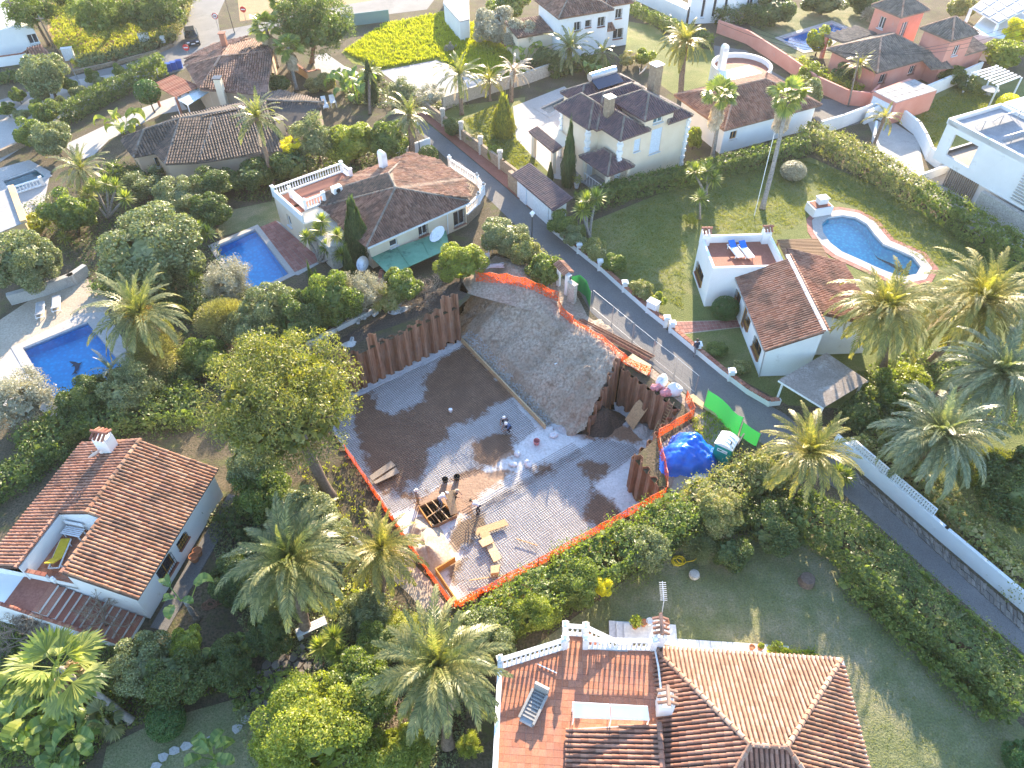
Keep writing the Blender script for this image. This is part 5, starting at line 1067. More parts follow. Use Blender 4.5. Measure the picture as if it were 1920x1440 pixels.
def hip(parent,f,u0,u1,v0,v1,z,zr,mat,cap='grey_tile',wd=.26,sides=(0,1,2,3),ov=.3):
    """a hipped roof over a rectangle"""
    u0,u1,v0,v1=u0-ov,u1+ov,v0-ov,v1+ov; wu,wv=u1-u0,v1-v0
    if wu>=wv:ra,rb_=f(u0+wv/2,(v0+v1)/2,zr),f(u1-wv/2,(v0+v1)/2,zr)
    else:ra,rb_=f((u0+u1)/2,v0+wu/2,zr),f((u0+u1)/2,v1-wu/2,zr)
    c0,c1,c2,c3=f(u0,v0,z),f(u1,v0,z),f(u1,v1,z),f(u0,v1,z)
    fs=[[c0,c1,rb_,ra],[c1,c2,rb_],[c2,c3,ra,rb_],[c3,c0,ra]] if wu>=wv else [[c0,c1,ra],[c1,c2,rb_,ra],[c2,c3,rb_],[c3,c0,ra,rb_]]
    for i in sides:tile_face(parent,fs[i],mat,wd,.44,.4)
    hp=[(c0,ra),(c1,rb_ if wu>=wv else ra),(c2,rb_),(c3,ra if wu>=wv else rb_),(ra,rb_)]
    for a,b in hp:
        if (b-a).length>.3:ridge(parent,[a+Vector((0,0,.06)),b+Vector((0,0,.06))],cap,.12,.45)
hip(roof,F,-.6,8.75,3.2,8.9,5.55,7.3,'slate_tile'); hip(roof,F,0,3.2,.3,6.0,5.58,6.7,'slate_tile',sides=(0,1,3)); hip(roof,F,2.9,6.6,.35,5.0,6.72,8.0,'slate_tile'); hip(roof,F,6.0,8.75,.3,6.0,5.57,6.5,'slate_tile',sides=(0,1)); hip(roof,F,-1.2,2,3.7,8.9,5.6,7.2,'slate_tile',sides=(0,3))
chimney(H5,F(1.0,3.6),.75,.75,5.6,8.1,F.a,'stone_wall','marble','flat'); chimney(H5,F(8.0,5.0),.95,.95,5.6,9.1,F.a,'stone_wall','marble','flat')
m=M(); m.prism([F(2.0,8.9),F(9.5,8.9),F(9.5,12.2),F(2.0,12.2)],0,5.0); m.build('rear_wing','cream_plaster',H5); hip(roof,F,2,9.5,9.2,12.2,5.1,6.1,'slate_tile')
m=M(); m.tube([F(4.2,10.8,6.7),F(7.6,10.8,6.7)],.42,14); m.build('water_heater_tank','aluminium',H5); m=M(); m.slab([F(4.2,9.2,6.0),F(7.6,9.2,6.0),F(7.6,10.6,6.6),F(4.2,10.6,6.6)],.06); m.build('solar_collector','solar_blue',H5); dish(H5,F(8.8,7.6,7.4),.6,R(150))
m=M(); m.prism([F(-1.9,-.5),F(1.0,-.5),F(1.0,.3),F(0,.3),F(0,3.6),F(-1.9,3.6)],0,.25); porch=m.build('porch','cement_pad',H5)
for (u_,v_) in ((-1.7,-.3),(.8,-.3),(-1.7,3.4)):m=M(); m.box(F(u_,v_,1.5),(.35,.35,2.5),F.a); m.build('pillar','cream_plaster',porch)
hip(porch,F,-1.8,1.0,-.4,3.6,2.75,3.75,'slate_tile',sides=(0,1,3))
m=M(); m.box(F(-.9,3.66,1.3),(.9,.1,2.0),F.a); m.build('door','white_paint',H5)
m=M()
for i in range(9):m.bar(F(-1.85,-.45+.45*i,.25),F(-1.85,-.45+.45*i,1.15),.03,.03)
m.bar(F(-1.85,-.5,1.17),F(-1.85,3.4,1.17),.05,.05); m.build('railing','white_paint',porch)
t=thing('terrace_arcade','cream pillared canopy with dark tile edge on the villa pool terrace','canopy',F(-2.2,9));
m=M(); m.slab([F(-3.6,6.2,2.6),F(-1.2,6.2,3.1),F(-.6,10.8,3.1),F(-3.2,10.8,2.6)],.16); m.build('deck','cream_plaster',t); tile_face(t,[F(-3.7,6.1,2.66),F(-2.6,6.1,3.0),F(-2.2,11,3.0),F(-3.3,11,2.66)],'slate_tile',.26)
for p in (F(-3.3,6.5),F(-3.0,10.5)):m=M(); m.box(p+Vector((0,0,1.25)),(.4,.4,2.5),F.a); m.build('pillar','cream_plaster',t)
# ================================================================ MORE HOUSES, WALLS AND GATES
def rect(p1,p2,p3,z):
    """four corners: p1->p2 one side, p3 fixes the width (pixels at height z)"""
    a,b,c=W(*p1,z),W(*p2,z),W(*p3,z); d=(b-a).normalized(); n=Vector((-d.y,d.x,0)); w_=(c-b).dot(n); return [a,b,b+n*w_,a+n*w_]
def frame_of(p1,p2,z):
    a,b=W(*p1,z),W(*p2,z); return Fr(a,math.degrees(math.atan2((b-a).y,(b-a).x))),(b-a).length
# ---- 6. long dark roofed bungalow
H=thing('dark_roof_bungalow','long bungalow with weathered charcoal tile roofs behind the garden palms','house',W(400,290))
F,L_=frame_of((250,298),(330,312),2.7)
m=M(); m.bar(W(310,235,4.1),W(315,236,4.1),.1,.1); roof=m.build('roof','dark_tile',H)
z1,z2=2.8,4.3
fcs=[[(226,262,z1),(250,295,z1),(270,243,z2)],[(250,295,z1),(290,287,z1),(338,222,z2),(270,243,z2)],[(290,287,z1),(310,308,z1),(338,222,z2)],[(310,308,z1),(372,305,z1),(400,220,z2),(338,222,z2)],[(372,305,z1),(530,282,z1),(500,196,z2),(400,220,z2)],[(226,262,z1),(270,243,z2),(338,222,z2),(320,225,z1)],[(320,225,z1),(338,222,z2),(400,220,z2),(500,196,z2),(496,180,z1)]]
for f in fcs:tile_face(roof,[W(*p) for p in f],'dark_tile',.28,.46,.42)
for a,b in (((250,295,z1),(270,243,z2)),((270,243,z2),(338,222,z2)),((310,308,z1),(338,222,z2)),((338,222,z2),(500,196,z2)),((372,305,z1),(400,220,z2))):ridge(roof,[W(*a),W(*b)],'grey_tile',.14,.45)
walls(H,[W(236,262,z1),W(256,291,z1),W(290,283,z1),W(312,303,z1),W(526,278,z1),W(498,192,z1),W(325,228,z1)],0,2.75,'tan_plaster',{1:[(1.4,1.0,1.1,1.1,'win')]},top=False)
H=thing('dark_roof_wing','small dark tiled wing with tan chimney beside the grey garden trees','house',W(560,220))
m=M(); m.bar(W(560,195,3.9),W(565,195,3.9),.1,.1); roof=m.build('roof','dark_tile',H)
for f in ([(500,188,3.8),(608,192,3.8),(592,222,2.8),(535,245,2.8),(500,225,2.8)],[(480,180,3),(525,168,3),(608,192,3.8),(500,188,3.8)],[(535,245,2.8),(500,225,2.8),(500,260,2.6),(560,270,2.6)]):tile_face(roof,[W(*p) for p in f],'dark_tile',.28,.46,.42)
ridge(roof,[W(500,188,3.86),W(608,192,3.86)],'grey_tile',.14,.45)
walls(H,[W(505,225,2.7),W(535,243,2.7),W(590,220,2.7),W(600,196,2.7),W(520,178,2.7)],0,2.7,'tan_plaster',top=False)
chimney(H,W(526,238,3.6),.8,.8,2.6,4.4,R(20),'tan_plaster','grey_tile','flat')
# ---- 7. brown roofed house near the street
H=thing('brown_roof_house','brown hipped roof house by the street with clay chimney','house',W(430,150))
m=M(); m.bar(W(412,106,4.5),W(418,104,4.5),.1,.1); roof=m.build('roof','brown_tile',H)
ap=(414,106,4.6); rg=(512,96,4.4)
for f in ([(348,125,3),(375,168,3),ap],[(375,168,3),(500,178,3),(512,96,4.4),ap],[(348,125,3),ap,(420,92,4.2),(350,112,3)],[ap,rg,(480,72,3.6),(425,88,4.0)],[(345,116,3.0),(420,92,4.2),(470,70,3.2),(400,80,3)]):tile_face(roof,[W(*p) for p in f],'brown_tile',.28,.46,.42)
for a,b in (((375,168,3),ap),((348,125,3),ap),(ap,rg)):ridge(roof,[W(*a)+Vector((0,0,.05)),W(*b)+Vector((0,0,.05))],'sand_terracotta',.14,.45)
walls(H,[W(352,125,2.9),W(377,165,2.9),W(498,174,2.9),W(510,92,2.9),W(420,82,2.9)],0,2.9,'tan_plaster',top=False)
chimney(H,W(421,82,4.0),.6,.6,3,5.2,0,'clay_brick','clay_brick','flat'); chimney(H,W(414,170,3.2),.75,.75,0,4.6,0,'cream_plaster','dark_panel','flat')
t=thing('entrance_pergola','reddish brown slatted pergola roof beside the round topiary tree','pergola',W(330,165))
q=WL([(285,158),(325,140),(376,162),(330,183)],2.7)
for i in range(16):m=M(); f=(i+.5)/16; m.bar(q[0].lerp(q[3],f),q[1].lerp(q[2],f),.18,.08); m.build('slat','clay_brick',t)
for i in range(3):f=(i+.5)/3; m=M(); m.bar(q[0].lerp(q[1],f)-Vector((0,0,.1)),q[3].lerp(q[2],f)-Vector((0,0,.1)),.12,.14); m.build('beam','timber',t)
for p in (q[0],q[3]):m=M(); m.bar(Vector((p.x,p.y,0)),p,.22,.22); m.build('post','clay_brick',t)
t=thing('glass_canopy','pale glass canopy beside the brown pergola','canopy',W(360,185)); q=WL([(327,183),(378,162),(393,172),(352,198)],2.5)
for i in range(4):m=M(); m.slab([q[0].lerp(q[3],i/4+.01),q[1].lerp(q[2],i/4+.01),q[1].lerp(q[2],i/4+.24),q[0].lerp(q[3],i/4+.24)][::-1],.04); m.build('pane','polycarbonate',t)
for p in q:m=M(); m.bar(Vector((p.x,p.y,0)),p,.1,.1); m.build('post','white_paint',t)
# ---- 8. white two storey house at the top
F=Fr((6.51,96.38),22.8); H=thing('white_two_storey_house','white two storey house with brown tile roofs at the top edge','house',F(4,3))
walls(H,[F(.4,1.0),F(7.3,1.0),F(7.3,2.2),F(11.0,2.0),F(11.0,7.5),F(.4,7.5)],0,5.4,'white_plaster',{0:[(2.0,3.4,.9,1.1,'grille'),(3.6,3.6,.8,.9,'grille'),(5.4,3.4,1.0,1.2,'grille')],2:[(1.6,1.0,1.4,1.3,'grille'),(1.7,3.6,.9,1.2,'grille')]},top=False)
m=M(); m.bar(F(3,4,6.8),F(4,4,6.8),.1,.1); roof=m.build('roof','brown_tile',H); hip(roof,F,.4,7.3,1.0,7.5,5.45,7.4,'brown_tile',wd=.3,ov=.5); hip(roof,F,7.4,11.0,2.1,7.5,5.45,6.8,'brown_tile',wd=.3,ov=.4); tile_face(roof,[F(7.3,1.0,2.7),F(8.6,1.0,2.7),F(8.6,2.1,3.3),F(7.3,2.1,3.3)],'brown_tile',.3)
m=M(); m.prism([F(-4.5,3),F(.3,3),F(.3,7),F(-4.5,7)],0,3.0); m.build('side_wing','cream_plaster',H); tile_face(roof,[F(-4.7,2.8,3.05),F(.3,2.8,3.05),F(.3,7,3.6),F(-4.7,7,3.6)],'brown_tile',.3)
# ---- 9. white villa with red tile roof and round red terrace
F=Fr((22.59,72.19),25.3); H=thing('white_red_roof_villa','white villa with pinkish red tile roof and a round red terrace behind','house',F(6,5))
walls(H,[F(.3,.6),F(12.6,.6),F(12.6,9.0),F(.8,9.0)],0,2.9,'white_plaster',{0:[(.9,1.4,.9,.9,'win','wood_frame'),(7.6,1.2,1.0,1.0,'wood','wood_frame')]},top=False)
m=M(); m.bar(F(5,4.8,4.5),F(8,4.8,4.5),.1,.1); roof=m.build('roof','terracotta',H); hip(roof,F,.3,12.6,.6,9.0,2.95,4.9,'terracotta','sand_terracotta',wd=.27,ov=.4)
c=F(12.2,13.0); m=M(); m.prism([(c.x+3.6*math.cos(k/24*6.283),c.y+3.6*math.sin(k/24*6.283)) for k in range(24)],0,2.2); m.build('round_terrace','white_plaster',H)
m=M(); m.prism([(c.x+3.3*math.cos(k/24*6.283),c.y+3.3*math.sin(k/24*6.283)) for k in range(24)],2.2,2.24); m.build('terrace_floor','red_paving',H)
m=M()
for k in range(24):
    a0,a1=k/24*6.283,(k+1)/24*6.283; m.bar((c.x+3.45*math.cos(a0),c.y+3.45*math.sin(a0),2.5),(c.x+3.45*math.cos(a1),c.y+3.45*math.sin(a1),2.5),.3,.6)
m.build('round_parapet','white_plaster',H)
chimney(H,F(9.6,13.6),.8,.6,2,5.0,F.a,'white_plaster',style='round'); m=M(); m.prism([F(6,9),F(12.4,9),F(12.4,12),F(8,12)],0,3.05); m.build('terrace_link','white_plaster',H)
# ---- 10. pink house
F=Fr((43.24,86.17),27.7); H=thing('pink_villa','terracotta pink villa with grey brown tile roofs and square tower','house',F(6,3))
walls(H,[F(.4,.4),F(9.4,.4),F(9.4,7.4),F(.4,7.4)],0,2.9,'pink_plaster',{0:[(1.0,1.1,1.0,1.1,'grille'),(6.0,1.2,.9,1.0,'grille')]},top=False)
m=M(); m.bar(F(4,4,4.6),F(7,4,4.6),.1,.1); roof=m.build('roof','grey_tile',H); hip(roof,F,.4,9.6,.4,7.4,2.95,4.9,'grey_tile','sand_terracotta',wd=.3,ov=.5)
walls(H,[F(9.4,-1.4),F(13.4,-1.4),F(13.4,2.4),F(9.4,2.4)],0,5.4,'pink_plaster',{0:[(1.3,3.2,.95,1.2,'win','white_paint')]},name='tower_wall',top=False); hip(roof,F,9.4,13.4,-1.4,2.4,5.45,7.0,'grey_tile','sand_terracotta',wd=.3,ov=.4)
walls(H,[F(8.6,5.6),F(12.8,5.6),F(12.8,9.6),F(8.6,9.6)],0,6.0,'pink_plaster',{0:[(.8,2.9,1.0,2.2,'win','white_paint','blue_glass')],3:[(1.2,3.8,.9,1.4,'win')]},name='tower_wall',top=False); hip(roof,F,8.6,12.8,5.6,9.6,6.05,7.6,'grey_tile','sand_terracotta',wd=.3,ov=.4)
m=M(); m.prism([F(13.4,-1.0),F(17.5,-1.0),F(17.5,2.5),F(13.4,2.5)],0,2.7); m.build('side_wing','pink_plaster',H); tile_face(roof,[F(13.3,-1.3,2.75),F(17.8,-1.3,2.75),F(17.8,2.6,3.6),F(13.3,2.6,3.6)],'grey_tile',.3)
tile_face(roof,[F(3.0,8.0,3.0),F(8.5,8.0,3.2),F(8.5,11.5,2.9),F(3.0,11.5,2.8)],'grey_tile',.3)
for p in (F(3.3,8.2),F(3.3,11.2)):m=M(); m.box(p+Vector((0,0,1.4)),(.4,.4,2.8),F.a); m.build('pillar','pink_plaster',H)
tile_face(roof,[F(7.6,-1.6,2.4),F(10.3,-2.6,2.4),F(10.3,.2,3.0),F(7.6,.2,3.0)],'grey_tile',.3)
m=M(); m.prism([F(-3.5,-6.2),F(3.3,-6.0),F(3.0,-2.3),F(-3.4,-2.8)],0,2.5); gar=m.build('garage','pink_plaster',H)
for i in range(6):
    for j in range(3):m=M(); x,y=-3.4+i*1.1,-6.1+j*1.1; m.hexa([F(x+.03,y+.03,2.5),F(x+1.07,y+.03,2.5),F(x+1.07,y+1.07,2.5),F(x+.03,y+1.07,2.5)],[F(x+.03,y+.03,2.56),F(x+1.07,y+.03,2.56),F(x+1.07,y+1.07,2.56),F(x+.03,y+1.07,2.56)]); m.build('roof_slab','cement_pad',gar)
m=M(); m.box(F(-3.52,-4.5,1.1),(.06,2.8,2.1),F.a); m.build('garage_door','shutter_white',gar)
# ---- 11. modern white house
F=Fr((42.35,67.33),-64.6); H=thing('modern_white_house','modern white cubic house with cut-out opening and solar panels on its roof','house',F(5,4))
walls(H,[F(0,0),F(13,0),F(13,7.2),F(0,7.2)],2.4,6.5,'white_plaster',{0:[(1.2,3.3,2.7,2.2,'open')],2:[(8.0,2.9,4.4,2.7,'open')],3:[(1.2,2.9,4.5,2.7,'open')]},top=False)  # rear and side openings, out of view, added to let sunlight inside
m=M(); m.hexa([F(.02,.3,2.45),F(12.9,.3,2.45),F(12.9,7.1,2.45),F(.02,7.1,2.45)],[F(.02,.3,2.6),F(12.9,.3,2.6),F(12.9,7.1,2.6),F(.02,7.1,2.6)]); m.build('balcony_floor','patio',H)
m=M(); m.hexa([F(.3,.3,6.0),F(12.9,.3,6.0),F(12.9,7.0,6.0),F(.3,7.0,6.0)],[F(.3,.3,6.2),F(12.9,.3,6.2),F(12.9,7.0,6.2),F(.3,7.0,6.2)]); m.build('roof','grey_gravel',H)
parapet(H,[F(.02,.15),F(13,.15),F(13,7.05),F(.02,7.05)],6.0,6.52,'white_plaster',.3,True)
for k,(u_,v_) in enumerate(((1.8,3.4),(4.8,3.6))):
    m=M(); m.slab([F(u_,v_-2.2,6.6),F(u_,v_+3.0,6.6),F(u_+.9,v_+3.0,7.3),F(u_+.9,v_-2.2,7.3)],.06); sp=m.build('solar_panel','aluminium',H)
    for q_ in (-2.0,.4,2.8):m=M(); m.bar(F(u_+.85,v_+q_,6.2),F(u_+.85,v_+q_,7.25),.05,.05); m.bar(F(u_+.1,v_+q_,6.2),F(u_+.85,v_+q_,7.25),.04,.04); m.build('strut','steel',sp)
m=M(); m.prism([F(1.8,1.0),F(13,1.0),F(13,7),F(1.8,7)],0,2.45); m.build('ground_floor','white_plaster',H)
for i in range(16):m=M(); m.bar(F(1.75+i*.22,.9,0),F(1.75+i*.22,.9,2.4),.09,.12); m.build('timber_fin','grey_wood',H)
for i in range(12):m=M(); m.box(F(12.0,-.12,2.9+i*.28),(6.0,.14,.1),F.a); m.build('louvre','aluminium',H)
m=M(); m.prism([F(6.5,-2.4),F(14,-2.4),F(14,.6),F(6.5,.6)],0,.35); m.prism([F(6.4,-.5),F(14,-.5),F(14,0),F(6.4,0)],0,2.2); m.build('stone_terrace','pale_stone',H)
m=M(); m.prism([F(0,7.4),F(5.5,7.4),F(5.5,12),F(0,12)],0,6.6); m.build('rear_block','white_plaster',H)
# ---- 12-16 houses along the top and left edges
F,L_=frame_of((1280,20),(1365,40),3); H=thing('white_house','white house with tall blue shaded window slits at the top edge','house',F(3,3))
q=WL([(1290,45),(1372,42),(1440,20),(1400,-25),(1290,-20)],0); walls(H,q,0,4.6,'white_plaster',{0:[(1.6,.8,.5,2.6,'win'),(3.2,.8,.5,2.6,'win'),(4.8,.8,.5,2.6,'win')],1:[(2.5,.9,1.4,2.2,'win')]},name='wall')
m=M(); m.prism([(W(1190,0).x,W(1190,0).y),(W(1205,-8).x,W(1205,-8).y),(W(1290,35).x,W(1290,35).y),(W(1285,45).x,W(1285,45).y)],0,1.9); m.build('garden_wall','white_plaster',H)
q=WL([(1815,62),(1880,72),(1925,30),(1880,-12)],3.0); H=thing('solar_roof_house','white house with large roof solar panels at the top right corner','house',Vector((q[0].x,q[0].y,0)))
walls(H,q,0,3.0,'white_plaster',{0:[(1.6,1.0,.9,1.0,'win')]}); q2=WL([(1822,14),(1872,44),(1940,10),(1880,-30)],4.2); m=M(); m.slab(q2,.15); rfp=m.build('roof','white_plaster',H)
for i in range(4):
    for j in range(3):a=lambda u,v:q2[0].lerp(q2[1],v).lerp(q2[3].lerp(q2[2],v),u)+Vector((0,0,.12)); m=M(); m.slab([a(i/4+.01,j/3+.02),a(i/4+.24,j/3+.02),a(i/4+.24,j/3+.31),a(i/4+.01,j/3+.31)],.05); m.build('solar_panel','grey_fabric',rfp)
for p in q2:m=M(); m.bar(Vector((p.x,p.y,0)),p-Vector((0,0,.15)),.3,.3); m.build('pillar','white_plaster',H)
q=WL([(-30,62),(38,50),(32,-30),(-30,-30)],3.2); H=thing('white_courtyard_house','white house with a red terrace at the top left corner','house',Vector((q[1].x,q[1].y,0)))
walls(H,q,0,3.2,'white_plaster',{0:[(4.5,.9,1.2,1.2,'win')]}); m=M(); m.prism([tuple(p[:2]) for p in WL([(-30,88),(42,72),(45,66),(38,58),(-30,66)])],0,.3); m.build('porch','red_paving',H); m=M(); m.prism([tuple(p[:2]) for p in WL([(-30,100),(52,88),(48,72),(-30,86)])],0,.9); m.build('garden_wall','white_plaster',H)
t=thing('gate_lodge','little pink tiled gate lodge roof near the top left corner','gate',W(68,105)); q=WL([(48,100),(64,108),(92,102),(76,92)],2.2); m=M(); m.prism([tuple(p[:2]) for p in q],0,2.1); m.build('wall','white_plaster',t)
ra,rb_=q[0].lerp(q[1],.5)+Vector((0,0,.9)),q[3].lerp(q[2],.5)+Vector((0,0,.9)); tile_face(t,[q[0],ra,rb_,q[3]],'terracotta',.3); tile_face(t,[q[1],q[2],rb_,ra],'terracotta',.3)
q=WL([(-30,372),(22,352),(46,418),(-30,450)],3.0); H=thing('orange_trim_house','corner of a house with grey flat roof and orange edge at the left side','house',Vector((q[1].x,q[1].y,0))); walls(H,q,0,3.0,'ochre_plaster'); m=M(); m.slab([p+Vector((0,0,.08)) for p in q],.06); m.build('roof','cement_pad',H)
m=M(); m.bar(q[1]+Vector((0,0,.1)),q[2]+Vector((0,0,.1)),.5,.35); m.build('orange_edge','ochre_plaster',H); balustrade(H,W(25,365,.05),W(82,347,.05),.8,step=.3,finial=False)
q=WL([(832,-30),(832,8),(862,42),(880,38),(878,-30)],2.6); H=thing('white_shed','white shed with windows at the top edge beyond the green meadow','shed',Vector((q[2].x,q[2].y,0))); walls(H,q,0,2.6,'white_plaster',{0:[(.8,1.2,1.4,.8,'win'),(3.0,1.2,1.4,.8,'win')]}); m=M(); m.slab([p+Vector((0,0,.1)) for p in ccw([tuple(x) for x in q])] if False else [Vector(p)+Vector((0,0,.12)) for p in ccw([tuple(x) for x in q])],.1); m.build('roof','cement_pad',H)
# ---- garden walls. (name, label, pixels along the foot, height, thickness, material, coping)
def gwall(label,pts,h,th,mat,cap=None,posts=None,name='garden_wall',cat='wall',z0=0):
    P_=[W(p[0],p[1]) for p in pts]; t=thing(name,label,cat,P_[0])
    m=M()
    for i in range(len(P_)-1):
        a,b=P_[i],P_[i+1]; d=(b-a).normalized()*th/2; up=Vector((0,0,z0+h/2)); m.bar(a-d+up,b+d*.98+up,th,h)
    m.build('wall',mat,t)
    if cap:
        for i in range(len(P_)-1):
            a,b=P_[i],P_[i+1]; L=(b-a).length; n=max(1,int(L/.34)); d=(b-a)/L
            for k in range(n):m=M(); m.bar(a+d*(L*(k+.05)/n)+Vector((0,0,h+.04+rnd.uniform(0,.01))),a+d*(L*(k+.95)/n)+Vector((0,0,h+.04)),th+.1,.07); m.build('coping_brick',cap,t)
    if posts:
        for (px,py) in posts[1]:
            p=W(px,py); m=M(); m.box(p+Vector((0,0,posts[0]/2)),(th+.16,th+.16,posts[0]),0); m.box(p+Vector((0,0,posts[0]+.04)),(th+.3,th+.3,.08),0); m.box(p+Vector((0,0,posts[0]+.12)),(th+.1,th+.1,.1),0); m.build('pillar',mat if mat!='stone_wall' else 'pale_stone',t)
    return t
gwall('low white garden wall with brick coping along the lane, from the lamp to the gate',[(1034,432),(1085,474),(1130,510),(1172,548),(1222,592),(1248,612)],.55,.25,'white_plaster','clay_brick',(.95,[(1085,474),(1124,506),(1170,546),(1248,612)]))
gwall('low white garden wall with brick coping along the lane, below the gate',[(1258,622),(1306,662),(1352,700),(1402,738),(1440,760),(1458,758)],.55,.25,'white_plaster','clay_brick',(.95,[(1258,622),(1306,662),(1368,712)]))
m=M(); c=W(1222,587); m.box(c+Vector((0,0,.6)),(.9,.6,1.2),R(-40)); m.box(c+Vector((0,0,1.24)),(1.0,.7,.08),R(-40)); m.build if False else None; single('meter_cabinet',m,'white_plaster','white meter cabinet in the low lane wall beside the garden gate','cabinet')
t=thing('garden_gate','small dark iron garden gate between white posts on the lane','gate',W(1253,617)); a,b=W(1249,614),W(1258,622)
for i in range(6):m=M(); p=a.lerp(b,(i+.5)/6); m.bar(p,p+Vector((0,0,1.0)),.03,.03); m.build('bar','iron',t)
m=M(); m.bar(a+Vector((0,0,1.0)),b+Vector((0,0,1.0)),.04,.05); m.bar(a+Vector((0,0,.1)),b+Vector((0,0,.1)),.04,.05); m.build('frame','iron',t)
gwall('long tall white wall beside the lane at the right edge',[(1562,838),(1640,905),(1760,1010),(1925,1150)],1.25,.22,'white_plaster')
t=thing('breeze_block_screen','white pierced breeze block screen on top of the long lane wall','screen wall',W(1640,895)); a,b=W(1580,853)+Vector((0,0,1.26)),W(1735,988)+Vector((0,0,1.26)); L=(b-a).length; n=int(L/.34); d=(b-a)/L; rz=math.atan2(d.y,d.x)
bm_=M()
for dx,dz,sx,sz in ((-.15,0,.04,.32),(.15,0,.04,.32),(0,.15,.26,.03),(0,-.15,.26,.03),(0,0,.045,.27)):bm_.box((dx,0,dz),(sx,.12,sz))
bm_.box((0,0,0),(.12,.121,.12)); bmesh_=bm_.mesh('breeze_block','white_plaster')
for i in range(n):
    for j in range(2):o=link('block',bmesh_,t); o.location=a+d*(L*(i+.5)/n)+Vector((0,0,.17+j*.33))-ORG[t]; o.rotation_euler=(0,0,rz)
t=thing('stone_verge','strip of broken stone paving between the lane and the white wall','stone strip',W(1700,975))
a0,a1,b0,b1=W(1590,875),W(1925,1162),W(1600,895),W(1925,1192); k=0
for i in range(60):
    for j in range(2):
        f0,f1=i/60,(i+.9)/60; g0,g1=j/2+.03,j/2+.47; jit=lambda:Vector((rnd.uniform(-.05,.05),rnd.uniform(-.05,.05),0)); Qf=lambda u,v:a0.lerp(a1,u).lerp(b0.lerp(b1,u),v)
        q=[Qf(f0,g0)+jit(),Qf(f1,g0)+jit(),Qf(f1,g1)+jit(),Qf(f0,g1)+jit()]; m=M(); hh=rnd.uniform(.03,.1); m.hexa([p for p in q][::-1],[p+Vector((0,0,hh)) for p in q][::-1]); m.build('stone','flagstone',t)
gwall('stone garden wall with pale pillars along the red pavement',[(800,212),(850,250),(900,288),(945,322),(975,345)],1.3,.3,'stone_wall',None,(2.0,[(832,237),(866,262),(902,290),(938,317)]))
gwall('pale stone back wall of the two storey villa garden',[(832,205),(880,188),(930,172),(985,158),(1040,138),(1075,128)],1.5,.25,'pale_stone')
gwall('pink garden wall along the side lane',[(1345,62),(1400,82),(1470,128),(1525,168),(1585,196),(1625,200),(1640,185)],1.7,.25,'pink_plaster')
gwall('white wall between the pink house and the modern house lawn',[(1620,232),(1682,205),(1760,172),(1832,140)],1.6,.25,'white_plaster')
gwall('white wall behind the hedge between the villa and the side lane',[(1535,252),(1575,240),(1640,215)],1.6,.25,'white_plaster')
gwall('white curved retaining wall of the garage ramp',[(1690,232),(1715,252),(1728,275),(1738,300),(1760,318),(1790,322)],1.5,.3,'white_plaster')
gwall('low white wall on the shaded side of the garage ramp',[(1640,238),(1636,265),(1650,300),(1662,312)],.7,.25,'white_plaster')
gwall('low white wall beside the forecourt of the modern house',[(1715,345),(1778,322),(1790,330)],1.0,.25,'white_plaster')
gwall('white wall of the white courtyard house along the street',[(-20,128),(50,118),(60,112)],1.2,.25,'white_plaster','clay_brick')
gwall('low stone kerb wall along the far side of the street',[(140,138),(220,120),(300,98),(322,88)],.4,.4,'stone_wall')
gwall('stone retaining wall below the street at the left edge',[(-10,300),(50,272),(92,258)],.7,.4,'stone_wall')
gwall('broken concrete block wall behind the pit',[(578,648),(630,622),(690,592),(740,562)],.45,.22,'block')
gwall('pale stone wall with white columns below the green canopy',[(718,520),(712,545),(728,560)],.8,.25,'white_plaster','clay_brick')
gwall('white openwork wall by the lane corner of the hipped villa',[(748,305),(778,288),(806,278)],1.2,.2,'white_plaster')
gwall('orange brick garden wall under the umbrella pine',[(548,128),(580,150),(602,145)],1.0,.25,'ochre_plaster','clay_brick')
gwall('grey green screen fence between the street and the meadow',[(628,52),(665,48),(730,40)],1.6,.08,'screen_net',None,None,'screen_fence','fence')
t=thing('entrance_gatehouse','villa entrance wall with a dark tiled lean-to roof and white garage door','gatehouse',W(1015,390)); F=Fr((.45,65.41),-59.2)
m=M(); m.prism([F(.8,-.2),F(6.9,-.2),F(6.9,1.5),F(.8,1.5)],0,2.2); m.build('wall','white_plaster',t); tile_face(t,[F(.2,-.5,2.3),F(7.6,-.5,2.3),F(7.6,1.7,2.9),F(.2,1.7,2.9)],'slate_tile',.26)
m=M(); m.box(F(2.0,-.25,1.05),(1.2,.08,2.0),F.a); m.build('pedestrian_gate','shutter_white',t); m=M(); m.box(F(5.2,-.25,1.05),(2.6,.08,2.1),F.a); m.build('garage_door','white_paint',t); m=M(); m.prism([F(-1.2,-.1),F(.7,-.1),F(.7,.4),F(-1.2,.4)],0,1.9); m.build('stone_pier','stone_wall',t)
t=thing('tiled_gate_arch','white gate arch with little tiled roof at the site entrance','gate',W(1058,545))
a,b=W(1047,535),W(1062,552)
for p in (a,b):m=M(); m.box(p+Vector((0,0,1.05)),(.28,.28,2.1),R(-40)); m.build('post','white_plaster',t)
d=(b-a).normalized(); n=Vector((-d.y,d.x,0)); m=M(); m.bar(a+Vector((0,0,2.15))-d*.3,b+Vector((0,0,2.15))+d*.3,.4,.15); m.build('lintel','white_plaster',t)
for s_ in (-1,1):
    for i in range(8):p=a.lerp(b,(i+.5)/8*1.3-.15); m=M(); m.tube([p+Vector((0,0,2.55)),p+n*s_*.5+Vector((0,0,2.3))],.09,6); m.build('tile','terracotta',t)
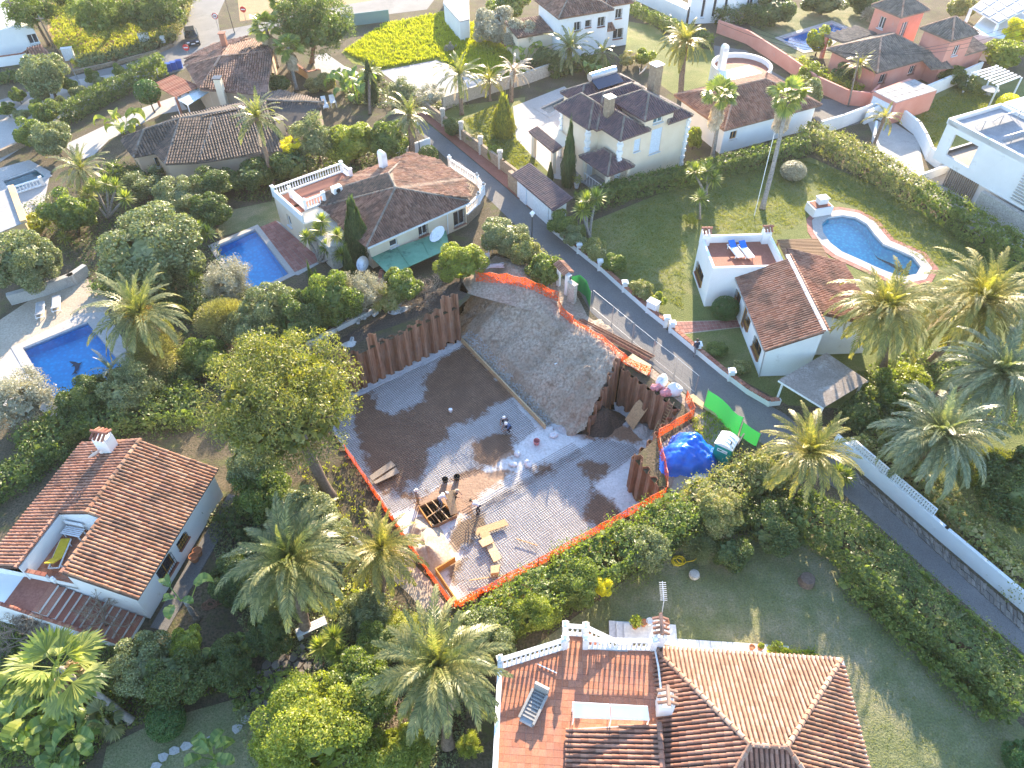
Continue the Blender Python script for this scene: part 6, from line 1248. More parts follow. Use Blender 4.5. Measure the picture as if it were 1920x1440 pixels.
m=M(); c=W(1072,565); m.box(c+Vector((0,0,.95)),(.75,.35,1.9),R(-50)); m.box(c+Vector((0,0,1.93)),(.85,.45,.08),R(-50)); single('gate_pillar',m,'pale_stone','pale square stone gate pillar next to the dark green screen','pillar')
gwall('weathered white wall beside the loungers at the left pool',[(28,568),(85,552),(140,532),(163,516)],1.0,.5,'concrete')
# ================================================================ VEGETATION
def quads(name,V,mat,smooth=False):
    """V: (n,4,3) array -> mesh of loose quads"""
    n=len(V); me=bpy.data.meshes.new(name); me.vertices.add(n*4); me.vertices.foreach_set('co',np.ascontiguousarray(V,dtype=np.float32).ravel())
    me.loops.add(n*4); me.loops.foreach_set('vertex_index',np.arange(n*4,dtype=np.int32)); me.polygons.add(n); me.polygons.foreach_set('loop_start',np.arange(n,dtype=np.int32)*4)
    me.update(calc_edges=True); me.materials.append(MAT[mat]); return me
def unit(v):return v/np.maximum(np.linalg.norm(v,axis=-1,keepdims=True),1e-6)
def leaves(C,Nrm,size,g,aspect=.5,tilt=.8):
    """rhombic leaves at centres C facing roughly along Nrm"""
    n=len(C); d=unit(Nrm+g.normal(0,tilt,(n,3))); a=unit(np.cross(d,g.normal(0,1,(n,3)))); b=np.cross(d,a)
    s=(size*g.uniform(.6,1.35,n))[:,None]; a=a*s*.5; b=b*s*.5*aspect; fold=d*s*.12
    return np.stack([C-a,C+b+fold,C+a,C-b+fold],1)
def sph(n,g,zmin=-1.0):
    z=g.uniform(zmin,1,n); t=g.uniform(0,2*np.pi,n); r=np.sqrt(np.maximum(0,1-z*z)); return np.stack([r*np.cos(t),r*np.sin(t),z],1)
def core(rx,ry,rz,g,n=220,cz=0,k=.74):
    """a few hundred larger leaves closing the inside"""
    s=sph(n,g); C=s*np.array([rx,ry,rz])*k*g.uniform(.85,1,(n,1)); C[:,2]+=cz; return leaves(C,s,rx*.24,g,.8,.4)
_CM={}
def crown_mesh(kind,mat,grain,var):
    """unit crown (radius 1) of a kind, cached"""
    key=(kind,mat,grain,var)
    if key in _CM:return _CM[key]
    g=np.random.default_rng(hash((kind,grain,var))%9973 if False else (len(kind)*131+grain*17+var*7+len(mat)))
    ls=(.17,.105,.068,.05)[grain]; N=(2100,6000,13000,23000)[grain]
    if kind=='blob':
        nc=(9,16,30,46)[grain]; d=sph(nc,g,-.45); cc=d*g.uniform(.55,.82,(nc,1)); cr=g.uniform(.26,.44,nc)*(1,.9,.75,.66)[grain]
        w_=cr**2; idx=g.choice(nc,N,p=w_/w_.sum()); s=sph(N,g); s=unit(s+d[idx]*.55); C=cc[idx]+s*(cr[idx]*g.uniform(.72,1.08,N))[:,None]
        V=np.concatenate([leaves(C,s,ls,g,.55),core(1,1,.95,g,620,-.05,.64)])
    elif kind=='loose':
        nc=(14,24,44,60)[grain]; d=sph(nc,g,-.5); cc=d*g.uniform(.45,.95,(nc,1)); cr=g.uniform(.14,.30,nc); w_=cr**2; idx=g.choice(nc,N,p=w_/w_.sum()); s=sph(N,g)
        C=cc[idx]+s*(cr[idx]*g.uniform(.2,1.2,N))[:,None]; V=np.concatenate([leaves(C,s,ls*.9,g,.4),core(1,1,.95,g,260,-.1,.5)])
    elif kind=='ball':
        s=sph(N,g); C=s*g.uniform(.93,1.02,(N,1)); V=np.concatenate([leaves(C,s,ls*.7,g,.6,.9),core(1,1,1,g,700,0,.84)])
    elif kind=='cone':
        z=g.uniform(0,1,N); pr=np.where(z<.25,.75+z,1.0-((z-.25)/.75)**1.5*.97); t=g.uniform(0,6.2832,N); lump=1+.10*np.sin(5*t+9*z)+.07*np.sin(23*z+3*t)
        r=pr*lump*g.uniform(.82,1.05,N); C=np.stack([r*np.cos(t),r*np.sin(t),z],1); nr=np.stack([np.cos(t),np.sin(t),np.full(N,.5)],1); V0=leaves(C,nr,ls,g,.35,.5)
        zc=g.uniform(0,.95,260); pr=np.where(zc<.25,.75+zc,1.0-((zc-.25)/.75)**1.5*.97)*.7; t=g.uniform(0,6.2832,260); C2=np.stack([pr*np.cos(t),pr*np.sin(t),zc],1); V=np.concatenate([V0,leaves(C2,np.stack([np.cos(t),np.sin(t),0*t],1),.5,g,.5,.3)]); V[:,:,2]=np.maximum(V[:,:,2],0)
    elif kind=='pine':
        nc=170; t=g.uniform(0,6.2832,nc); r=np.sqrt(g.uniform(0,1,nc))*.93; z=.50*np.sqrt(np.maximum(0,1-r**2))+g.normal(0,.05,nc); under=(g.uniform(0,1,nc)<.38)&(r>.35); z=np.where(under,-.15-.30*(1-r)+.12*g.uniform(-1,1,nc),z)
        cc=np.stack([r*np.cos(t),r*np.sin(t),z],1); cr=g.uniform(.11,.19,nc); w_=cr**2; idx=g.choice(nc,N,p=w_/w_.sum()); s=unit(sph(N,g)+np.array([0,0,.45])); C=cc[idx]+s*(cr[idx]*g.uniform(.6,1.1,N))[:,None]*np.array([1,1,.85])
        c2=sph(1500,g)*np.array([.80,.80,.30])*g.uniform(.75,1,(1500,1)); V=np.concatenate([leaves(C,s,ls*.85,g,.34,.6),leaves(c2,sph(1500,g),.13,g,.8,.5)])
    elif kind=='broom':
        nc=40; d=sph(nc,g,-.2); cc=d*.35; idx=g.choice(nc,N); s=unit(d[idx]+g.normal(0,.32,(N,3))+np.array([0,0,.25])); u=g.uniform(.35,1.0,N)[:,None]; C=s*u*np.array([1,1,.9]); a=unit(s+g.normal(0,.25,(N,3)))*ls*.8; b=unit(np.cross(a,g.normal(0,1,(N,3))))*ls*.13; V=np.stack([C-a,C+b,C+a,C-b],1); V=np.concatenate([V,core(1,1,.9,g,90,-.1,.45)])
    elif kind=='twigs':
        V=[]
        def br(p,d,L,r,dep):
            q=p+d*L; side=unit(np.cross(d,g.normal(0,1,3)))*r; side2=np.cross(d,side); V.append(np.stack([p-side,p+side,q+side*.6,q-side*.6])); V.append(np.stack([p-side2,p+side2,q+side2*.6,q-side2*.6]))
            if dep:
                for _ in range(3):br(p+d*L*g.uniform(.5,1),unit(d+g.normal(0,.55,3)+np.array([0,0,.08])),L*g.uniform(.55,.8),r*.62,dep-1)
        for d in sph(7,g,.1):br(np.zeros(3),d,.42,.022,4)
        V=np.array(V)
    me=quads(kind+'_crown',V,mat); _CM[key]=me; return me
def trunk(parent,base,top,r0,r1,mat,bend=.1,n=8,sides=9,name='trunk',flare=1.35):
    base,top=Vector(base),Vector(top); m=M(); pts=[]; rs=[]; a=rnd.uniform(0,6.28); L=(top-base).length; off=Vector((math.cos(a),math.sin(a),0))*bend*L
    for i in range(n+1):
        f=i/n; pts.append(base.lerp(top,f)+off*math.sin(math.pi*f)*.5); rs.append((r0*(1-f)+r1*f)*(flare if i==0 else 1)*(1+.06*math.sin(i*2.3)))
    m.tube(pts,rs,sides); return m.build(name,mat,parent,True)
def limbs(parent,top,spread,up,r,mat,n=5):
    for i in range(n):
        a=6.283*i/n+rnd.uniform(-.4,.4); e=top+Vector((math.cos(a)*spread,math.sin(a)*spread,up*rnd.uniform(.7,1.1))); m=M(); m.tube([top-Vector((0,0,.3)),top.lerp(e,.5)+Vector((0,0,up*.12)),e],[r,r*.7,r*.35],6); m.build('limb',mat,parent,True)
def grain_of(r,near):return 3 if r*near>95 else 2 if r*near>42 else 1 if r*near>20 else 0
def tree(name,label,cat,kind,mat,px,py,zc,rx,rz=None,group=None,base=None,bark='bark',stem=True,var=None,tr=None):
    """a crown centred at the pixel at height zc, over a trunk; low ones reach the ground"""
    c=W(px,py,zc); rz=rz or rx*.85; near=1380/(Vector((c.x,c.y,c.z-CAM_H)).length)
    b=W(*base) if base else Vector((c.x,c.y,0)); t=thing(name,label,cat,b,group); v=rnd.randrange(2) if var is None else var
    o=link('crown',crown_mesh(kind,mat,grain_of(rx,near),v),t); o.location=c-b if kind!='cone' else Vector((0,0,max(0,zc-rz))); o.scale=(rx,rx*rnd.uniform(.9,1.1),rz if kind!='cone' else rz*2); o.rotation_euler=(0,0,rnd.uniform(0,6.28))
    if stem:r=tr or max(.05,rx*.06); trunk(t,b,c+Vector((0,0,(-.1 if kind!='cone' else -rz*.5)*rz)),r,r*.7,bark,.06 if not base else .04)
    return t
# ---- hedges: a run of clipped or shaggy foliage
def hedge(label,pts,wd,h,mat,shag=.12,dens=60,ls=.17,cat='hedge',group=None,name='hedge',blob=.25,seed=None):
    P_=[W(*p) for p in pts]; t0=P_[len(P_)//2]; g=np.random.default_rng(seed or len(label)*7); Cs=[]; Ns=[]; Cc=[]; Nc=[]
    per=0
    for i in range(len(P_)-1):
        a,b=P_[i],P_[i+1]; L=(b-a).length; d=(b-a)/L; s=Vector((-d.y,d.x,0)); area=L*(wd+2*h); n=int(area*dens*1.35)
        u=g.uniform(-.04,1.04,n)*L; q=g.uniform(0,wd+2*h,n); side=np.where(q<h,-1,np.where(q<h+wd,0,1)); x=np.where(side==0,q-h-wd/2,side*wd/2); z=np.where(side==-1,q,np.where(side==0,h,q-h-wd))
        bx,by=a.x+d.x*u+s.x*x,a.y+d.y*u+s.y*x
        lump=blob*(np.sin(bx*1.3+.7)*np.cos(by*1.5)+.6*np.sin(bx*2.9+by*1.1)+.4*np.sin(by*3.7-bx*.9))
        nx=np.where(side==0,0,side)*s.x; ny=np.where(side==0,0,side)*s.y; nz=np.where(side==0,1.0,.25)
        rnd_edge=np.where((side==0),-.25*h*(np.abs(x)/(wd/2))**4*(blob>.1),0)
        j=g.normal(0,shag,(n,3)); C=np.stack([bx+nx*lump,by+ny*lump,np.maximum(.05,z+np.where(side==0,lump,0)*1.0+rnd_edge)],1)+j; Cs.append(C); Ns.append(np.stack([nx,ny,nz],1))
        nn=int(area*24); k=g.integers(0,n,nn); C2=np.stack([bx[k]-nx[k]*.35,by[k]-ny[k]*.35,np.maximum(.1,(z[k]+np.minimum(0,lump[k])-.35*(side[k]==0)))],1); Cc.append(C2); Nc.append(np.stack([nx[k],ny[k],nz[k]],1))
    V=np.concatenate([leaves(np.concatenate(Cs),np.concatenate(Ns),ls*.86,g,.55,.8),leaves(np.concatenate(Cc),np.concatenate(Nc),.34,g,.9,.35)])-np.array([t0.x,t0.y,0])
    V[:,:,2]=np.maximum(V[:,:,2],.01)
    o=link(name,quads('hedge',V,mat)); o.location=(t0.x,t0.y,0); return tag(o,label,cat,group)
# ---- feather palms: every frond its own piece
def frond_mesh(e0,droop,L,nl,mat,seed,lw=.055,ll=.4,twist=.9,half=False):
    g=np.random.default_rng(seed); V=[]; p=np.zeros(3); seg=26; pts=[p.copy()]; dirs=[]
    for i in range(seg):
        f=i/seg; e=math.radians(e0-droop*f**1.25); d=np.array([math.cos(e),.04*math.sin(3*f+seed),math.sin(e)]); p=p+d*L/seg; pts.append(p.copy()); dirs.append(d)
    dirs.append(dirs[-1]); pts=np.array(pts); dirs=np.array(dirs)
    for i in range(seg):
        w0,w1=.035*(1-i/seg)+.008,.035*(1-(i+1)/seg)+.008; V.append([pts[i]+[0,-w0,0],pts[i+1]+[0,-w1,0],pts[i+1]+[0,w1,0],pts[i]+[0,w0,0]])
    for k in range(nl):
        f=.10+.90*k/nl; i=min(seg-1,int(f*seg)); q=pts[i]+(pts[i+1]-pts[i])*(f*seg-i); d=dirs[i]; up=np.array([-d[2],0,d[0]])
        l=ll*L/3*(math.sin(math.pi*min(1,.16+f*.80))**.7)*g.uniform(.85,1.12)
        for s in (-1,1):
            out=d*(.55+.35*f)+np.array([0,s,0])*(.85-.35*f)+up*(.42-.35*f)*twist+g.normal(0,.07,3); out/=np.linalg.norm(out); tip=q+out*l; mid=q+out*l*.5+np.array([0,0,.02]); tip=tip-np.array([0,0,l*.22]); w_=np.cross(out,up); w_=w_/np.linalg.norm(w_)*lw*.5*L/3
            V.append([q-w_*.6,mid-w_*1.1,tip,mid+w_*1.1])
    return quads('frond',np.array(V),mat)
_FM={}
RINGS=[(82,25,.72,3),(70,45,.88,5),(56,62,.98,7),(40,72,1.0,8),(24,78,1.0,8),(6,72,.98,7),(-14,62,.92,6),(-36,46,.85,5)]
def palm(label,crown,zc,L,mat,base=None,r=.24,rings=RINGS,fruit=None,dead=4,name='date_palm',bark='palm_bark',group=None,nl=30,droop=1.0,skirt=0,lw=.048,dens=1.0,wind=0):
    c=W(crown[0],crown[1],zc); b=W(*base) if base else Vector((c.x,c.y,0)); t=thing(name,label,'palm tree',b,group or 'feather palms of the gardens')
    trunk(t,b,c-Vector((0,0,.15)),r*1.1,r,bark,.03,12,10)
    m=M(); m.lathe(c-Vector((0,0,.55)),[(r*1.0,0),(r*1.5,.25),(r*1.35,.5),(r*.6,.75)],9); m.build('crown_shaft',bark,t,True)
    ph=rnd.random()*6; dw=Vector((-1,-.3,0))*wind
    for ri,(e0,dr,lf,n) in enumerate(rings):
        n=max(1,round(n*dens))
        for k in range(n):
            key=(mat,ri,k%2,nl,round(droop,1),lw)
            if key not in _FM:_FM[key]=frond_mesh(e0+(k%2)*6-3,dr*droop,3.0*lf,nl,mat,ri*5+k%2,lw)
            o=link('frond',_FM[key],t); o.location=c-b+Vector((0,0,.05)); a=ph+6.283*(k+(ri%2)*.5)/n+rnd.uniform(-.2,.2); sc_=L/3.0*rnd.uniform(.78,1.14)
            o.rotation_euler=(rnd.uniform(-.28,.28),rnd.uniform(-.2,.2),a); o.scale=(sc_,sc_,sc_)
    for k in range(dead):
        key=('dead',nl)
        if key not in _FM:_FM[key]=frond_mesh(-40,42,2.3,nl,'dead_frond',91,.05)
        o=link('dead_frond',_FM[key],t); o.location=c-b-Vector((0,0,.25)); o.rotation_euler=(0,rnd.uniform(-.1,.25),rnd.uniform(0,6.28)); o.scale=(L/3,)*3
    if fruit:
        g=np.random.default_rng(5)
        for k in range(fruit):
            a=ph+6.283*k/fruit+rnd.uniform(-.3,.3); ctr=np.array([math.cos(a)*L*.17,math.sin(a)*L*.17,.1+.15*(k%2)]); s=sph(260,g); V=leaves(ctr+s*np.array([.3,.3,.22])*g.uniform(.3,1,(260,1))*L/3,s,.09*L/3,g,.8); o=link('fruit_cluster',quads('fruit',V,'orange_fruit'),t); o.location=c-b
    return t
def fan_mesh(mat,seed,n=16,L=.95,st=.8,spread=2.5,e=0):
    g=np.random.default_rng(seed); V=[]; ca,sa=math.cos(e),math.sin(e); V.append([[0,-.02,0],[st,-.015,0],[st,.015,0],[0,.02,0]])
    for k in range(n):
        a=(k/(n-1)-.5)*spread*1.0; l=L*(1-.18*abs(a)/spread)*g.uniform(.92,1.06); dd=np.array([math.cos(a),math.sin(a),-.03]); w_=np.array([-dd[1],dd[0],.25*(1 if k%2 else -1)])*.085; q=np.array([st,0,0]); mid=q+dd*l*.62; V.append([q,mid-w_,q+dd*l*.98-np.array([0,0,.22*l]),mid+w_])
    V=np.array(V,dtype=float); return quads('fan_leaf',V,mat)
def fan_palm(label,crown,zc,base,Rl,mat='yucca_leaf',r=.2,skirt=.0,n=30,group=None,name='fan_palm'):
    c=W(crown[0],crown[1],zc); b=W(*base) if base else Vector((c.x,c.y,0)); t=thing(name,label,'palm tree',b,group or 'fan palms of the gardens'); trunk(t,b,c,r*1.2,r*.8,'grey_bark',.03,12,9)
    for v in (0,1):
        if ('fan',mat,v) not in _FM:_FM[('fan',mat,v)]=fan_mesh(mat,v)
    if ('fan','dead') not in _FM:_FM[('fan','dead')]=fan_mesh('dead_frond',9,12)
    for k in range(n):
        f=(k+.5)/n; el=math.asin(1-1.5*f)+rnd.uniform(-.2,.2); a=k*2.39996+rnd.uniform(-.5,.5); o=link('fan_leaf',_FM[('fan',mat,k%2)],t); o.location=c-b; s_=Rl/1.7*rnd.uniform(.72,1.12); o.scale=(s_,)*3; o.rotation_euler=(Matrix.Rotation(a,3,'Z')@Matrix.Rotation(-el,3,'Y')@Matrix.Rotation(rnd.uniform(-.5,.5),3,'X')).to_euler()
    if skirt:
        for k in range(int(26*skirt)+8):
            f=k/(26*skirt+8); a=k*2.39996; o=link('dead_leaf',_FM[('fan','dead')],t); o.location=(c-b)*(1-0)-Vector((0,0,.2+f*skirt)); s_=Rl/2.3*rnd.uniform(.85,1.1); o.scale=(s_,)*3; o.rotation_euler=(Matrix.Rotation(a,3,'Z')@Matrix.Rotation(R(62+rnd.uniform(-10,14)),3,'Y')@Matrix.Rotation(rnd.uniform(-.4,.4),3,'X')).to_euler()
    return t
def rosette_mesh(mat,seed,n=85,L=.85,w_=.06):
    g=np.random.default_rng(seed); V=[]
    for k in range(n):
        f=(k+.5)/n; el=math.radians(85-115*f+g.uniform(-8,8)); a=k*2.39996; d=np.array([math.cos(el)*math.cos(a),math.cos(el)*math.sin(a),math.sin(el)]); s=np.array([-math.sin(a),math.cos(a),0])*w_; l=L*g.uniform(.85,1.1); mid=d*l*.5; tip=d*l-np.array([0,0,.12*l*(1-math.sin(el))]); V.append([d*.04,mid-s,tip,mid+s])
    return quads('rosette',np.array(V),mat)
def yucca(label,heads,base,scale=1.0,mat='yucca_leaf',group='spiky yuccas of the gardens',name='yucca',bark='grey_bark'):
    """heads: (px, py, z); one trunk to each head"""
    b=W(*base); t=thing(name,label,'yucca',b,group)
    if ('ros',mat) not in _FM:_FM[('ros',mat)]=rosette_mesh(mat,3)
    for h in heads:
        c=W(*h); trunk(t,b+Vector((rnd.uniform(-.1,.1),rnd.uniform(-.1,.1),0)),c,.10*scale,.08*scale,bark,.05,6,7); o=link('rosette',_FM[('ros',mat)],t); o.location=c-b; o.scale=(scale,)*3; o.rotation_euler=(rnd.uniform(-.2,.2),rnd.uniform(-.2,.2),rnd.uniform(0,6))
    return t
def paddle_mesh(mat,seed):
    g=np.random.default_rng(seed); V=[]; n=9; c=[];
    for i in range(n+1):f=i/n; c.append(np.array([.5+f*1.1*math.cos(.9*f),0,.75+f*.75-1.05*f*f]))
    V.append([[0,-.03,0],[.5,-.025,.75],[.5,.025,.75],[0,.03,0]])
    for i in range(n):
        w0,w1=(.27*math.sin(math.pi*min(1,.07+.93*k/n))**.6 for k in (i,i+1)); t0,t1=g.uniform(.85,1.08),g.uniform(.85,1.08)
        for s in (-1,1):V.append([c[i],c[i+1],c[i+1]+np.array([.05,s*w1*t1,.10]),c[i]+np.array([.05,s*w0*t0,.10])])
    return quads('paddle_leaf',np.array(V),mat)
def banana(label,px,py,scale,n=10,mat='banana_leaf',z=0,group='broad leaved banana plants',name='banana_plant',stem=.0):
    c=W(px,py,z); b=Vector((c.x,c.y,0)); t=thing(name,label,'banana plant',b,group)
    for v in (0,1):
        if ('pad',mat,v) not in _FM:_FM[('pad',mat,v)]=paddle_mesh(mat,v)
    if z>.3:trunk(t,b,c,.14*scale,.1*scale,'grey_bark',.04,6,7)
    for k in range(n):
        o=link('leaf',_FM[('pad',mat,k%2)],t); o.location=c-b+Vector((rnd.uniform(-.25,.25),rnd.uniform(-.25,.25),0))*scale; s_=scale*rnd.uniform(.75,1.15); o.scale=(s_,s_*rnd.uniform(.8,1.1),s_*rnd.uniform(.8,1.25)); o.rotation_euler=(rnd.uniform(-.15,.15),rnd.uniform(-.35,.1),k*2.39996+rnd.uniform(-.3,.3))
    return t
# ================================================================ PLANTS OF THE GARDENS
# ---- stone pines
t=tree('umbrella_pine','big round umbrella pine standing at the left corner of the pit','pine tree','pine','pine_needles',531,752,7.2,4.9,5.2,base=(622,938),tr=.38)
limbs(t,W(565,800,6.4),2.2,1.6,.16,'bark',6)
t=tree('umbrella_pine','dark umbrella pine between the brown roof and the green meadow','pine tree','pine','dark_leaves',592,52,5.2,5.0,5.6,base=(585,118),tr=.3)
tree('umbrella_pine','wide dark pine over the dry field, nearest the parked car','pine tree','pine','dark_leaves',290,24,4.0,4.4,4.4,base=(300,62)); tree('umbrella_pine','wide dark pine in the middle of the dry field, next to the car side one','pine tree','pine','mid_leaves',195,30,4.0,4.3,4.4,base=(205,70)); tree('umbrella_pine','small leaning pine near the white house at the top left corner','pine tree','pine','mid_leaves',58,22,4.6,3.4,3.4,base=(92,85))
tree('umbrella_pine','pine crown cut by the top edge above the dry field','pine tree','pine','mid_leaves',150,-12,4.5,4.5,4.2); tree('umbrella_pine','far pine crown cut by the top edge beside the road bend','pine tree','pine','mid_leaves',330,-22,4.5,4.0,4)
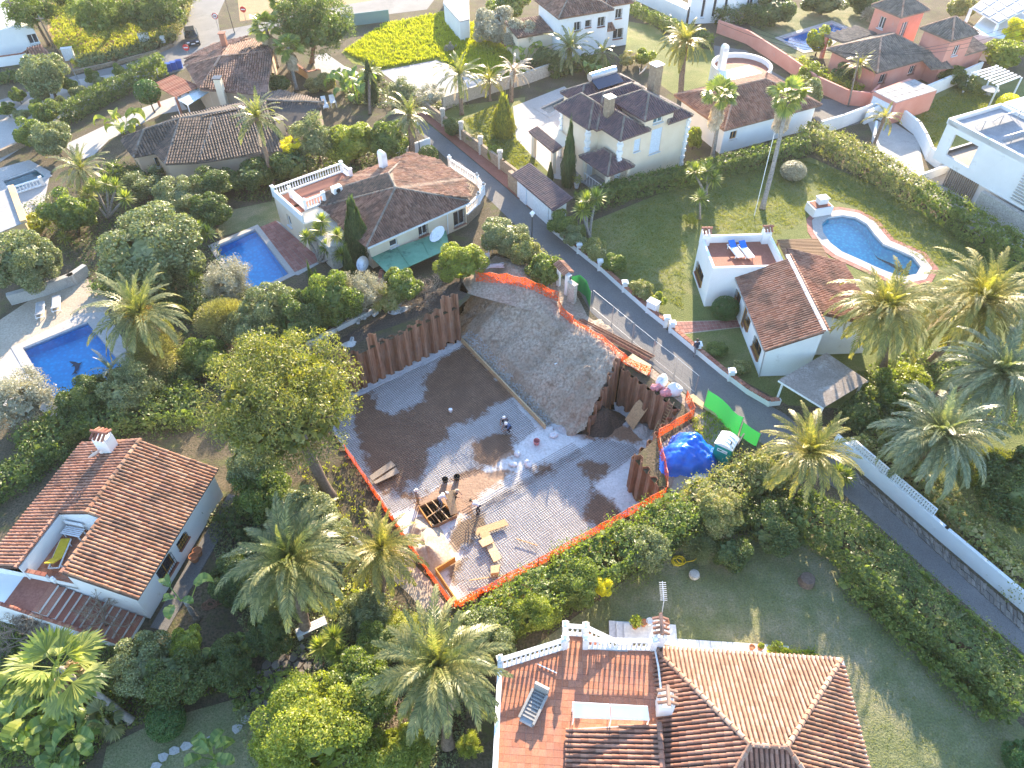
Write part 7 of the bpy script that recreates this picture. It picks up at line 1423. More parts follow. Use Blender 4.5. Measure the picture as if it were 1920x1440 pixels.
# ---- broad leaved trees and shrubs: label, kind, leaf, px, py, z, r[, rz]
VEG=[
('grey_tree','large grey green tree in the garden left of the middle pool','tree','blob','olive_leaves',285,470,3.4,4.4,3.4),
('grey_tree','pale silvery shrub tree leaning over the middle pool','tree','loose','silver_leaves',428,528,2.2,2.2,2.1),
('leafy_tree','leafy tree at the left edge above the weathered white wall','tree','blob','olive_leaves',48,492,2.8,2.9,2.7),
('leafy_tree','green bushy tree above the shaded garden path on the left','tree','blob','mid_leaves',128,398,2.2,2.4,2.1),
('leafy_shrub','light green shrub at the left edge below the teal pool','shrub','blob','lime_leaves',60,425,1.2,1.5,1.2),
('olive_tree','round olive tree in the pale front yard beside the street','tree','blob','olive_leaves',86,142,2.8,2.9,2.6),
('leafy_tree','yellowish green tree at the end of the street wall on the left','tree','blob','mid_leaves',60,252,2.0,2.0,1.8),
('leafy_tree','grey green tree beside the yellowish one near the driveway','tree','blob','olive_leaves',100,262,2.0,2.1,1.9),
('leafy_shrub','dark shrub with brown twigs at the low end of the clipped driveway hedge','shrub','blob','mid_leaves',85,212,1.4,1.6,1.4),
('grey_shrub','grey shrub mass below the charcoal bungalow, leftmost','shrub','loose','olive_leaves',270,345,1.6,2.3,1.6),
('grey_shrub','grey shrub mass below the charcoal bungalow, in the middle','shrub','blob','olive_leaves',335,368,1.8,2.6,1.8),
('grey_shrub','grey shrub mass below the charcoal bungalow, nearest the balustraded terrace','shrub','blob','dark_leaves',395,345,1.6,2.5,1.7),
('leafy_shrub','dark shrub between the grey shrubs and the small lawn by the middle pool','shrub','blob','dark_leaves',400,398,1.5,2.2,1.6),
('leafy_shrub','dark shrubbery left of the white balustraded terrace','shrub','blob','dark_leaves',470,330,1.5,2.4,1.6),
('leafy_shrub','dark green shrub under the yellow flowering bush','shrub','blob','dark_leaves',545,308,1.6,2.4,1.8),
('flowering_shrub','bright yellow flowering bush behind the balustraded terrace','shrub','loose','yellow_leaves',543,276,2.6,1.3,1.0),
('grey_tree','grey olive like tree beside the yellow flowering bush','tree','loose','olive_leaves',592,262,2.6,2.5,2.6),
('leafy_shrub','yellow green tree hedge behind the hipped villa, left half','shrub','blob','lime_leaves',662,268,2.0,2.7,2.2),
('leafy_shrub','yellow green tree hedge behind the hipped villa, right half','shrub','blob','mid_leaves',728,262,2.0,2.4,2.1),
('leafy_shrub','small round dark shrub inside the white wall beside the lane','shrub','ball','dark_leaves',803,292,1.0,1.0,1.1),
('leafy_tree','olive green tree below the middle pool, at the left of the tree row','tree','blob','olive_leaves',512,585,2.2,2.4,2.3),
('leafy_tree','dark tree in the tree row under the pool corner','tree','blob','dark_leaves',560,598,2.0,2.3,2.2),
('leafy_tree','dark green tree with bare lower stems behind the block wall','tree','blob','mid_leaves',625,560,2.4,2.4,2.4),
('leafy_tree','pale leaved tree beside the stone wall below the green canopy','tree','loose','silver_leaves',682,548,2.0,1.9,2.0),
('leafy_shrub','green shrub at the corner of the green canopy and the rubble','shrub','blob','mid_leaves',752,535,1.5,1.7,1.5),
('leafy_shrub','pale flecked shrub between the stone wall and the rubble','shrub','loose','blossom_leaves',728,565,1.2,1.4,1.3),
('dry_bush','brown leafless bush between the green canopy and the spoil heap','bush','twigs','dry_twigs',812,545,.3,2.3,2.2),
('dry_bush','second brown leafless bush nearer the pile wall','bush','twigs','dry_twigs',782,572,.2,1.9,1.8),
('leafy_shrub','sunlit green shrub beside the satellite dish and the spoil heap','shrub','blob','lime_leaves',865,492,1.6,2.2,1.8),
('leafy_shrub','green shrub at the lane corner above the white chairs','shrub','blob','olive_leaves',940,442,1.5,2.3,1.7),
('leafy_shrub','flecked shrub beside the lane lamp post','shrub','blob','blossom_leaves',985,470,1.3,1.5,1.4),
('leafy_shrub','dense shrub just above the tiled gate arch','shrub','blob','mid_leaves',1022,505,1.3,1.7,1.4),
('broom_bush','golden broom like bush left of the umbrella pine','bush','broom','broom_leaves',420,605,1.6,2.4,2.0),
('broom_bush','golden green broom bush between the palm and the umbrella pine','bush','broom','broom_leaves',300,668,1.6,2.4,2.0),
('grey_shrub','grey green shrub below the feather palm by the left pool','shrub','loose','olive_leaves',262,712,1.5,2.1,1.7),
('leafy_shrub','dark green shrub between the two golden broom bushes','shrub','blob','mid_leaves',382,668,1.3,1.9,1.5),
('leafy_shrub','shrub with yellow tips beside the umbrella pine crown','shrub','blob','olive_leaves',470,618,1.6,2.0,1.7),
('grey_tree','pale silvery tree at the left edge below the blue pool','tree','loose','silver_leaves',35,748,2.0,2.6,2.2),
('leafy_shrub','dark shrub between the blue pool and the white house chimney','shrub','blob','dark_leaves',160,745,1.4,2.0,1.5),
('leafy_shrub','olive green shrub above the chimney of the lower left house','shrub','blob','olive_leaves',235,738,1.5,2.2,1.7),
('leafy_tree','olive bush tree under the pine trunk, on the house side','tree','blob','olive_leaves',478,862,2.0,2.2,2.0),
('leafy_shrub','green shrub below the pine crown beside the white house wall','shrub','blob','mid_leaves',492,925,1.5,2.0,1.6),
('leafy_shrub','grey green shrub between the pine trunk and the big feather palm','shrub','blob','olive_leaves',572,965,1.3,2.1,1.5),
('leafy_shrub','shrub touching the left pile wall below the pine trunk','shrub','blob','olive_leaves',612,1000,1.0,1.5,1.1),
('leafy_shrub','dense green shrub behind the big feather palm beside the house path','shrub','blob','dark_leaves',440,1085,1.1,1.8,1.2),
('leafy_shrub','dark shrub under the big feather palm, near the grey bench','shrub','blob','dark_leaves',505,1180,1.0,1.5,1.1),
('dry_tree','bare twiggy tree in front of the stair of the lower left house','tree','twigs','dry_twigs',195,1165,1.2,2.2,1.9),
('dry_tree','bare twiggy tree at the left edge below the lower left house','tree','twigs','dry_twigs',55,1190,.9,2.3,1.9),
('dry_bush','dense brownish dry bush beside the stair of the lower left house','bush','loose','dry_twigs',75,1145,1.3,1.3,1.1),
('leafy_shrub','grey green shrub mass below the stair wall, near the fan palm','shrub','blob','olive_leaves',270,1245,1.5,1.9,1.6),
('leafy_shrub','dark shrub behind the clipped ball bush','shrub','blob','dark_leaves',330,1270,1.5,1.7,1.5),
('flowering_shrub','shrub with yellow green tips beside the dead banana trunk','shrub','blob','lime_leaves',352,1205,1.6,1.1,1.0),
('leafy_shrub','dark green shrub between the flagstones and the dead banana trunk','shrub','blob','dark_leaves',430,1245,1.2,1.5,1.2),
('clipped_bush','dark clipped ball bush on the shaded lawn at lower left','bush','ball','topiary_leaf',311,1352,.85,1.0,.95),
('lime_tree','big lime green leafy tree at the bottom edge left of the terrace house','tree','blob','lime_leaves',585,1372,3.0,3.0,2.6),
('lime_tree','olive tinted leafy tree behind the big lime green one','tree','blob','mid_leaves',672,1300,2.6,2.2,2.0),
('lime_tree','lime green shrub at the bottom edge under the feather palm','tree','blob','lime_leaves',735,1420,1.6,1.8,1.5),
('dry_bush','twiggy brown bush between the lime green tree and the feather palm','bush','twigs','dry_twigs',760,1350,.8,1.7,1.5),
('leafy_shrub','grey green shrub below the gold palm at the pit corner','shrub','blob','olive_leaves',690,1150,1.0,1.6,1.1),
('leafy_shrub','green shrub between the gold palm and the bright yucca','shrub','blob','mid_leaves',705,1205,1.1,1.5,1.1),
('leafy_shrub','weedy shrub behind the feather palm at the bottom, pit side','shrub','loose','weeds',760,1185,.8,1.4,.9),
('young_tree','young sapling with sparse leaves by the terrace house corner','tree','loose','lime_leaves',882,1400,1.2,.75,.8),
('leafy_shrub','big mixed shrub at the bottom end of the long hedge','shrub','blob','olive_leaves',915,1192,1.6,1.7,1.5),
('yellow_shrub','bright lime shrub in the hedge above the red terrace','shrub','blob','lime_leaves',1000,1150,1.6,1.4,1.3),
('yellow_shrub','yellow leaved shrub in the long hedge beside the lawn','shrub','blob','yellow_leaves',1128,1100,1.6,.65,.55),
('leafy_shrub','sunny green shrub in the hedge beside the orange netting','shrub','blob','mid_leaves',1085,1095,1.6,1.5,1.4),
('leafy_shrub','large flecked shrub in the hedge below the portable toilet','shrub','blob','blossom_leaves',1345,962,1.6,1.7,1.5),
('leafy_shrub','green shrub in the hedge halfway along the orange netting','shrub','blob','olive_leaves',1212,1032,1.6,1.6,1.4),
('leafy_shrub','pale flecked shrub beside the portable toilet and the lane','shrub','blob','blossom_leaves',1432,884,1.5,1.5,1.4),
('spiky_shrub','spiky grey green shrub at the lawn edge beside the yellow hose','shrub','broom','olive_leaves',1310,1028,.8,1.1,.9),
('leafy_shrub','rounded shrub at the lawn edge right of the yellow hose','shrub','blob','dark_leaves',1370,1035,.9,1.3,1.0),
('leafy_shrub','dark shrub at the foot of the golden feather palm','shrub','blob','dark_leaves',1450,985,1.2,2.0,1.4),
('leafy_shrub','shrub beside the lane at the villa entrance gatehouse','shrub','blob','mid_leaves',1052,420,1.2,1.4,1.2),
('leafy_shrub','low shrub next to the yucca tree inside the lane wall','shrub','blob','olive_leaves',1075,445,1.0,1.2,1.0),
('flowering_shrub','pale flecked shrub inside the low white lane wall','shrub','blob','blossom_leaves',1118,468,1.1,1.3,1.1),
('leafy_shrub','green round shrub next to the pale flecked one inside the lane wall','shrub','blob','mid_leaves',1152,495,1.0,1.2,1.0),
('flowering_shrub','olive toned shrub near the meter cabinet on the lawn','shrub','blob','blossom_leaves',1205,545,.9,1.05,.9),
('leafy_shrub','lighter little shrub right beside the meter cabinet','shrub','blob','lime_leaves',1232,562,.7,.75,.7),
('clipped_bush','dark clipped ball bush against the small white house','bush','ball','topiary_leaf',1360,578,1.0,1.05,1.0),
('leafy_shrub','low shrubs under the wooden windows of the small white house','shrub','blob','mid_leaves',1345,655,.4,.9,.5),
('flowering_shrub','low flower bed shrub inside the lane wall near the standing man','shrub','blob','blossom_leaves',1388,690,.4,.8,.5),
('bare_shrub','pale wispy shrub on the sunny strip beside the white roof terrace','shrub','loose','weeds',1296,412,.6,.8,.7),
('leafy_tree','orange tree with yellow green leaves beside the two storey villa','tree','blob','lime_leaves',1302,258,1.4,.9,1.4),
('leafy_shrub','olive toned tree beyond the stone pine near the green meadow','shrub','blob','silver_leaves',925,48,2.2,3.6,2.6),
('leafy_shrub','grey shrub tree left of the white two storey house','shrub','blob','silver_leaves',975,70,2.0,2.6,2.1),
('leafy_shrub','green shrub at the top edge between the shed and the white house','shrub','blob','mid_leaves',955,10,2,3,2.4),
('leafy_shrub','grey shrub along the lower edge of the meadow by the bananas','shrub','loose','olive_leaves',700,140,1.2,1.7,1.3),
('leafy_shrub','grey green shrub below the parking pad','shrub','loose','olive_leaves',755,172,1.4,2.1,1.5),
('leafy_shrub','olive shrub below the parking pad, nearest the feather palm','shrub','loose','silver_leaves',805,182,1.3,1.9,1.4),
('leafy_shrub','small grey shrub on the meadow near the parking pad','shrub','loose','silver_leaves',845,88,.6,.9,.7),
('leafy_shrub','clipped brown green hedge bush below the dark umbrella pine','shrub','blob','broom_leaves',602,155,.8,1.9,1.0),
('leafy_shrub','dark shrub mass between the tall fan palms and the brown house','shrub','blob','dark_leaves',505,165,1.2,2.4,1.4),
('leafy_shrub','green shrub in the villa garden next to the stone pillars','shrub','blob','dark_leaves',848,240,1.0,1.4,1.1),
('leafy_shrub','low shrubs along the stone wall with pillars','shrub','loose','broom_leaves',892,262,.7,1.2,.8),
('yellow_shrub','yellow green shrub by the last stone pillar','shrub','blob','lime_leaves',925,285,.8,.9,.8),
('leafy_shrub','dark shrubs behind the pale stone back wall, left','shrub','blob','dark_leaves',1030,110,1.4,2.4,1.6),
('leafy_shrub','dark shrubs behind the pale stone back wall, right of the palm','shrub','blob','mid_leaves',1115,118,1.3,2.0,1.4),
('leafy_shrub','sunny shrub near the orange fruited palm','shrub','blob','lime_leaves',1205,108,1.1,1.5,1.1),
('leafy_shrub','brownish shrub in front of the white two storey house corner','shrub','loose','broom_leaves',1178,112,1.0,1.4,1.1),
('leafy_tree','rounded green tree standing beside the pool of the pink house','tree','blob','lime_leaves',1536,78,1.8,1.6,1.7),
('leafy_tree','dark garden tree mass at the top edge left of the pink house pool','tree','blob','dark_leaves',1455,18,1.8,3.2,2.2),
('leafy_tree','dark garden tree mass at the top edge behind the pink house pool','tree','blob','dark_leaves',1545,2,1.8,3.4,2.2),
('leafy_tree','dark garden tree mass at the top edge beside the pink house tower','tree','blob','dark_leaves',1630,2,1.8,3.0,2.2),
('pampas_grass','pampas grass with pale plumes by the pink house pool','grass clump','broom','silver_leaves',1635,32,1.0,1.6,1.6),
('leafy_shrub','sunny shrub row behind the pink garden wall, lane side','shrub','blob','lime_leaves',1520,138,1.2,1.5,1.2),
('leafy_shrub','dark shrub under the small palm of the pink house','shrub','blob','dark_leaves',1580,140,1.2,1.5,1.2),
('leafy_shrub','hedge like shrub between the pink garage and the white pergola','shrub','blob','mid_leaves',1785,140,1.0,2.0,1.3),
('leafy_shrub','dark shrub beside the round table under the white pergola','shrub','blob','dark_leaves',1812,158,.9,1.4,1.0),
('yellow_tree','tall yellow flowering tree at the right edge below the solar roof','tree','blob','yellow_leaves',1905,62,3.0,2.0,1.6),
('leafy_tree','green tree under the yellow flowering one at the right edge','tree','blob','lime_leaves',1880,105,2.0,2.6,2.0),
('leafy_shrub','rounded shrub with orange tips at the top right beyond the tower','shrub','blob','blossom_leaves',1800,15,1.4,2.2,1.5),
('yellow_shrub','round yellow orange bush behind the modern white house','shrub','ball','yellow_leaves',1890,196,1.2,1.3,1.2),
('leafy_shrub','thick clipped bush top beside the white villa and the side lane','shrub','blob','olive_leaves',1512,172,1.8,1.9,1.8),
('leafy_shrub','pot plant like shrub at the porch of the two storey villa','shrub','blob','mid_leaves',1160,352,1.0,1.1,1.0),
('leafy_shrub','silvery low shrub inside the hedge corner near the tall fan palm','shrub','ball','silver_leaves',1488,320,.9,1.3,.9),
('leafy_shrub','climbing green shrub on the wall below the right feather palms','shrub','blob','mid_leaves',1672,738,1.5,1.8,1.5),
('leafy_shrub','sunlit shrub between the leaning palm trunks at the right','shrub','blob','lime_leaves',1700,715,1.3,1.5,1.2),
('leafy_shrub','dark shrub behind the carport beside the lane wall','shrub','blob','dark_leaves',1622,775,1.4,1.7,1.5),
('leafy_tree','dense dark tree at the right edge beside the sunny lawn','tree','blob','dark_leaves',1900,905,2.4,2.7,2.4),
('leafy_shrub','shrub below the cycad at the edge of the bottom right lawn','shrub','blob','mid_leaves',1850,1270,.9,1.3,1.0),
('leafy_shrub','dark shrub in the bottom right corner of the lawn','shrub','blob','topiary_leaf',1915,1420,.6,.9,.7),
]
for v in VEG:tree(v[0],v[1],v[2],v[3],v[4],v[5],v[6],v[7],v[8],v[9] if len(v)>9 else None,v[2]+'s of the gardens',stem=v[3] not in ('ball',))
cl=['at the near end of the pale front yard, left edge','left edge, second row of the pale front yard','just below the round olive tree, left','just below the round olive tree, right','beside the street pole next to the olive tree','between the olive tree and the clipped hedge','nearest the street in the pale front yard','right of the pair nearest the street','closest to the end of the clipped hedge','in the middle of the pale front yard','by the driveway hedge, lowest of the yard']
for i,(px,py) in enumerate([(12,205),(40,215),(33,180),(76,178),(130,160),(145,172),(170,143),(186,152),(225,133),(105,195),(70,200)]):tree('citrus_tree','small round citrus tree '+cl[i],'tree','blob','olive_leaves' if i%2 else 'mid_leaves',px,py,.95,.95,.9,'small citrus trees of the pale front yard')
t=tree('topiary_tree','ball shaped topiary tree beside the brown pergola','tree','ball','topiary_leaf',276,172,2.5,1.45,1.35)
tree('cypress','tall dark cypress in front of the hipped villa','cypress','cone','cypress_leaf',668,438,2.8,1.25,2.9,'dark cypresses'); tree('cypress','slim dark cypress below the tall one, among the tree row','cypress','cone','cypress_leaf',655,505,1.8,.6,2.0,'dark cypresses'); tree('cypress','very slim cypress in the tree row, next to the pool coping','cypress','cone','cypress_leaf',588,540,1.9,.45,2.0,'dark cypresses'); tree('cypress','second very slim cypress of the tree row','cypress','cone','cypress_leaf',600,548,1.7,.45,1.8,'dark cypresses')
tree('cypress','tall narrow cypress on the terrace of the two storey villa','cypress','cone','cypress_leaf',1067,300,2.9,.75,3.2,'dark cypresses'); tree('cypress','little young cypress beside the villa entrance roof','cypress','cone','cypress_leaf',1032,325,1.1,.35,1.1,'dark cypresses')
tree('clipped_conifer','bullet shaped golden topped conifer on the villa lawn','conifer','cone','cypress_gold',944,222,2.0,1.35,2.2)
tree('cypress','slim dark conifer beside the green meadow path','cypress','cone','cypress_leaf',694,160,2.0,.8,2.3,'dark cypresses')
# ---- hedges
hedge('clipped green hedge along the driveway, lower run',[(118,235),(190,198),(258,165)],1.6,2.2,'hedge_leaves',.06,60,.16,blob=.12)
hedge('clipped green hedge along the driveway, upper run by the street',[(258,160),(300,142),(314,138)],1.7,2.5,'mid_leaves',.08,60,.16,blob=.15)
hedge('dark hedge along the back of the lower left garden',[(60,860),(150,800),(250,790),(370,775)],3.0,1.7,'hedge_leaves',.15,45,.2)
hedge('overgrown hedge at the left edge beside the lower left house',[(-30,950),(40,900),(110,845)],2.2,1.5,'dark_leaves',.15,45,.2)
hedge('dark ivy bank at the left edge below the lower left house',[(-20,1110),(60,1105),(100,1120)],2.0,.9,'dark_leaves',.12,45,.18)
hedge('long leafy hedge between the pit and the bottom lawn, bottom part',[(872,1225),(935,1180),(1018,1132),(1085,1095)],2.6,2.3,'mid_leaves',.2,55,.17,blob=.4)
hedge('long leafy hedge between the pit and the bottom lawn, middle part',[(1085,1095),(1160,1052),(1235,1008),(1285,975)],2.7,2.3,'mid_leaves',.2,55,.17,blob=.4)
hedge('long leafy hedge between the blue tarpaulin and the bottom lawn',[(1285,975),(1350,945),(1425,908),(1465,905)],2.8,2.2,'blossom_leaves',.2,55,.17,blob=.4)
hedge('dark shrub bank along the top of the bottom lawn',[(1240,1015),(1330,990),(1430,965),(1500,965)],2.2,1.5,'dark_leaves',.2,50,.18,blob=.35)
hedge('broad clipped hedge between the bottom lawn and the lane',[(1490,975),(1565,1018),(1660,1105),(1765,1200),(1905,1330)],3.1,2.1,'hedge_leaves',.08,120,.12,blob=.16)
hedge('low leafy bank along the lawn side of the broad clipped hedge',[(1580,1092),(1655,1162),(1750,1250),(1850,1345)],1.2,1.0,'mid_leaves',.15,50,.17,blob=.3)
hedge('tall clipped hedge behind the big lawn, below the two storey villa',[(1085,400),(1170,372),(1290,345),(1390,320),(1500,290)],1.6,2.1,'hedge_leaves',.07,50,.17,blob=.14)
hedge('thick flecked hedge between the big lawn and the garage ramp',[(1500,268),(1560,290),(1640,335),(1720,385)],2.4,2.3,'blossom_leaves',.14,50,.18,blob=.25)
hedge('thick green hedge behind the kidney pool running to the right edge',[(1720,385),(1790,425),(1860,470),(1935,520)],2.6,2.2,'mid_leaves',.12,50,.17,blob=.22)
hedge('flowering hedge behind the long white lane wall',[(1610,835),(1690,890),(1780,975),(1860,1050),(1935,1115)],1.9,1.7,'blossom_leaves',.18,60,.16,blob=.32)
hedge('hedge in the garden beside the long lane wall, near the carport',[(1575,800),(1625,790),(1660,800)],1.6,1.4,'olive_leaves',.15,50,.17,blob=.3)
hedge('hedge behind the white two storey house garden',[(1180,25),(1225,45),(1260,62),(1330,90)],1.3,1.6,'hedge_leaves',.1,35,.22,blob=.15)
hedge('dark tall hedge at the top beside the pink house garden',[(1345,50),(1400,38),(1440,55)],2.2,2.2,'dark_leaves',.12,35,.24,blob=.2)
hedge('sunny hedge on top of the pink garden wall',[(1495,125),(1540,152),(1580,172),(1610,182)],1.4,1.3,'lime_leaves',.1,35,.2,blob=.2)
hedge('dark hedge strip along the pale stone back wall',[(1035,148),(1060,140),(1090,132)],1.0,1.6,'dark_leaves',.08,35,.2,blob=.1)
hedge('scrubby hedge along the far side of the street',[(150,125),(220,108),(290,88),(325,72)],2.0,1.0,'olive_leaves',.2,30,.24,blob=.3)
hedge('scrubby dry hedge beside the road bend at the top',[(325,70),(345,30),(358,-10)],1.2,.8,'broom_leaves',.2,30,.24,blob=.3)
hedge('green hedge bank under the wall of the left courtyard house',[(-20,160),(30,150),(62,140)],1.6,1.0,'dark_leaves',.15,35,.22)
hedge('flecked hedge between the lane and the spoil heap',[(955,455),(1000,495),(1040,530)],1.6,1.6,'blossom_leaves',.16,50,.17,blob=.3)
hedge('leafy bank between the block wall and the tree row',[(520,640),(600,615),(690,575)],1.6,1.3,'dark_leaves',.15,45,.18,blob=.3)
hedge('ivy and shrubs behind the left pool and the golden brooms',[(130,775),(210,735),(300,720),(370,720)],2.0,1.4,'dark_leaves',.2,45,.18,blob=.35)
hedge('leafy bank under the grey trees beside the middle pool',[(330,540),(400,575),(470,575)],2.2,1.5,'olive_leaves',.2,45,.18,blob=.35)
hedge('leafy bank between the shaded path and the grey tree',[(190,540),(240,560),(320,590),(380,590)],2.0,1.3,'dark_leaves',.2,45,.18,blob=.35)
hedge('shrub bank below the charcoal bungalow wall',[(200,330),(280,335),(360,320),(440,315)],1.8,1.2,'dark_leaves',.2,40,.2,blob=.3)
hedge('flower bed of low plants behind the terrace house',[(1440,1222),(1490,1228),(1530,1226)],.5,.35,'lime_leaves',.08,80,.1,blob=.08)
hedge('undergrowth between the fan palm and the bananas at lower left',[(-20,1300),(80,1300),(180,1320),(240,1330)],2.2,.9,'mid_leaves',.2,50,.16,blob=.3)
hedge('undergrowth at the bottom edge between the shaded lawn and the lime tree',[(440,1320),(500,1290),(560,1275)],1.4,.6,'mid_leaves',.15,50,.15,blob=.25)
hedge('undergrowth around the foot of the palms beside the pit corner',[(640,1120),(720,1170),(800,1200),(860,1200)],1.8,.7,'weeds',.15,55,.14,blob=.25)
hedge('undergrowth between the pine trunk and the house path',[(430,960),(480,1000),(540,1050),(600,1060)],2.2,.9,'dark_leaves',.2,50,.16,blob=.3)
hedge('undergrowth below the bottom feather palm',[(800,1290),(860,1270),(900,1240)],1.4,.7,'mid_leaves',.15,55,.15,blob=.25)
# ---- feather palms
palm('feather palm with orange fruit beside the blue pool on the left',(262,592),4.6,4.2,'palm_leaf',(285,655),.26,fruit=5,dead=8,nl=42,dens=1.4,droop=1.1)
palm('big feather palm with orange fruit left of the pit corner',(548,1052),5.0,4.2,'palm_leaf',(575,1185),.3,fruit=3,dead=5,nl=42,droop=1.4,dens=1.7)
palm('gold green feather palm at the left pile wall, base wrapped in dark sheeting',(716,1032),3.6,2.9,'gold_palm_leaf',(712,1135),.22,dead=3,nl=40,dens=1.3,droop=1.2)
palm('feather palm at the bottom beside the red terrace',(822,1252),4.6,3.9,'palm_leaf',(840,1398),.28,dead=3,nl=42,droop=1.4,dens=1.7)
palm('golden feather palm with bare brown trunk between hedge and lane',(1516,852),4.4,3.5,'gold_palm_leaf',(1478,948),.26,dead=2,nl=42,dens=1.3,droop=1.15)
palm('feather palm standing right of the small white house',(1662,582),6.4,4.4,'gold_palm_leaf',(1654,712),.27,dead=5,nl=42,droop=1.4,dens=1.7)
palm('largest feather palm at the right edge, above the others',(1838,570),7.0,5.0,'gold_palm_leaf',(1745,680),.28,dead=6,nl=42,droop=1.4,dens=1.9)
palm('bluish feather palm over the long lane wall',(1762,818),4.6,4.3,'blue_palm_leaf',(1712,868),.27,dead=2,nl=42,droop=1.4,dens=1.7)
palm('bluish leaning feather palm at the right edge between the larger palms',(1872,705),6.0,4.4,'blue_palm_leaf',(1735,745),.26,dead=3,nl=42,droop=1.4,dens=1.7)
palm('feather palm in front of the parking pad',(862,142),4.2,3.3,'palm_leaf',(866,215),.22,dead=2,dens=.7,nl=24,lw=.09)
palm('thick feather palm over the lane start',(768,218),4.2,3.2,'palm_leaf',(773,300),.3,dead=3,dens=.7,nl=24,lw=.09)
palm('tall curved feather palm left of the balustraded terrace',(482,222),7.0,3.2,'palm_leaf',(512,348),.2,dead=2,dens=.75,nl=24,lw=.09)
palm('big round feather palm with orange fruit near the white two storey house',(1285,82),5.4,3.7,'gold_palm_leaf',(1276,182),.32,fruit=3,dead=2,nl=26,lw=.1,droop=1.25)
palm('feather palm in front of the white two storey house',(1068,92),3.0,3.5,'palm_leaf',(1066,128),.28,dead=1,nl=24,lw=.1,dens=.8)
palm('untidy palm with long fronds left of the grey shrubs',(152,318),3.6,3.2,'palm_leaf',(160,375),.25,dead=8,nl=24,lw=.08,dens=.7)
palm('grey dying palm with hanging fronds on the villa wall',(962,132),3.6,2.8,'dead_frond',(958,190),.25,rings=RINGS[2:7],dead=6,nl=22,lw=.09,dens=.6)
palm('little palm growing in front of the pink house',(1612,122),3.4,2.2,'gold_palm_leaf',(1592,165),.16,dead=0,nl=22,lw=.1,dens=.6)
palm('small yellow palm beside the garage ramp',(1658,222),3.2,2.4,'gold_palm_leaf',(1632,290),.16,dead=0,nl=22,lw=.1,dens=.45,rings=RINGS[1:6],droop=1.25)
palm('stocky dark cycad palm at the edge of the bottom right lawn',(1772,1172),1.3,1.6,'palm_leaf',(1800,1205),.22,dead=0,nl=26,lw=.09,dens=.5,rings=RINGS[1:7])
palm('young dark palm at the lower corner of the left pool',(208,695),1.6,2.0,'blue_palm_leaf',None,.15,dead=0,nl=26,dens=.45)
palm('young palm over the tree row left of the hipped villa',(1130,100),2.6,2.4,'palm_leaf',None,.15,dead=0,nl=22,dens=.5,lw=.09)
palm('leafy palm clump with orange tips right of the dying palm',(918,152),2.4,2.4,'gold_palm_leaf',None,.15,dead=0,nl=22,dens=.6,lw=.09)
palm('tall dark palm top beside the meadow bananas',(692,138),3.4,1.8,'palm_leaf',(694,215),.16,dead=1,nl=20,dens=.5,lw=.1)
# ---- fan palms
fan_palm('tall fan palm with a thick brown skirt beside the two storey villa',(1352,178),7.2,(1334,302),1.9,skirt=2.4)
fan_palm('tallest fan palm with a brown skirt standing on the big lawn',(1478,182),9.4,(1429,392),2.0,skirt=2.0)
fan_palm('fan palm with hanging dry leaves behind the brown roof house, left',(498,52),6.0,(520,125),2.3,skirt=1.6); fan_palm('fan palm behind the brown roof house, shorter one on the right',(540,88),5.0,(556,168),2.0,skirt=1.5); fan_palm('fan palm whose top is cut by the top edge',(528,5),7.5,(550,110),2.0,skirt=1.8)
fan_palm('large fan palm leaning over the garden at lower left',(110,1252),3.8,(246,1352),2.4,'yucca_leaf',.17,.3,17)
fan_palm('low dark fan palm with star shaped leaves near the fan palm trunk',(195,1350),1.0,None,1.2,'palm_leaf',.12,0,14)
# ---- yuccas
yucca('yucca tree with two heads inside the lane wall',[(1100,378,3.2),(1118,372,3.4),(1092,395,2.7)],(1105,445),1.35); yucca('yucca tree standing on the big lawn by the hedge',[(1313,372,2.4)],(1313,412),1.2); yucca('yucca cluster behind the big lawn hedge, under the tall fan palm',[(1302,322,2.6),(1326,320,3.0),(1338,335,2.2)],(1322,365),1.3)
yucca('yucca cluster at the terrace corner of the hipped villa',[(577,446,2.2),(604,415,3.4),(632,442,2.8),(612,465,1.8),(640,478,1.5),(598,432,2.6)],(600,492),1.1)
yucca('yucca cluster in the crown of the large grey tree',[(320,422,3.6),(345,418,3.8),(372,430,3.4),(390,438,3.0),(352,440,3.0)],(350,480),1.1); yucca('old yuccas with pale trunks left of the grey shrubs',[(178,350,2.8),(200,345,3.2),(218,350,3.0),(235,372,2.4),(165,365,2.0)],(205,408),1.2); yucca('yucca with shaggy trunk between the grey tree and the silvery shrub',[(365,520,2.2),(372,525,1.6)],(372,560),1.0)
yucca('bright green yucca beside the flagstones at the bottom',[(625,1195,1.2),(602,1215,.8),(635,1225,.7)],(620,1228),1.1); yucca('small bright yucca under the golden palm at the lane',[(1572,885,1.0),(1585,895,.7)],(1575,902),1.0); yucca('dark spiky yucca at the left edge of the shaded garden path',[(122,445,.8)],(122,455),1.0)
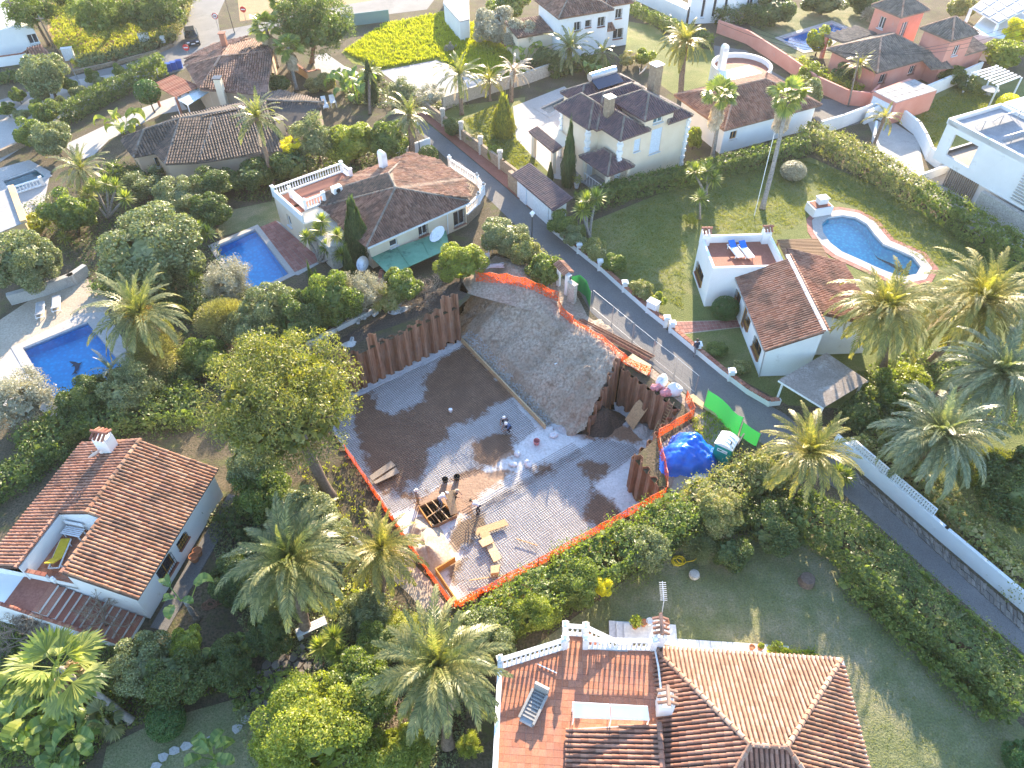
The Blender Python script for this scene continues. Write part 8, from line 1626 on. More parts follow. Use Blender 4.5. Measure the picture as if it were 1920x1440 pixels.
# ---- bananas and other broad leaves
BAN=[('banana clump with sunlit leaves in front of the charcoal bungalow gable',238,248,2.0,14,'lime_leaves'),('banana clump against the charcoal bungalow, by the tall palm',408,296,1.5,12,'banana_leaf'),('banana clump against the charcoal bungalow, in the middle',362,302,1.4,12,'banana_leaf'),('banana leaves beside the cream chimney of the brown house',400,185,1.4,9,'lime_leaves'),('dark banana clump beside the sun chairs of the upper garden',668,190,2.4,14,'banana_leaf'),('second dark banana clump nearer the meadow',642,172,2.0,12,'banana_leaf'),('banana clump along the pale stone back wall',1105,142,1.8,12,'banana_leaf'),('banana clump near the dying palm',985,112,1.8,12,'lime_leaves'),
 ('large sunlit banana clump at the bottom left corner',30,1395,1.5,14,'banana_leaf'),('banana clump beside the corner one, under the fan palm',95,1345,1.5,14,'lime_leaves'),('banana clump right of the fan palm skirt',150,1390,1.4,13,'banana_leaf'),('banana clump at the bottom edge near the stepping stones',110,1440,1.4,12,'banana_leaf'),('banana clump at the left edge under the fan palm',10,1310,1.3,12,'lime_leaves'),('broad leaved plant at the bottom edge by the stepping stones',408,1425,1.1,12,'banana_leaf'),('broad leaved plant with pale leaf backs beside the flagstones',392,1265,1.0,10,'banana_leaf'),('broad leaved plant at the flagstones, nearer the palm',440,1230,.9,9,'banana_leaf')]
for b in BAN:banana(b[0],b[1],b[2],b[3],b[4],b[5])
banana('tall banana with a bent dry trunk beside the coiled hose',348,1128,1.2,6,'banana_leaf',2.2)
# ---- grass and weeds that nobody could count
def tufts(name,label,poly,n,mat,h=.16,w_=.03,seed=1,cat='grass',z=.01,clump=5):
    g=np.random.default_rng(seed); P2=ccw(poly); xs=[p[0] for p in P2]; ys=[p[1] for p in P2]; pts=[]
    while len(pts)<n:
        x,y=g.uniform(min(xs),max(xs)),g.uniform(min(ys),max(ys))
        if inpoly(x,y,P2):pts.append((x,y))
    pts=np.repeat(np.array(pts),clump,0); k=len(pts); C=np.concatenate([pts+g.normal(0,.07,(k,2)),np.full((k,1),z)],1); d=unit(np.stack([g.normal(0,.5,k),g.normal(0,.5,k),np.ones(k)],1)); s=unit(np.stack([g.normal(0,1,k),g.normal(0,1,k),np.zeros(k)],1))*w_; L_=(h*g.uniform(.5,1.4,k))[:,None]
    V=np.stack([C-s,C+d*L_*.6-s*.8,C+d*L_,C+d*L_*.6+s*.8],1); o=link(name,quads(name,V,mat)); o['kind']='stuff'; o['label']=label; return o
tufts('meadow_grass','bright yellow green grass blades covering the meadow',XY([(645,98),(720,47),(850,22),(928,74),(995,140),(908,146),(818,110),(712,130)]),6000,'field_blades',.42,.09,2)
tufts('lawn_grass','short grass of the sunny lawn around the kidney pool',XY([(1060,432),(1110,420),(1330,335),(1500,305),(1530,380),(1500,420),(1460,440),(1290,440),(1280,580),(1180,520)]),6500,'lawn_blades',.08,.035,3,clump=5)
tufts('lawn_grass','short sunny grass between the kidney pool and the hedge',XY([(1500,300),(1620,335),(1760,420),(1900,500),(1740,500),(1640,420),(1600,385),(1540,370)]),4000,'lawn_blades',.09,.035,13,clump=5)
tufts('lawn_grass','short grass on the lawn of the two storey villa',XY([(870,225),(930,195),(960,250),(1010,310),(990,335),(900,265)]),1800,'lawn_blades',.12,.05,14,clump=5)
tufts('lawn_grass','short grass on the lawn of the modern white house',XY([(1690,220),(1830,150),(1880,190),(1780,230),(1745,290),(1720,250)]),2500,'lawn_blades',.12,.05,15,clump=5)
tufts('lawn_grass','short grass of the right edge garden under the palms',XY([(1700,850),(1780,880),(1880,960),(1925,1010),(1925,850),(1800,830)]),3000,'lawn_blades',.09,.035,16,clump=5)
tufts('lawn_grass','short grass of the shaded lawn behind the terrace house',XY([(1060,1190),(1262,1030),(1480,1000),(1640,1130),(1780,1250),(1915,1380),(1915,1440),(1640,1440),(1580,1230),(1280,1200)]),3500,'lawn_blades',.05,.022,4,clump=4)
tufts('weeds','tufts of weeds scattered on the bare earth beside the pit and under the pine',ragged(XY([(560,880),(640,860),(700,960),(780,1090),(700,1120),(620,1020)]),.2,1),260,'weeds',.25,.05,5)
tufts('dry_grass','dry grass and weeds on the open fields by the street',XY([(90,10),(100,80),(140,128),(290,85),(345,10)]),3500,'weeds',.35,.09,6)
tufts('weeds','dry weeds on the sunny strip behind the green screens',XY([(1296,790),(1330,770),(1372,808),(1375,840),(1310,830)]),160,'weeds',.3,.05,7)
def cover(name,label,poly,n,mat,h,ls,seed):
    g=np.random.default_rng(seed); P2=ccw(poly); xs=[p[0] for p in P2]; ys=[p[1] for p in P2]; X=g.uniform(min(xs),max(xs),n*2); Y=g.uniform(min(ys),max(ys),n*2); ok=np.array([inpoly(x,y,P2) for x,y in zip(X,Y)]); X,Y=X[ok][:n],Y[ok][:n]; k=len(X); top=h*np.clip(.45+.5*np.sin(X*1.1)*np.cos(Y*1.3)+.35*np.sin(X*2.7+Y),0,1.2); C=np.stack([X,Y,.04+top*g.uniform(.3,1,k)],1)
    o=link(name,quads(name,leaves(C,np.tile([0,0,1.0],(k,1)),ls,g,.55,.7),mat)); o['kind']='stuff'; o['label']=label
cover('ground_cover','low leafy ground cover between the shrubs of the left gardens',XY([(0,400),(230,320),(400,300),(430,400),(400,440),(470,560),(640,560),(560,650),(640,850),(420,790),(60,900),(90,790),(250,720),(210,560),(120,480)]),26000,'dark_leaves',.55,.2,31)
cover('ground_cover','low leafy ground cover around the palms at lower left',XY([(380,960),(520,900),(620,960),(740,1130),(900,1170),(860,1440),(700,1440),(470,1440),(440,1340),(600,1240),(470,1220),(420,1100)]),20000,'olive_leaves',.4,.16,32)
cover('ground_cover','low leafy ground cover in the bottom left corner',XY([(0,1120),(150,1180),(330,1220),(430,1220),(460,1280),(300,1340),(200,1390),(160,1440),(0,1440)]),14000,'mid_leaves',.4,.16,33)
cover('ground_cover','low leafy ground cover under the long hedge',XY([(880,1190),(1270,950),(1460,880),(1520,940),(1500,1010),(1270,1030),(1020,1180),(900,1240)]),14000,'mid_leaves',.35,.16,34)
cover('ground_cover','low leafy ground cover in the gardens behind the villas',XY([(440,240),(780,240),(770,300),(520,380),(440,380)]),9000,'dark_leaves',.5,.25,35)
cover('ground_cover','scrub covering the verges beyond the villas at the top',XY([(640,150),(700,140),(770,182),(900,200),(770,212),(650,195)]),3000,'olive_leaves',.5,.28,36)
cover('ground_cover','garden planting under the palms at the right edge',XY([(1600,700),(1700,660),(1925,640),(1925,800),(1700,820),(1620,800)]),9000,'mid_leaves',.4,.2,37)
# ================================================================ SITE GEAR, FURNITURE, VEHICLE, PEOPLE
# ---- blue tarpaulin over a heap
t=thing('tarpaulin_heap','bright blue tarpaulin thrown over a heap beside the portable toilet','tarpaulin',W(1285,860))
c=W(1292,858); m=M(); n=46; vs_=[]; fs=[]
def tz(x,y):
    q=math.hypot(x/1.95,y/1.75)+.10*math.sin(3*math.atan2(y,x)+1)+.06*math.sin(7*math.atan2(y,x)); b_=max(0,1-q*q); h_=1.15*b_**.55+.45*math.exp(-((x-.5)**2+(y-.6)**2)/.5)*min(1,b_*4)+.3*math.exp(-((x+.8)**2+(y+.1)**2)/.4)*min(1,b_*4)
    f=.10*abs(math.sin(4.1*x+2.3*y+1.6*math.sin(1.7*y-x)))+.07*abs(math.sin(6.3*y-2.9*x+1.2*math.sin(2.2*x)))+.04*math.sin(13*x+9*y); return q,max(.012,h_+f*min(1,b_*3))
idx={}
for i in range(n):
    for j in range(n):
        q4=[(-2.4+4.8*a_/n,-2.2+4.4*b_/n) for a_,b_ in ((i,j),(i+1,j),(i+1,j+1),(i,j+1))]
        if min(tz(*p)[0] for p in q4)<1.06:
            f=[]
            for (a_,b_),p in zip(((i,j),(i+1,j),(i+1,j+1),(i,j+1)),q4):
                if (a_,b_) not in idx:idx[(a_,b_)]=len(vs_); vs_.append(c+Vector((p[0]*.94-p[1]*.34,p[0]*.34+p[1]*.94,tz(*p)[1])))
                f.append(idx[(a_,b_)])
            fs.append(tuple(f))
m.add(vs_,fs); m.build('sheet','tarp',t,True)
single('plastic_sheeting',heap('h',W(1300,893),.9,.45,.14,'sheeting',31,R(-10),30,8),'sheeting','crumpled white plastic sheeting on the ground below the blue tarpaulin','sheeting')
# ---- portable toilet
c=W(1352,862); rz=R(-34); t=thing('portable_toilet','teal portable toilet with a white arched roof by the lane','portable toilet',c); L=lambda x,y,z:c+Matrix.Rotation(rz,3,'Z')@Vector((x,y,z))
m=M(); m.box(L(0,0,1.0),(1.15,1.15,2.0),rz); m.build('cabin','teal_plastic',t)
m=M(); k=8; pr=[(-.64+1.28*i/k,2.02+.26*math.sin(math.pi*i/k)) for i in range(k+1)]+[(.64,1.98),(-.64,1.98)]; m.hexa([L(x,-.64,z) for x,z in pr],[L(x,.64,z) for x,z in pr]); rf=m.build('roof','white_plastic',t)
for q in (-.3,0,.3):m=M(); m.tube([L(-.6+1.2*i/8,q,2.04+.26*math.sin(math.pi*i/8)) for i in range(9)],.02,5); m.build('rib','white_paint',rf)
m=M(); m.tube([L(.35,-.3,2.1),L(.35,-.3,2.45)],.05,8); m.build('vent_pipe','dark_panel',rf)
m=M(); m.box(L(0,-.59,1.55),(.7,.03,.26),rz); sg=m.build('label_plate','white_plastic',t); m=M(); m.box(L(-.16,-.607,1.56),(.26,.01,.1),rz); m.build('green_mark','green_roller',sg); m=M(); m.box(L(.16,-.607,1.54),(.3,.01,.05),rz); m.build('grey_mark','grey_fabric',sg)
m=M(); m.box(L(.59,0,1.0),(.03,.85,1.8),rz); dr=m.build('door','teal_plastic',t); m=M(); m.box(L(.61,0,1.5),(.02,.5,.3),rz); m.build('door_panel','marble',dr)
m=M(); p=W(1378,855); m.box(p+Vector((0,0,.9)),(.08,1.3,1.8),rz); single('site_panel',m,'dark_panel','dark panel standing right behind the portable toilet','panel')
# ---- screens and fences along the lane
netting('bright green shade screen bulging over the lane by the plywood sheet',[(1318,764),(1326,770),(1336,776),(1346,784),(1355,793),(1363,803),(1372,811),(1383,816)],1.9,'green_net','steel',sag=.08,name='shade_screen',cat='screen')
netting('bright green shade screen between the portable toilet and the hedge',[(1386,816),(1402,828),(1418,838)],1.4,'green_net','steel',sag=.2,name='shade_screen',cat='screen')
netting('dark green shade screen curving beside the gate pillar',[(1070,548),(1085,545),(1098,556),(1106,578)],1.7,'dark_green_net','steel',sag=.05,name='shade_screen',cat='screen')
def wire_panel(label,p1,p2,h=1.9):
    a,b=W(*p1),W(*p2); t=thing('wire_fence_panel',label,'fence',a,'temporary wire fence panels along the lane'); Zv=Vector((0,0,1))
    for p in (a,b):m=M(); m.tube([p,p+Zv*h],.018,6); m.build('post','steel',t)
    for z in (.15,h):m=M(); m.tube([a+Zv*z,b+Zv*z],.014,5); m.build('rail','steel',t)
    L_=(b-a).length; n=int(L_/.3); m=M()
    for i in range(2,n,3):p=a.lerp(b,i/n); m.bar(p+Zv*.15,p+Zv*h,.006,.006)
    for i in range(1,4):m.bar(a+Zv*(.15+i*.45),b+Zv*(.15+i*.45),.006,.006)
    o=m.build('wire_grid','wire_mesh',t); o['kind']='stuff'
for i,(p1,p2) in enumerate((((1110,578),(1146,608)),((1147,609),(1184,640)),((1186,642),(1222,672)),((1224,674),(1262,704)),((1264,706),(1302,738)))):wire_panel('thin wire fence panel along the lane, '+['nearest the dark green screen','second from the dark green screen','in the middle of the row','beside the sacks','nearest the bright green screen'][i],p1,p2)
# ---- sacks
def sack(label,px,py,z,r,h,mat,seed):
    c=W(px,py,z); g=random.Random(seed); ph=[g.uniform(0,6) for _ in range(4)]; m=M(); n=18; vs_=[]; prof=[(.0,0),(.75,0),(.98,.18),(1.05,.45),(.95,.75),(.6,.95),(.25,1.0),(.0,1.02)]
    for (q,z_) in prof:
        for k in range(n):a=6.2832*k/n; w_=1+.16*math.sin(2*a+ph[0])+.12*math.sin(4*a+ph[1]+4*z_)+.07*math.sin(7*a+ph[3]-5*z_); vs_.append(c+Vector((r*q*w_*math.cos(a),r*q*w_*math.sin(a),h*z_*(1+.2*math.sin(a+ph[2])+.1*math.sin(3*a+ph[1])))))
    m.add(vs_,[(i*n+k,i*n+(k+1)%n,(i+1)*n+(k+1)%n,(i+1)*n+k) for i in range(len(prof)-1) for k in range(n)]); return single('sack',m,mat,label,'sack','sacks and bags of the site',smooth=True)
sack('white bulging big bag beside the lane above the ladder',1264,738,0,.5,.9,'sheeting',1); sack('white and pink bulging bag left of the big white bag',1240,722,0,.44,.8,'sheeting',2); sack('pink sack lying under the white bags at the pit edge',1248,740,0,.42,.6,'pink_sack',3); sack('small pink sack against the bag nearest the plywood',1230,730,0,.36,.5,'pink_sack',4)
sack('half open white sack on the pale strip in the pit',990,872,ZF,.34,.36,'sheeting',5); sack('white tub like bag with a dark opening on the pit floor',970,852,ZF,.27,.3,'sheeting',6); sack('small pale bag at the edge of the rebar grid',962,872,ZF,.28,.22,'sheeting',7); sack('small white bag by the rubble at the end of the plank',1038,818,ZF,.28,.3,'sheeting',8)
m=M(); m.lathe(W(1006,832,ZF),[(.2,0),(.26,.38),(.24,.38),(.19,.03)],12); single('bucket',m,'pink_sack','pale pink bucket standing on the pale strip in the pit','bucket')
for i,(px,py) in enumerate(((835,903),(857,898))):m=M(); m.lathe(W(px,py,ZF),[(.18,0),(.25,.32),(.23,.32),(.17,.05)],14); single('rubber_tub',m,'black_rubber',['black rubber tub, left of the two in the pit','black rubber tub, right of the two in the pit'][i],'tub')
m=M(); m.lathe(W(845,772,ZF),[(.14,0),(.16,.3),(.1,.32)],10); single('cap_bucket',m,'white_plastic','single white capped bucket on the muddy back slab','bucket')
# ---- concrete blocks scattered behind the pit
bl=M();
for x,sx in ((-.19,.05),(0,.05),(.19,.05)):bl.box((x,0,.1),(sx,.2,.2))
for y in (-.085,.085):bl.box((0,y,.1),(.33,.03,.199))
blm=bl.mesh('concrete_block','block'); BL=[(582,652),(590,646),(602,656),(612,642),(634,598),(637,606),(650,600),(668,594),(672,604),(678,588),(682,596),(690,586),(700,574),(712,570),(722,566),(704,590),(660,640),(745,578),(752,584),(748,570)]
for i,(px,py) in enumerate(BL):
    o=link('concrete_block',blm); o.location=W(px,py,.01+(.15 if i%4==1 else 0)); o.rotation_euler=(rnd.choice((0,1.57,.3)),0,rnd.uniform(0,3.1)); o.scale=(1.25,)*3; tag(o,'loose pale concrete block lying in the rubble behind the pit','block','concrete blocks in the rubble behind the pit')
single('rubble_pile',heap('h',W(748,582),1.0,.5,.25,'block',41,R(30),30,8),'lean_concrete','whitish broken rubble pile between the blocks and the spoil heap','rubble'); single('rubble_pile',heap('h',W(655,645),.7,.4,.25,'block',42,R(30),30,8),'block','rubble pile right against the back pile wall','rubble')
for i,(px,py,hh) in enumerate(((600,668,.6),(724,612,.2))):pass
# ---- scaffold parts and chairs near the spoil heap
t=thing('scaffold_stack','stack of bluish metal scaffold frames above the spoil heap','scaffold',W(925,500))
for i in range(10):m=M(); a,b=W(895+i*2,498+i%3*3,.2+.05*i),W(950-i,492+i%4*3,.2+.05*i); m.tube([a,b],.035,6); m.build('tube','aluminium',t)
def pchair(label,px,py,rz,mat='white_plastic',s=1.0):
    c=W(px,py); L=lambda x,y,z:c+Matrix.Rotation(rz,3,'Z')@Vector((x,y,z))*s; t=thing('plastic_chair',label,'chair',c)
    m=M(); m.hexa([L(-.24,-.24,.42),L(.24,-.24,.42),L(.24,.24,.42),L(-.24,.24,.42)],[L(-.24,-.24,.46),L(.24,-.24,.46),L(.24,.24,.46),L(-.24,.24,.46)]); m.build('seat',mat,t); m=M(); m.hexa([L(-.24,.22,.46),L(.24,.22,.46),L(.24,.26,.46),L(-.24,.26,.46)],[L(-.22,.32,.9),L(.22,.32,.9),L(.22,.36,.9),L(-.22,.36,.9)]); m.build('backrest',mat,t)
    for x in (-.21,.21):
        for y in (-.21,.21):m=M(); m.bar(L(x,y,0),L(x,y,.42),.05,.05); m.build('leg',mat,t)
pchair('white plastic chair by the hedge above the scaffold stack, upper',917,474,R(40)); pchair('white plastic chair by the hedge above the scaffold stack, lower',912,486,R(200)); pchair('white garden chair in the upper garden, beside the dark bananas',626,200,R(20),s=1.4)
chair('garden_lounger','white garden lounger in the upper garden near the charcoal wing',W(610,200),R(-70),('white_fabric','white_fabric'))
chair('pool_lounger','grey padded lounger beside the left pool, left of the pair',W(78,586),R(112),('grey_fabric','grey_fabric'),back=.25,ln=2.1); chair('pool_lounger','grey padded lounger beside the left pool, right of the pair',W(108,574),R(112),('grey_fabric','grey_fabric'),back=.25,ln=2.1)
t=thing('garden_bench','grey white garden bench beside the bright yucca at the bottom','bench',W(580,1195)); F=Fr(W(562,1200),28)
for i in range(4):m=M(); m.bar(F(0,.14*i,.45),F(1.7,.14*i,.45),.11,.04); m.build('slat','marble',t)
for x in (.1,1.5):m=M(); m.box(F(x,.2,.22),(.3,.5,.44),F.a); m.build('support','marble',t)
# ---- lamps, poles, signs
def lamp(label,base,h):
    b=W(*base); t=thing('street_lamp',label,'lamp post',b,'iron lane lamps'); m=M(); m.lathe(b,[(.09,0),(.07,.3),(.045,.6),(.035,h-.4)],8); m.build('post','iron',t); m=M(); m.lathe(b+Vector((0,0,h-.4)),[(.08,0),(.2,.34),(.22,.36)],6); m.build('lantern','lamp_glass',t); m=M(); m.lathe(b+Vector((0,0,h-.04)),[(.26,0),(.12,.16),(.03,.26)],6); m.build('cap','lamp_glass',t)
lamp('iron lantern lamp post on the lane beside the gatehouse',(997,462),3.6); lamp('iron lantern lamp post at the start of the lane',(788,292),3.6)
def pole(label,base,top,z,r=.11,mat='pole_wood',arm=True):
    a,b=W(*base),W(top[0],top[1],z); t=thing('utility_pole',label,'pole',a); m=M(); m.tube([a,b],[r,r*.75],8); m.build('pole',mat,t)
    if arm:m=M(); m.bar(b-Vector((.5,0,.3)),b+Vector((.5,0,-.3)),.08,.08); m.build('crossarm',mat,t)
    return b
p1=pole('wooden utility pole at the pink garden wall',(1590,200),(1612,103),6.5); pole('utility pole leaning over the top left house',(54,82),(15,0),7); pole('utility pole in the dry field beside the small leaning pine',(106,98),(72,30),6); pole('thin dark pole at the road bend by the top edge',(440,62),(420,-8),6,.07); pole('thin pale mast on the lawn behind the white roof terrace',(1414,405),(1452,250),8,.035,'white_paint',False); pole('slim street light pole in the pale front yard',(150,158),(130,118),3.5,.06,'steel',False); pole('slim lamp pole beside the topiary tree',(266,200),(252,172),3,.05,'steel',False)
m=M()
for k in range(3):
    b=W(1925,40+k*12,6.5); m.tube([p1.lerp(b,i/8)-Vector((0,0,.8*math.sin(math.pi*i/8))) for i in range(9)],.02,4)
for k in range(3):
    b=W(1350,20+k*12,7); m.tube([p1.lerp(b,i/8)-Vector((0,0,.8*math.sin(math.pi*i/8))) for i in range(9)],.02,4)
single('overhead_wire',m,'iron','thin overhead wires running from the pole at the pink wall','wires')['kind']='stuff'
def sign(label,base,h,face,disc=True):
    b=W(*base); t=thing('road_sign',label,'sign',b); m=M(); m.tube([b,b+Vector((0,0,h))],.035,6); m.build('post','steel',t); m=M(); m.tube([b+Vector((0,-.05,h)),b+Vector((0,-.08,h))],.42,18); pl=m.build('disc','sign_red',t)
    if face=='bar':m=M(); m.box(b+Vector((0,-.1,h)),(.55,.03,.13)); m.build('bar','white_paint',pl)
    else:
        m=M(); m.tube([b+Vector((0,-.085,h)),b+Vector((0,-.1,h))],.32,18); m.build('face','white_paint',pl); m=M(); m.bar(b+Vector((-.2,-.11,h-.1)),b+Vector((.15,-.11,h+.1)),.05,.07); m.bar(b+Vector((.15,-.11,h+.1)),b+Vector((.15,-.11,h-.15)),.05,.07); m.build('arrow','iron',pl); m=M(); m.bar(b+Vector((-.22,-.12,h+.22)),b+Vector((.22,-.12,h-.22)),.04,.06); m.build('slash','sign_red',pl)
sign('round white and red no turning sign at the road bend',(412,62),2.3,'turn'); sign('red no entry sign with white bar near the brown roof house',(356,112),1.6,'bar'); sign('round red sign on the verge at the top beside the thin pole',(462,42),1.8,'bar')
for i,(px,py) in enumerate(((275,85),(133,112),(308,84))):c=W(px,py); m=M(); m.box(c+Vector((0,0,.75)),(1.3 if i<2 else .6,.6,1.5 if i<2 else .8),R(15)); m.box(c+Vector((0,0,1.53 if i<2 else .83)),(1.4 if i<2 else .7,.7,.06),R(15)); single('utility_cabinet',m,'white_paint',['white utility cabinet on the far kerb near the parked car','white utility cabinet on the kerb above the olive tree','smallest white utility cabinet, closest to the parked car'][i],'cabinet')
for i in range(3):c=W(318+i*10,133-i*3); m=M(); m.box(c+Vector((0,0,.45)),(.7,.6,.9),R(15)); m.box(c+Vector((0,0,.94)),(.76,.66,.08),R(15)); single('waste_bin',m,'bin_blue','blue waste bin, '+['left','middle','right'][i]+' of the three at the corner of the brown roof house','bin')
# ---- the car
c=W(362,78); rz=R(111); t=thing('parked_car','dark grey estate car standing at the street junction','car',c); L=lambda x,y,z:c+Matrix.Rotation(rz,3,'Z')@Vector((x,y,z))
def carsec(x,w_,z0,z1):return [L(x,-w_,z0),L(x,w_,z0),L(x,w_*.98,z1),L(x,-w_*.98,z1)]
m=M(); secs=[(-2.2,.78,.4,.8),(-2.1,.86,.3,.95),(-.8,.9,.28,1.02),(.5,.9,.28,1.02),(1.9,.88,.3,1.02),(2.15,.8,.38,.95)]
for i in range(len(secs)-1):m.hexa(carsec(*secs[i]),carsec(*secs[i+1]))
m.build('body','car_paint',t); m=M(); m.hexa([L(-.95,-.82,1.0),L(1.95,-.82,1.0),L(1.95,.82,1.0),L(-.95,.82,1.0)],[L(-.25,-.62,1.5),L(1.55,-.62,1.5),L(1.55,.62,1.5),L(-.25,.62,1.5)]); m.build('cabin_glass','car_glass',t); m=M(); m.hexa([L(-.28,-.64,1.49),L(1.58,-.64,1.49),L(1.58,.64,1.49),L(-.28,.64,1.49)],[L(-.2,-.6,1.55),L(1.5,-.6,1.55),L(1.5,.6,1.55),L(-.2,.6,1.55)]); m.build('roof','car_paint',t)
for x in (-1.4,1.35):
    for y in (-.82,.82):m=M(); m.tube([L(x,y-.1,.32),L(x,y+.1,.32)],.32,14); wh=m.build('wheel','black_rubber',t); m=M(); s_=1 if y>0 else -1; m.tube([L(x,y+.1*s_,.32),L(x,y+.115*s_,.32)],.19,10); m.build('rim','aluminium',wh)
for y in (-.6,.6):m=M(); m.box(L(-2.2,y,.72),(.08,.36,.16),rz); m.build('headlight','lamp_glass',t)
m=M(); m.box(L(-2.23,0,.5),(.04,.5,.12),rz); m.build('number_plate','white_paint',t)
# ---- white pergola with round table, top right
t=thing('white_pergola','white slatted pergola over the round table at the right','pergola',W(1860,170)); q=WL([(1822,135),(1868,122),(1916,145),(1872,162)],2.5)
for i in range(7):f=(i+.5)/7; m=M(); m.bar(q[0].lerp(q[3],f),q[1].lerp(q[2],f),.22,.12); m.build('slat','white_paint',t)
for p in q:m=M(); m.bar(Vector((p.x,p.y,0)),p,.15,.15); m.build('post','white_paint',t)
t=thing('round_table','round grey stone table under the white pergola','table',W(1852,178)); m=M(); m.lathe(W(1852,178),[(.25,0),(.2,.6),(1.0,.66),(1.0,.75)],16); m.build('top','concrete',t); m=M(); m.lathe(W(1852,178),[(.45,.0),(.45,.05)],12); m.build('foot','concrete',t)
# ---- pots, hoses, stumps
def pot(label,px,py,z=0,r=.2,plant=None,mat='terracotta_pot'):
    c=W(px,py,z); t=thing('flower_pot',label,'pot',c,'flower pots'); m=M(); m.lathe(c,[(r*.65,0),(r,.9*r*2),(r*1.1,.95*r*2),(r*.9,2*r),(r*.85,1.7*r)],12); m.build('pot',mat,t)
    if plant:g=np.random.default_rng(px); s=sph(260,g); o=link('plant',quads('plant',leaves(s*np.array([plant,plant,plant])*g.uniform(.4,1,(260,1)),s,.16,g),'lime_leaves'),t); o.location=(0,0,2*r+plant*.6)
pot('flower pot with a yellow green plant on the marble steps',1190,1176,.45,.22,.4); pot('empty dark pot on the marble steps, left of the chimney',1206,1172,.45,.2); pot('white pot on the marble steps next to the chimney',1217,1170,.45,.2,None,'marble'); pot('terracotta pot on the marble steps, right of the chimney',1245,1174,.45,.24); pot('terracotta pot with a plant on the strip behind the hipped roof',1452,1222,0,.2,.35); pot('dark little pot on the strip behind the hipped roof',1408,1217,0,.16); pot('pale pot on the strip behind the hipped roof, second from the corner bed',1424,1217,0,.18,.15)
pot('terracotta pot beside the lower left house wall, upper one',374,1041,0,.28); pot('terracotta pot beside the lower left house wall, lower one',367,1052,0,.28); pot('white pot with a leafy plant at the villa porch',1081,352,0,.3,.6,'marble'); pot('pot with a yellowish plant at the garage ramp railing',1706,345,0,.3,.4)
def coil(label,px,py,mat,r=.45,turns=5,z=0,seed=1):
    c=W(px,py,z); g=random.Random(seed); pts=[]
    for i in range(turns*14):a=6.283*i/14; rr=r*(.75+.3*math.sin(i*.37)+g.uniform(-.05,.05)); pts.append(c+Vector((rr*math.cos(a)+.1*math.sin(i*.11),rr*.85*math.sin(a),.03+.012*(i/14)+.02*g.random())))
    pts+=[pts[-1]+Vector((.5,.1,0)),pts[-1]+Vector((.9,.4,0))]; m=M(); m.tube(pts,.03,5); single('garden_hose',m,mat,label,'hose',smooth=True)
coil('tangled yellow hose on the lawn beside the spiky shrub',1272,1052,'hose_yellow',.42); coil('coiled dark red hose on the path by the lower left house',394,1134,'rust',.42,6,0,2)
m=M(); m.lathe(W(1301,1080),[(.3,0),(.34,.12),(.3,.28),(.1,.3)],12); single('stone_stump',m,'pale_stone','round grey stone stump on the lawn below the yellow hose','stump'); m=M(); m.lathe(W(1511,1092),[(.5,0),(.45,.3),(.42,.5),(.2,.52)],12); single('tree_stump',m,'bark','dark old tree stump on the bottom lawn','stump')
m=M(); m.lathe(W(712,1140),[(.32,0),(.34,.5),(.28,.9),(.24,.92)],10); single('palm_wrap',m,'black_rubber','dark sheeting wrapped round the foot of the gold palm at the pit corner','sheeting')
m=M(); a,b=W(636,985),W(690,1032); m.bar(a+Vector((0,0,.3)),b+Vector((0,0,.1)),.18,.06); single('loose_plank',m,'marble','pale plank lying between the shrubs left of the pit wall','plank'); m=M(); m.bar(W(1034,806,-2.2),W(1049,798,-2.2),.08,.08); m=M(); p=W(1040,683,-1.3); q=W(1052,676,-1.2); m.bar(p,q,.1,.08); single('white_pipe',m,'white_paint','short white pipe lying on the slope of the spoil heap','pipe')
t=thing('iron_railing','thin dark iron railing beside the garage ramp','railing',W(1690,330)); a,b=W(1640,300),W(1722,352)
for i in range(8):p=a.lerp(b,i/7); m=M(); m.bar(p,p+Vector((0,0,1.0)),.04,.04); m.build('post','iron',t)
for z in (.5,1.0):m=M(); m.bar(a+Vector((0,0,z)),b+Vector((0,0,z)),.04,.04); m.build('rail','iron',t)
# ---- people
POSES={
 'stand':dict(pel=(0,0,.95),ch=(0,.01,1.32),nk=(0,.02,1.48),hd=(0,.04,1.60),tp=(0,.04,1.72),sh=(.19,0,1.42),el=(.27,-.02,1.14),wr=(.24,.12,.92),hp=(.1,0,.90),kn=(.11,.03,.50),an=(.11,-.02,.09),to=(.12,.14,.04)),
 'bend':dict(pel=(0,-.15,.92),ch=(0,.22,1.10),nk=(0,.36,1.14),hd=(0,.47,1.14),tp=(0,.56,1.18),sh=(.19,.24,1.12),el=(.24,.34,.84),wr=(.18,.46,.62),hp=(.1,-.13,.88),kn=(.13,.02,.50),an=(.13,-.1,.09),to=(.13,.06,.04)),
 'crouch':dict(pel=(0,-.15,.42),ch=(0,.10,.74),nk=(0,.17,.88),hd=(0,.25,.98),tp=(0,.30,1.08),sh=(.19,.10,.82),el=(.26,.30,.62),wr=(.16,.48,.48),hp=(.11,-.13,.42),kn=(.18,.24,.50),an=(.15,-.02,.09),to=(.15,.14,.04)),
 'walk':dict(pel=(0,0,.93),ch=(0,.03,1.31),nk=(0,.04,1.47),hd=(0,.07,1.59),tp=(0,.07,1.71),sh=(.19,.02,1.41),el=(.25,.05,1.13),wr=(.2,.25,1.02),hp=(.1,0,.90),kn=(.1,.16,.52),an=(.1,.14,.09),to=(.1,.30,.04))}
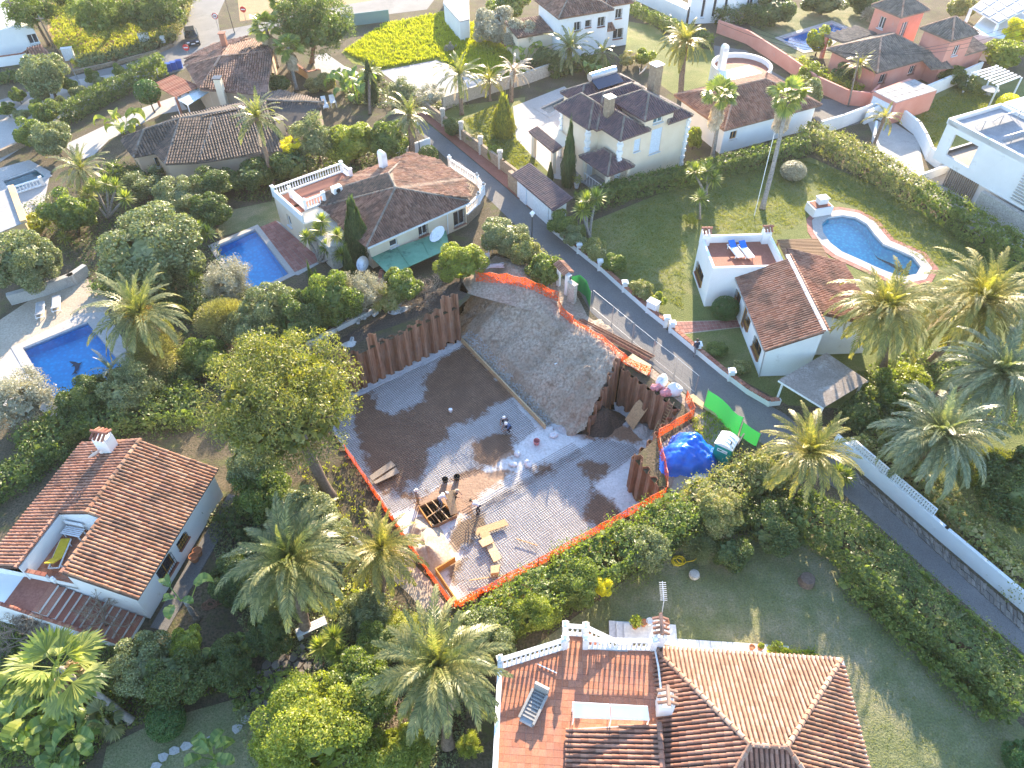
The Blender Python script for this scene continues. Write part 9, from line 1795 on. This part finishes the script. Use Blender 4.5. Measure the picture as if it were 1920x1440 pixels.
def person(label,px,py,z,rz,pose,shirt,trousers,hat='helmet_white',scale=1.0):
    q=POSES[pose]; c=W(px,py,z); vs_=[]; es=[]; rad=[]; mats=[]
    def v(p,r):vs_.append(p); rad.append(r); return len(vs_)-1
    def e(a,b,m_):es.append((a,b)); mats.append(m_)
    pel=v(q['pel'],.15); ch=v(q['ch'],.165); nk=v(q['nk'],.065); hd=v(q['hd'],.098); tp=v(q['tp'],.075); e(pel,ch,0); e(ch,nk,0); e(nk,hd,2); e(hd,tp,2)
    for s in (-1,1):
        f=lambda k:(q[k][0]*s,q[k][1]+(-.28 if pose=='walk' and s<0 and k in ('kn','an','to') else 0),q[k][2])
        sh,el,wr=v(f('sh'),.07),v(f('el'),.05),v(f('wr'),.036); e(ch,sh,0); e(sh,el,0); e(el,wr,2)
        hp,kn,an,to=v(f('hp'),.10),v(f('kn'),.07),v(f('an'),.05),v(f('to'),.045); e(pel,hp,1); e(hp,kn,1); e(kn,an,1); e(an,to,3)
    me=bpy.data.meshes.new('person_body'); me.from_pydata(vs_,es,[]); tmp=bpy.data.objects.new('tmp_body',me); COL.objects.link(tmp); md=tmp.modifiers.new('s','SKIN'); sd_=tmp.modifiers.new('u','SUBSURF'); sd_.levels=1; sd_.render_levels=1
    for i,d in enumerate(me.skin_vertices[0].data):d.radius=(rad[i],rad[i]); d.use_root=i==0
    dg=bpy.context.evaluated_depsgraph_get(); ev=tmp.evaluated_get(dg); m2=bpy.data.meshes.new_from_object(ev); bpy.data.objects.remove(tmp)
    m2.materials.clear()
    for k in (shirt,trousers,'skin','hair'):m2.materials.append(MAT[k])
    A=np.array([vs_[a] for a,b in es]); B=np.array([vs_[b] for a,b in es]); AB=B-A
    for p in m2.polygons:
        x=np.array(p.center); tt=np.clip(((x-A)*AB).sum(1)/np.maximum((AB*AB).sum(1),1e-6),0,1); d=np.linalg.norm(A+AB*tt[:,None]-x,axis=1)/1; p.material_index=mats[int(d.argmin())]; p.use_smooth=True
    o=link('person',m2); o.location=c; o.rotation_euler=(0,0,rz); o.scale=(scale,)*3; tag(o,label,'person','people on the site and in the lane')
    ORG[o]=Vector((0,0,0)); m=M(); hd_=Vector(q['hd']).lerp(Vector(q['tp']),.45); up=(Vector(q['tp'])-Vector(q['hd'])).normalized(); fw=Vector((0,1,0)) if abs(up.y)<.6 else Vector((0,0,-1))
    mm=M(); mm.lathe((0,0,0),[(.125,0),(.12,.06),(.085,.11),(.02,.135)],12)
    if hat!='hair':mm.lathe((0,.03,-.005),[(.15,0),(.15,.012)],12)
    rot=up.to_track_quat('Z','Y').to_matrix(); m.add([hd_+rot@p for p in mm.v],mm.f); m.build('hair' if hat=='hair' else 'helmet',hat,o)
    m=M(); m.tube([hd_+fw*.09-up*.05,hd_+fw*.125-up*.075],[.012,.018],5); m.build('nose','skin',o)
    for s in (-1,1):
        w_=Vector((q['wr'][0]*s,q['wr'][1],q['wr'][2])); el_=Vector((q['el'][0]*s,q['el'][1],q['el'][2])); d=(w_-el_).normalized(); sd2=d.cross(Vector((0,1,.2))).normalized(); m=M(); m.bar(w_,w_+d*.09,.08,.03)
        for k,ln in enumerate((.065,.08,.085,.078,.06)):
            b0=w_+d*(.085 if k else .03)+sd2*((k-2.5)*.021 if k else -.045); m.tube([b0,b0+d*ln*.55+(sd2*-.02 if k==0 else Vector()),b0+d*ln+Vector((0,.02,-.015))],[.010,.009,.007],5)
        m.build('hand','skin',o)
    return o
person('person in dark clothes and cap walking beside the low lane wall',1302,668,.015,R(20),'walk','navy_cloth','grey_cloth','hair'); person('person in grey standing at the rebar edge beside the footing box',784,945,ZF,R(-60),'stand','grey_cloth','khaki_cloth'); person('person in a white shirt bending over the footing box',828,948,ZF,R(-60),'bend','white_cloth','blue_cloth'); person('person in khaki crouching right of the footing box beside the timber',852,935,ZF,R(-100),'crouch','khaki_cloth','navy_cloth','beige_block'); person('person with dark hair bending over the rebar bundle',896,962,ZF,R(60),'bend','white_cloth','navy_cloth','hair'); person('person crouching with white helmet on the muddy back slab, upper of two',948,795,ZF,R(150),'crouch','grey_cloth','navy_cloth'); person('person crouching on the muddy back slab, lower of two',954,808,ZF,R(120),'crouch','blue_cloth','navy_cloth')
# ---- the air: backlit haze over the whole place
m=M(); m.box((0,60,16.2),(860,860,48.8)); hz=m.build('haze','white_paint'); hz['kind']='stuff'; hz['label']='pale backlit haze filling the air'
hm=bpy.data.materials.new('haze_air'); hm.use_nodes=True; nt=hm.node_tree; nt.nodes.clear(); pv=nt.nodes.new('ShaderNodeVolumePrincipled'); ho=nt.nodes.new('ShaderNodeOutputMaterial'); pv.inputs['Color'].default_value=(1,.97,.93,1); pv.inputs['Density'].default_value=.00018; pv.inputs['Anisotropy'].default_value=.35; nt.links.new(pv.outputs[0],ho.inputs['Volume'])
hz.data.materials.clear(); hz.data.materials.append(hm)
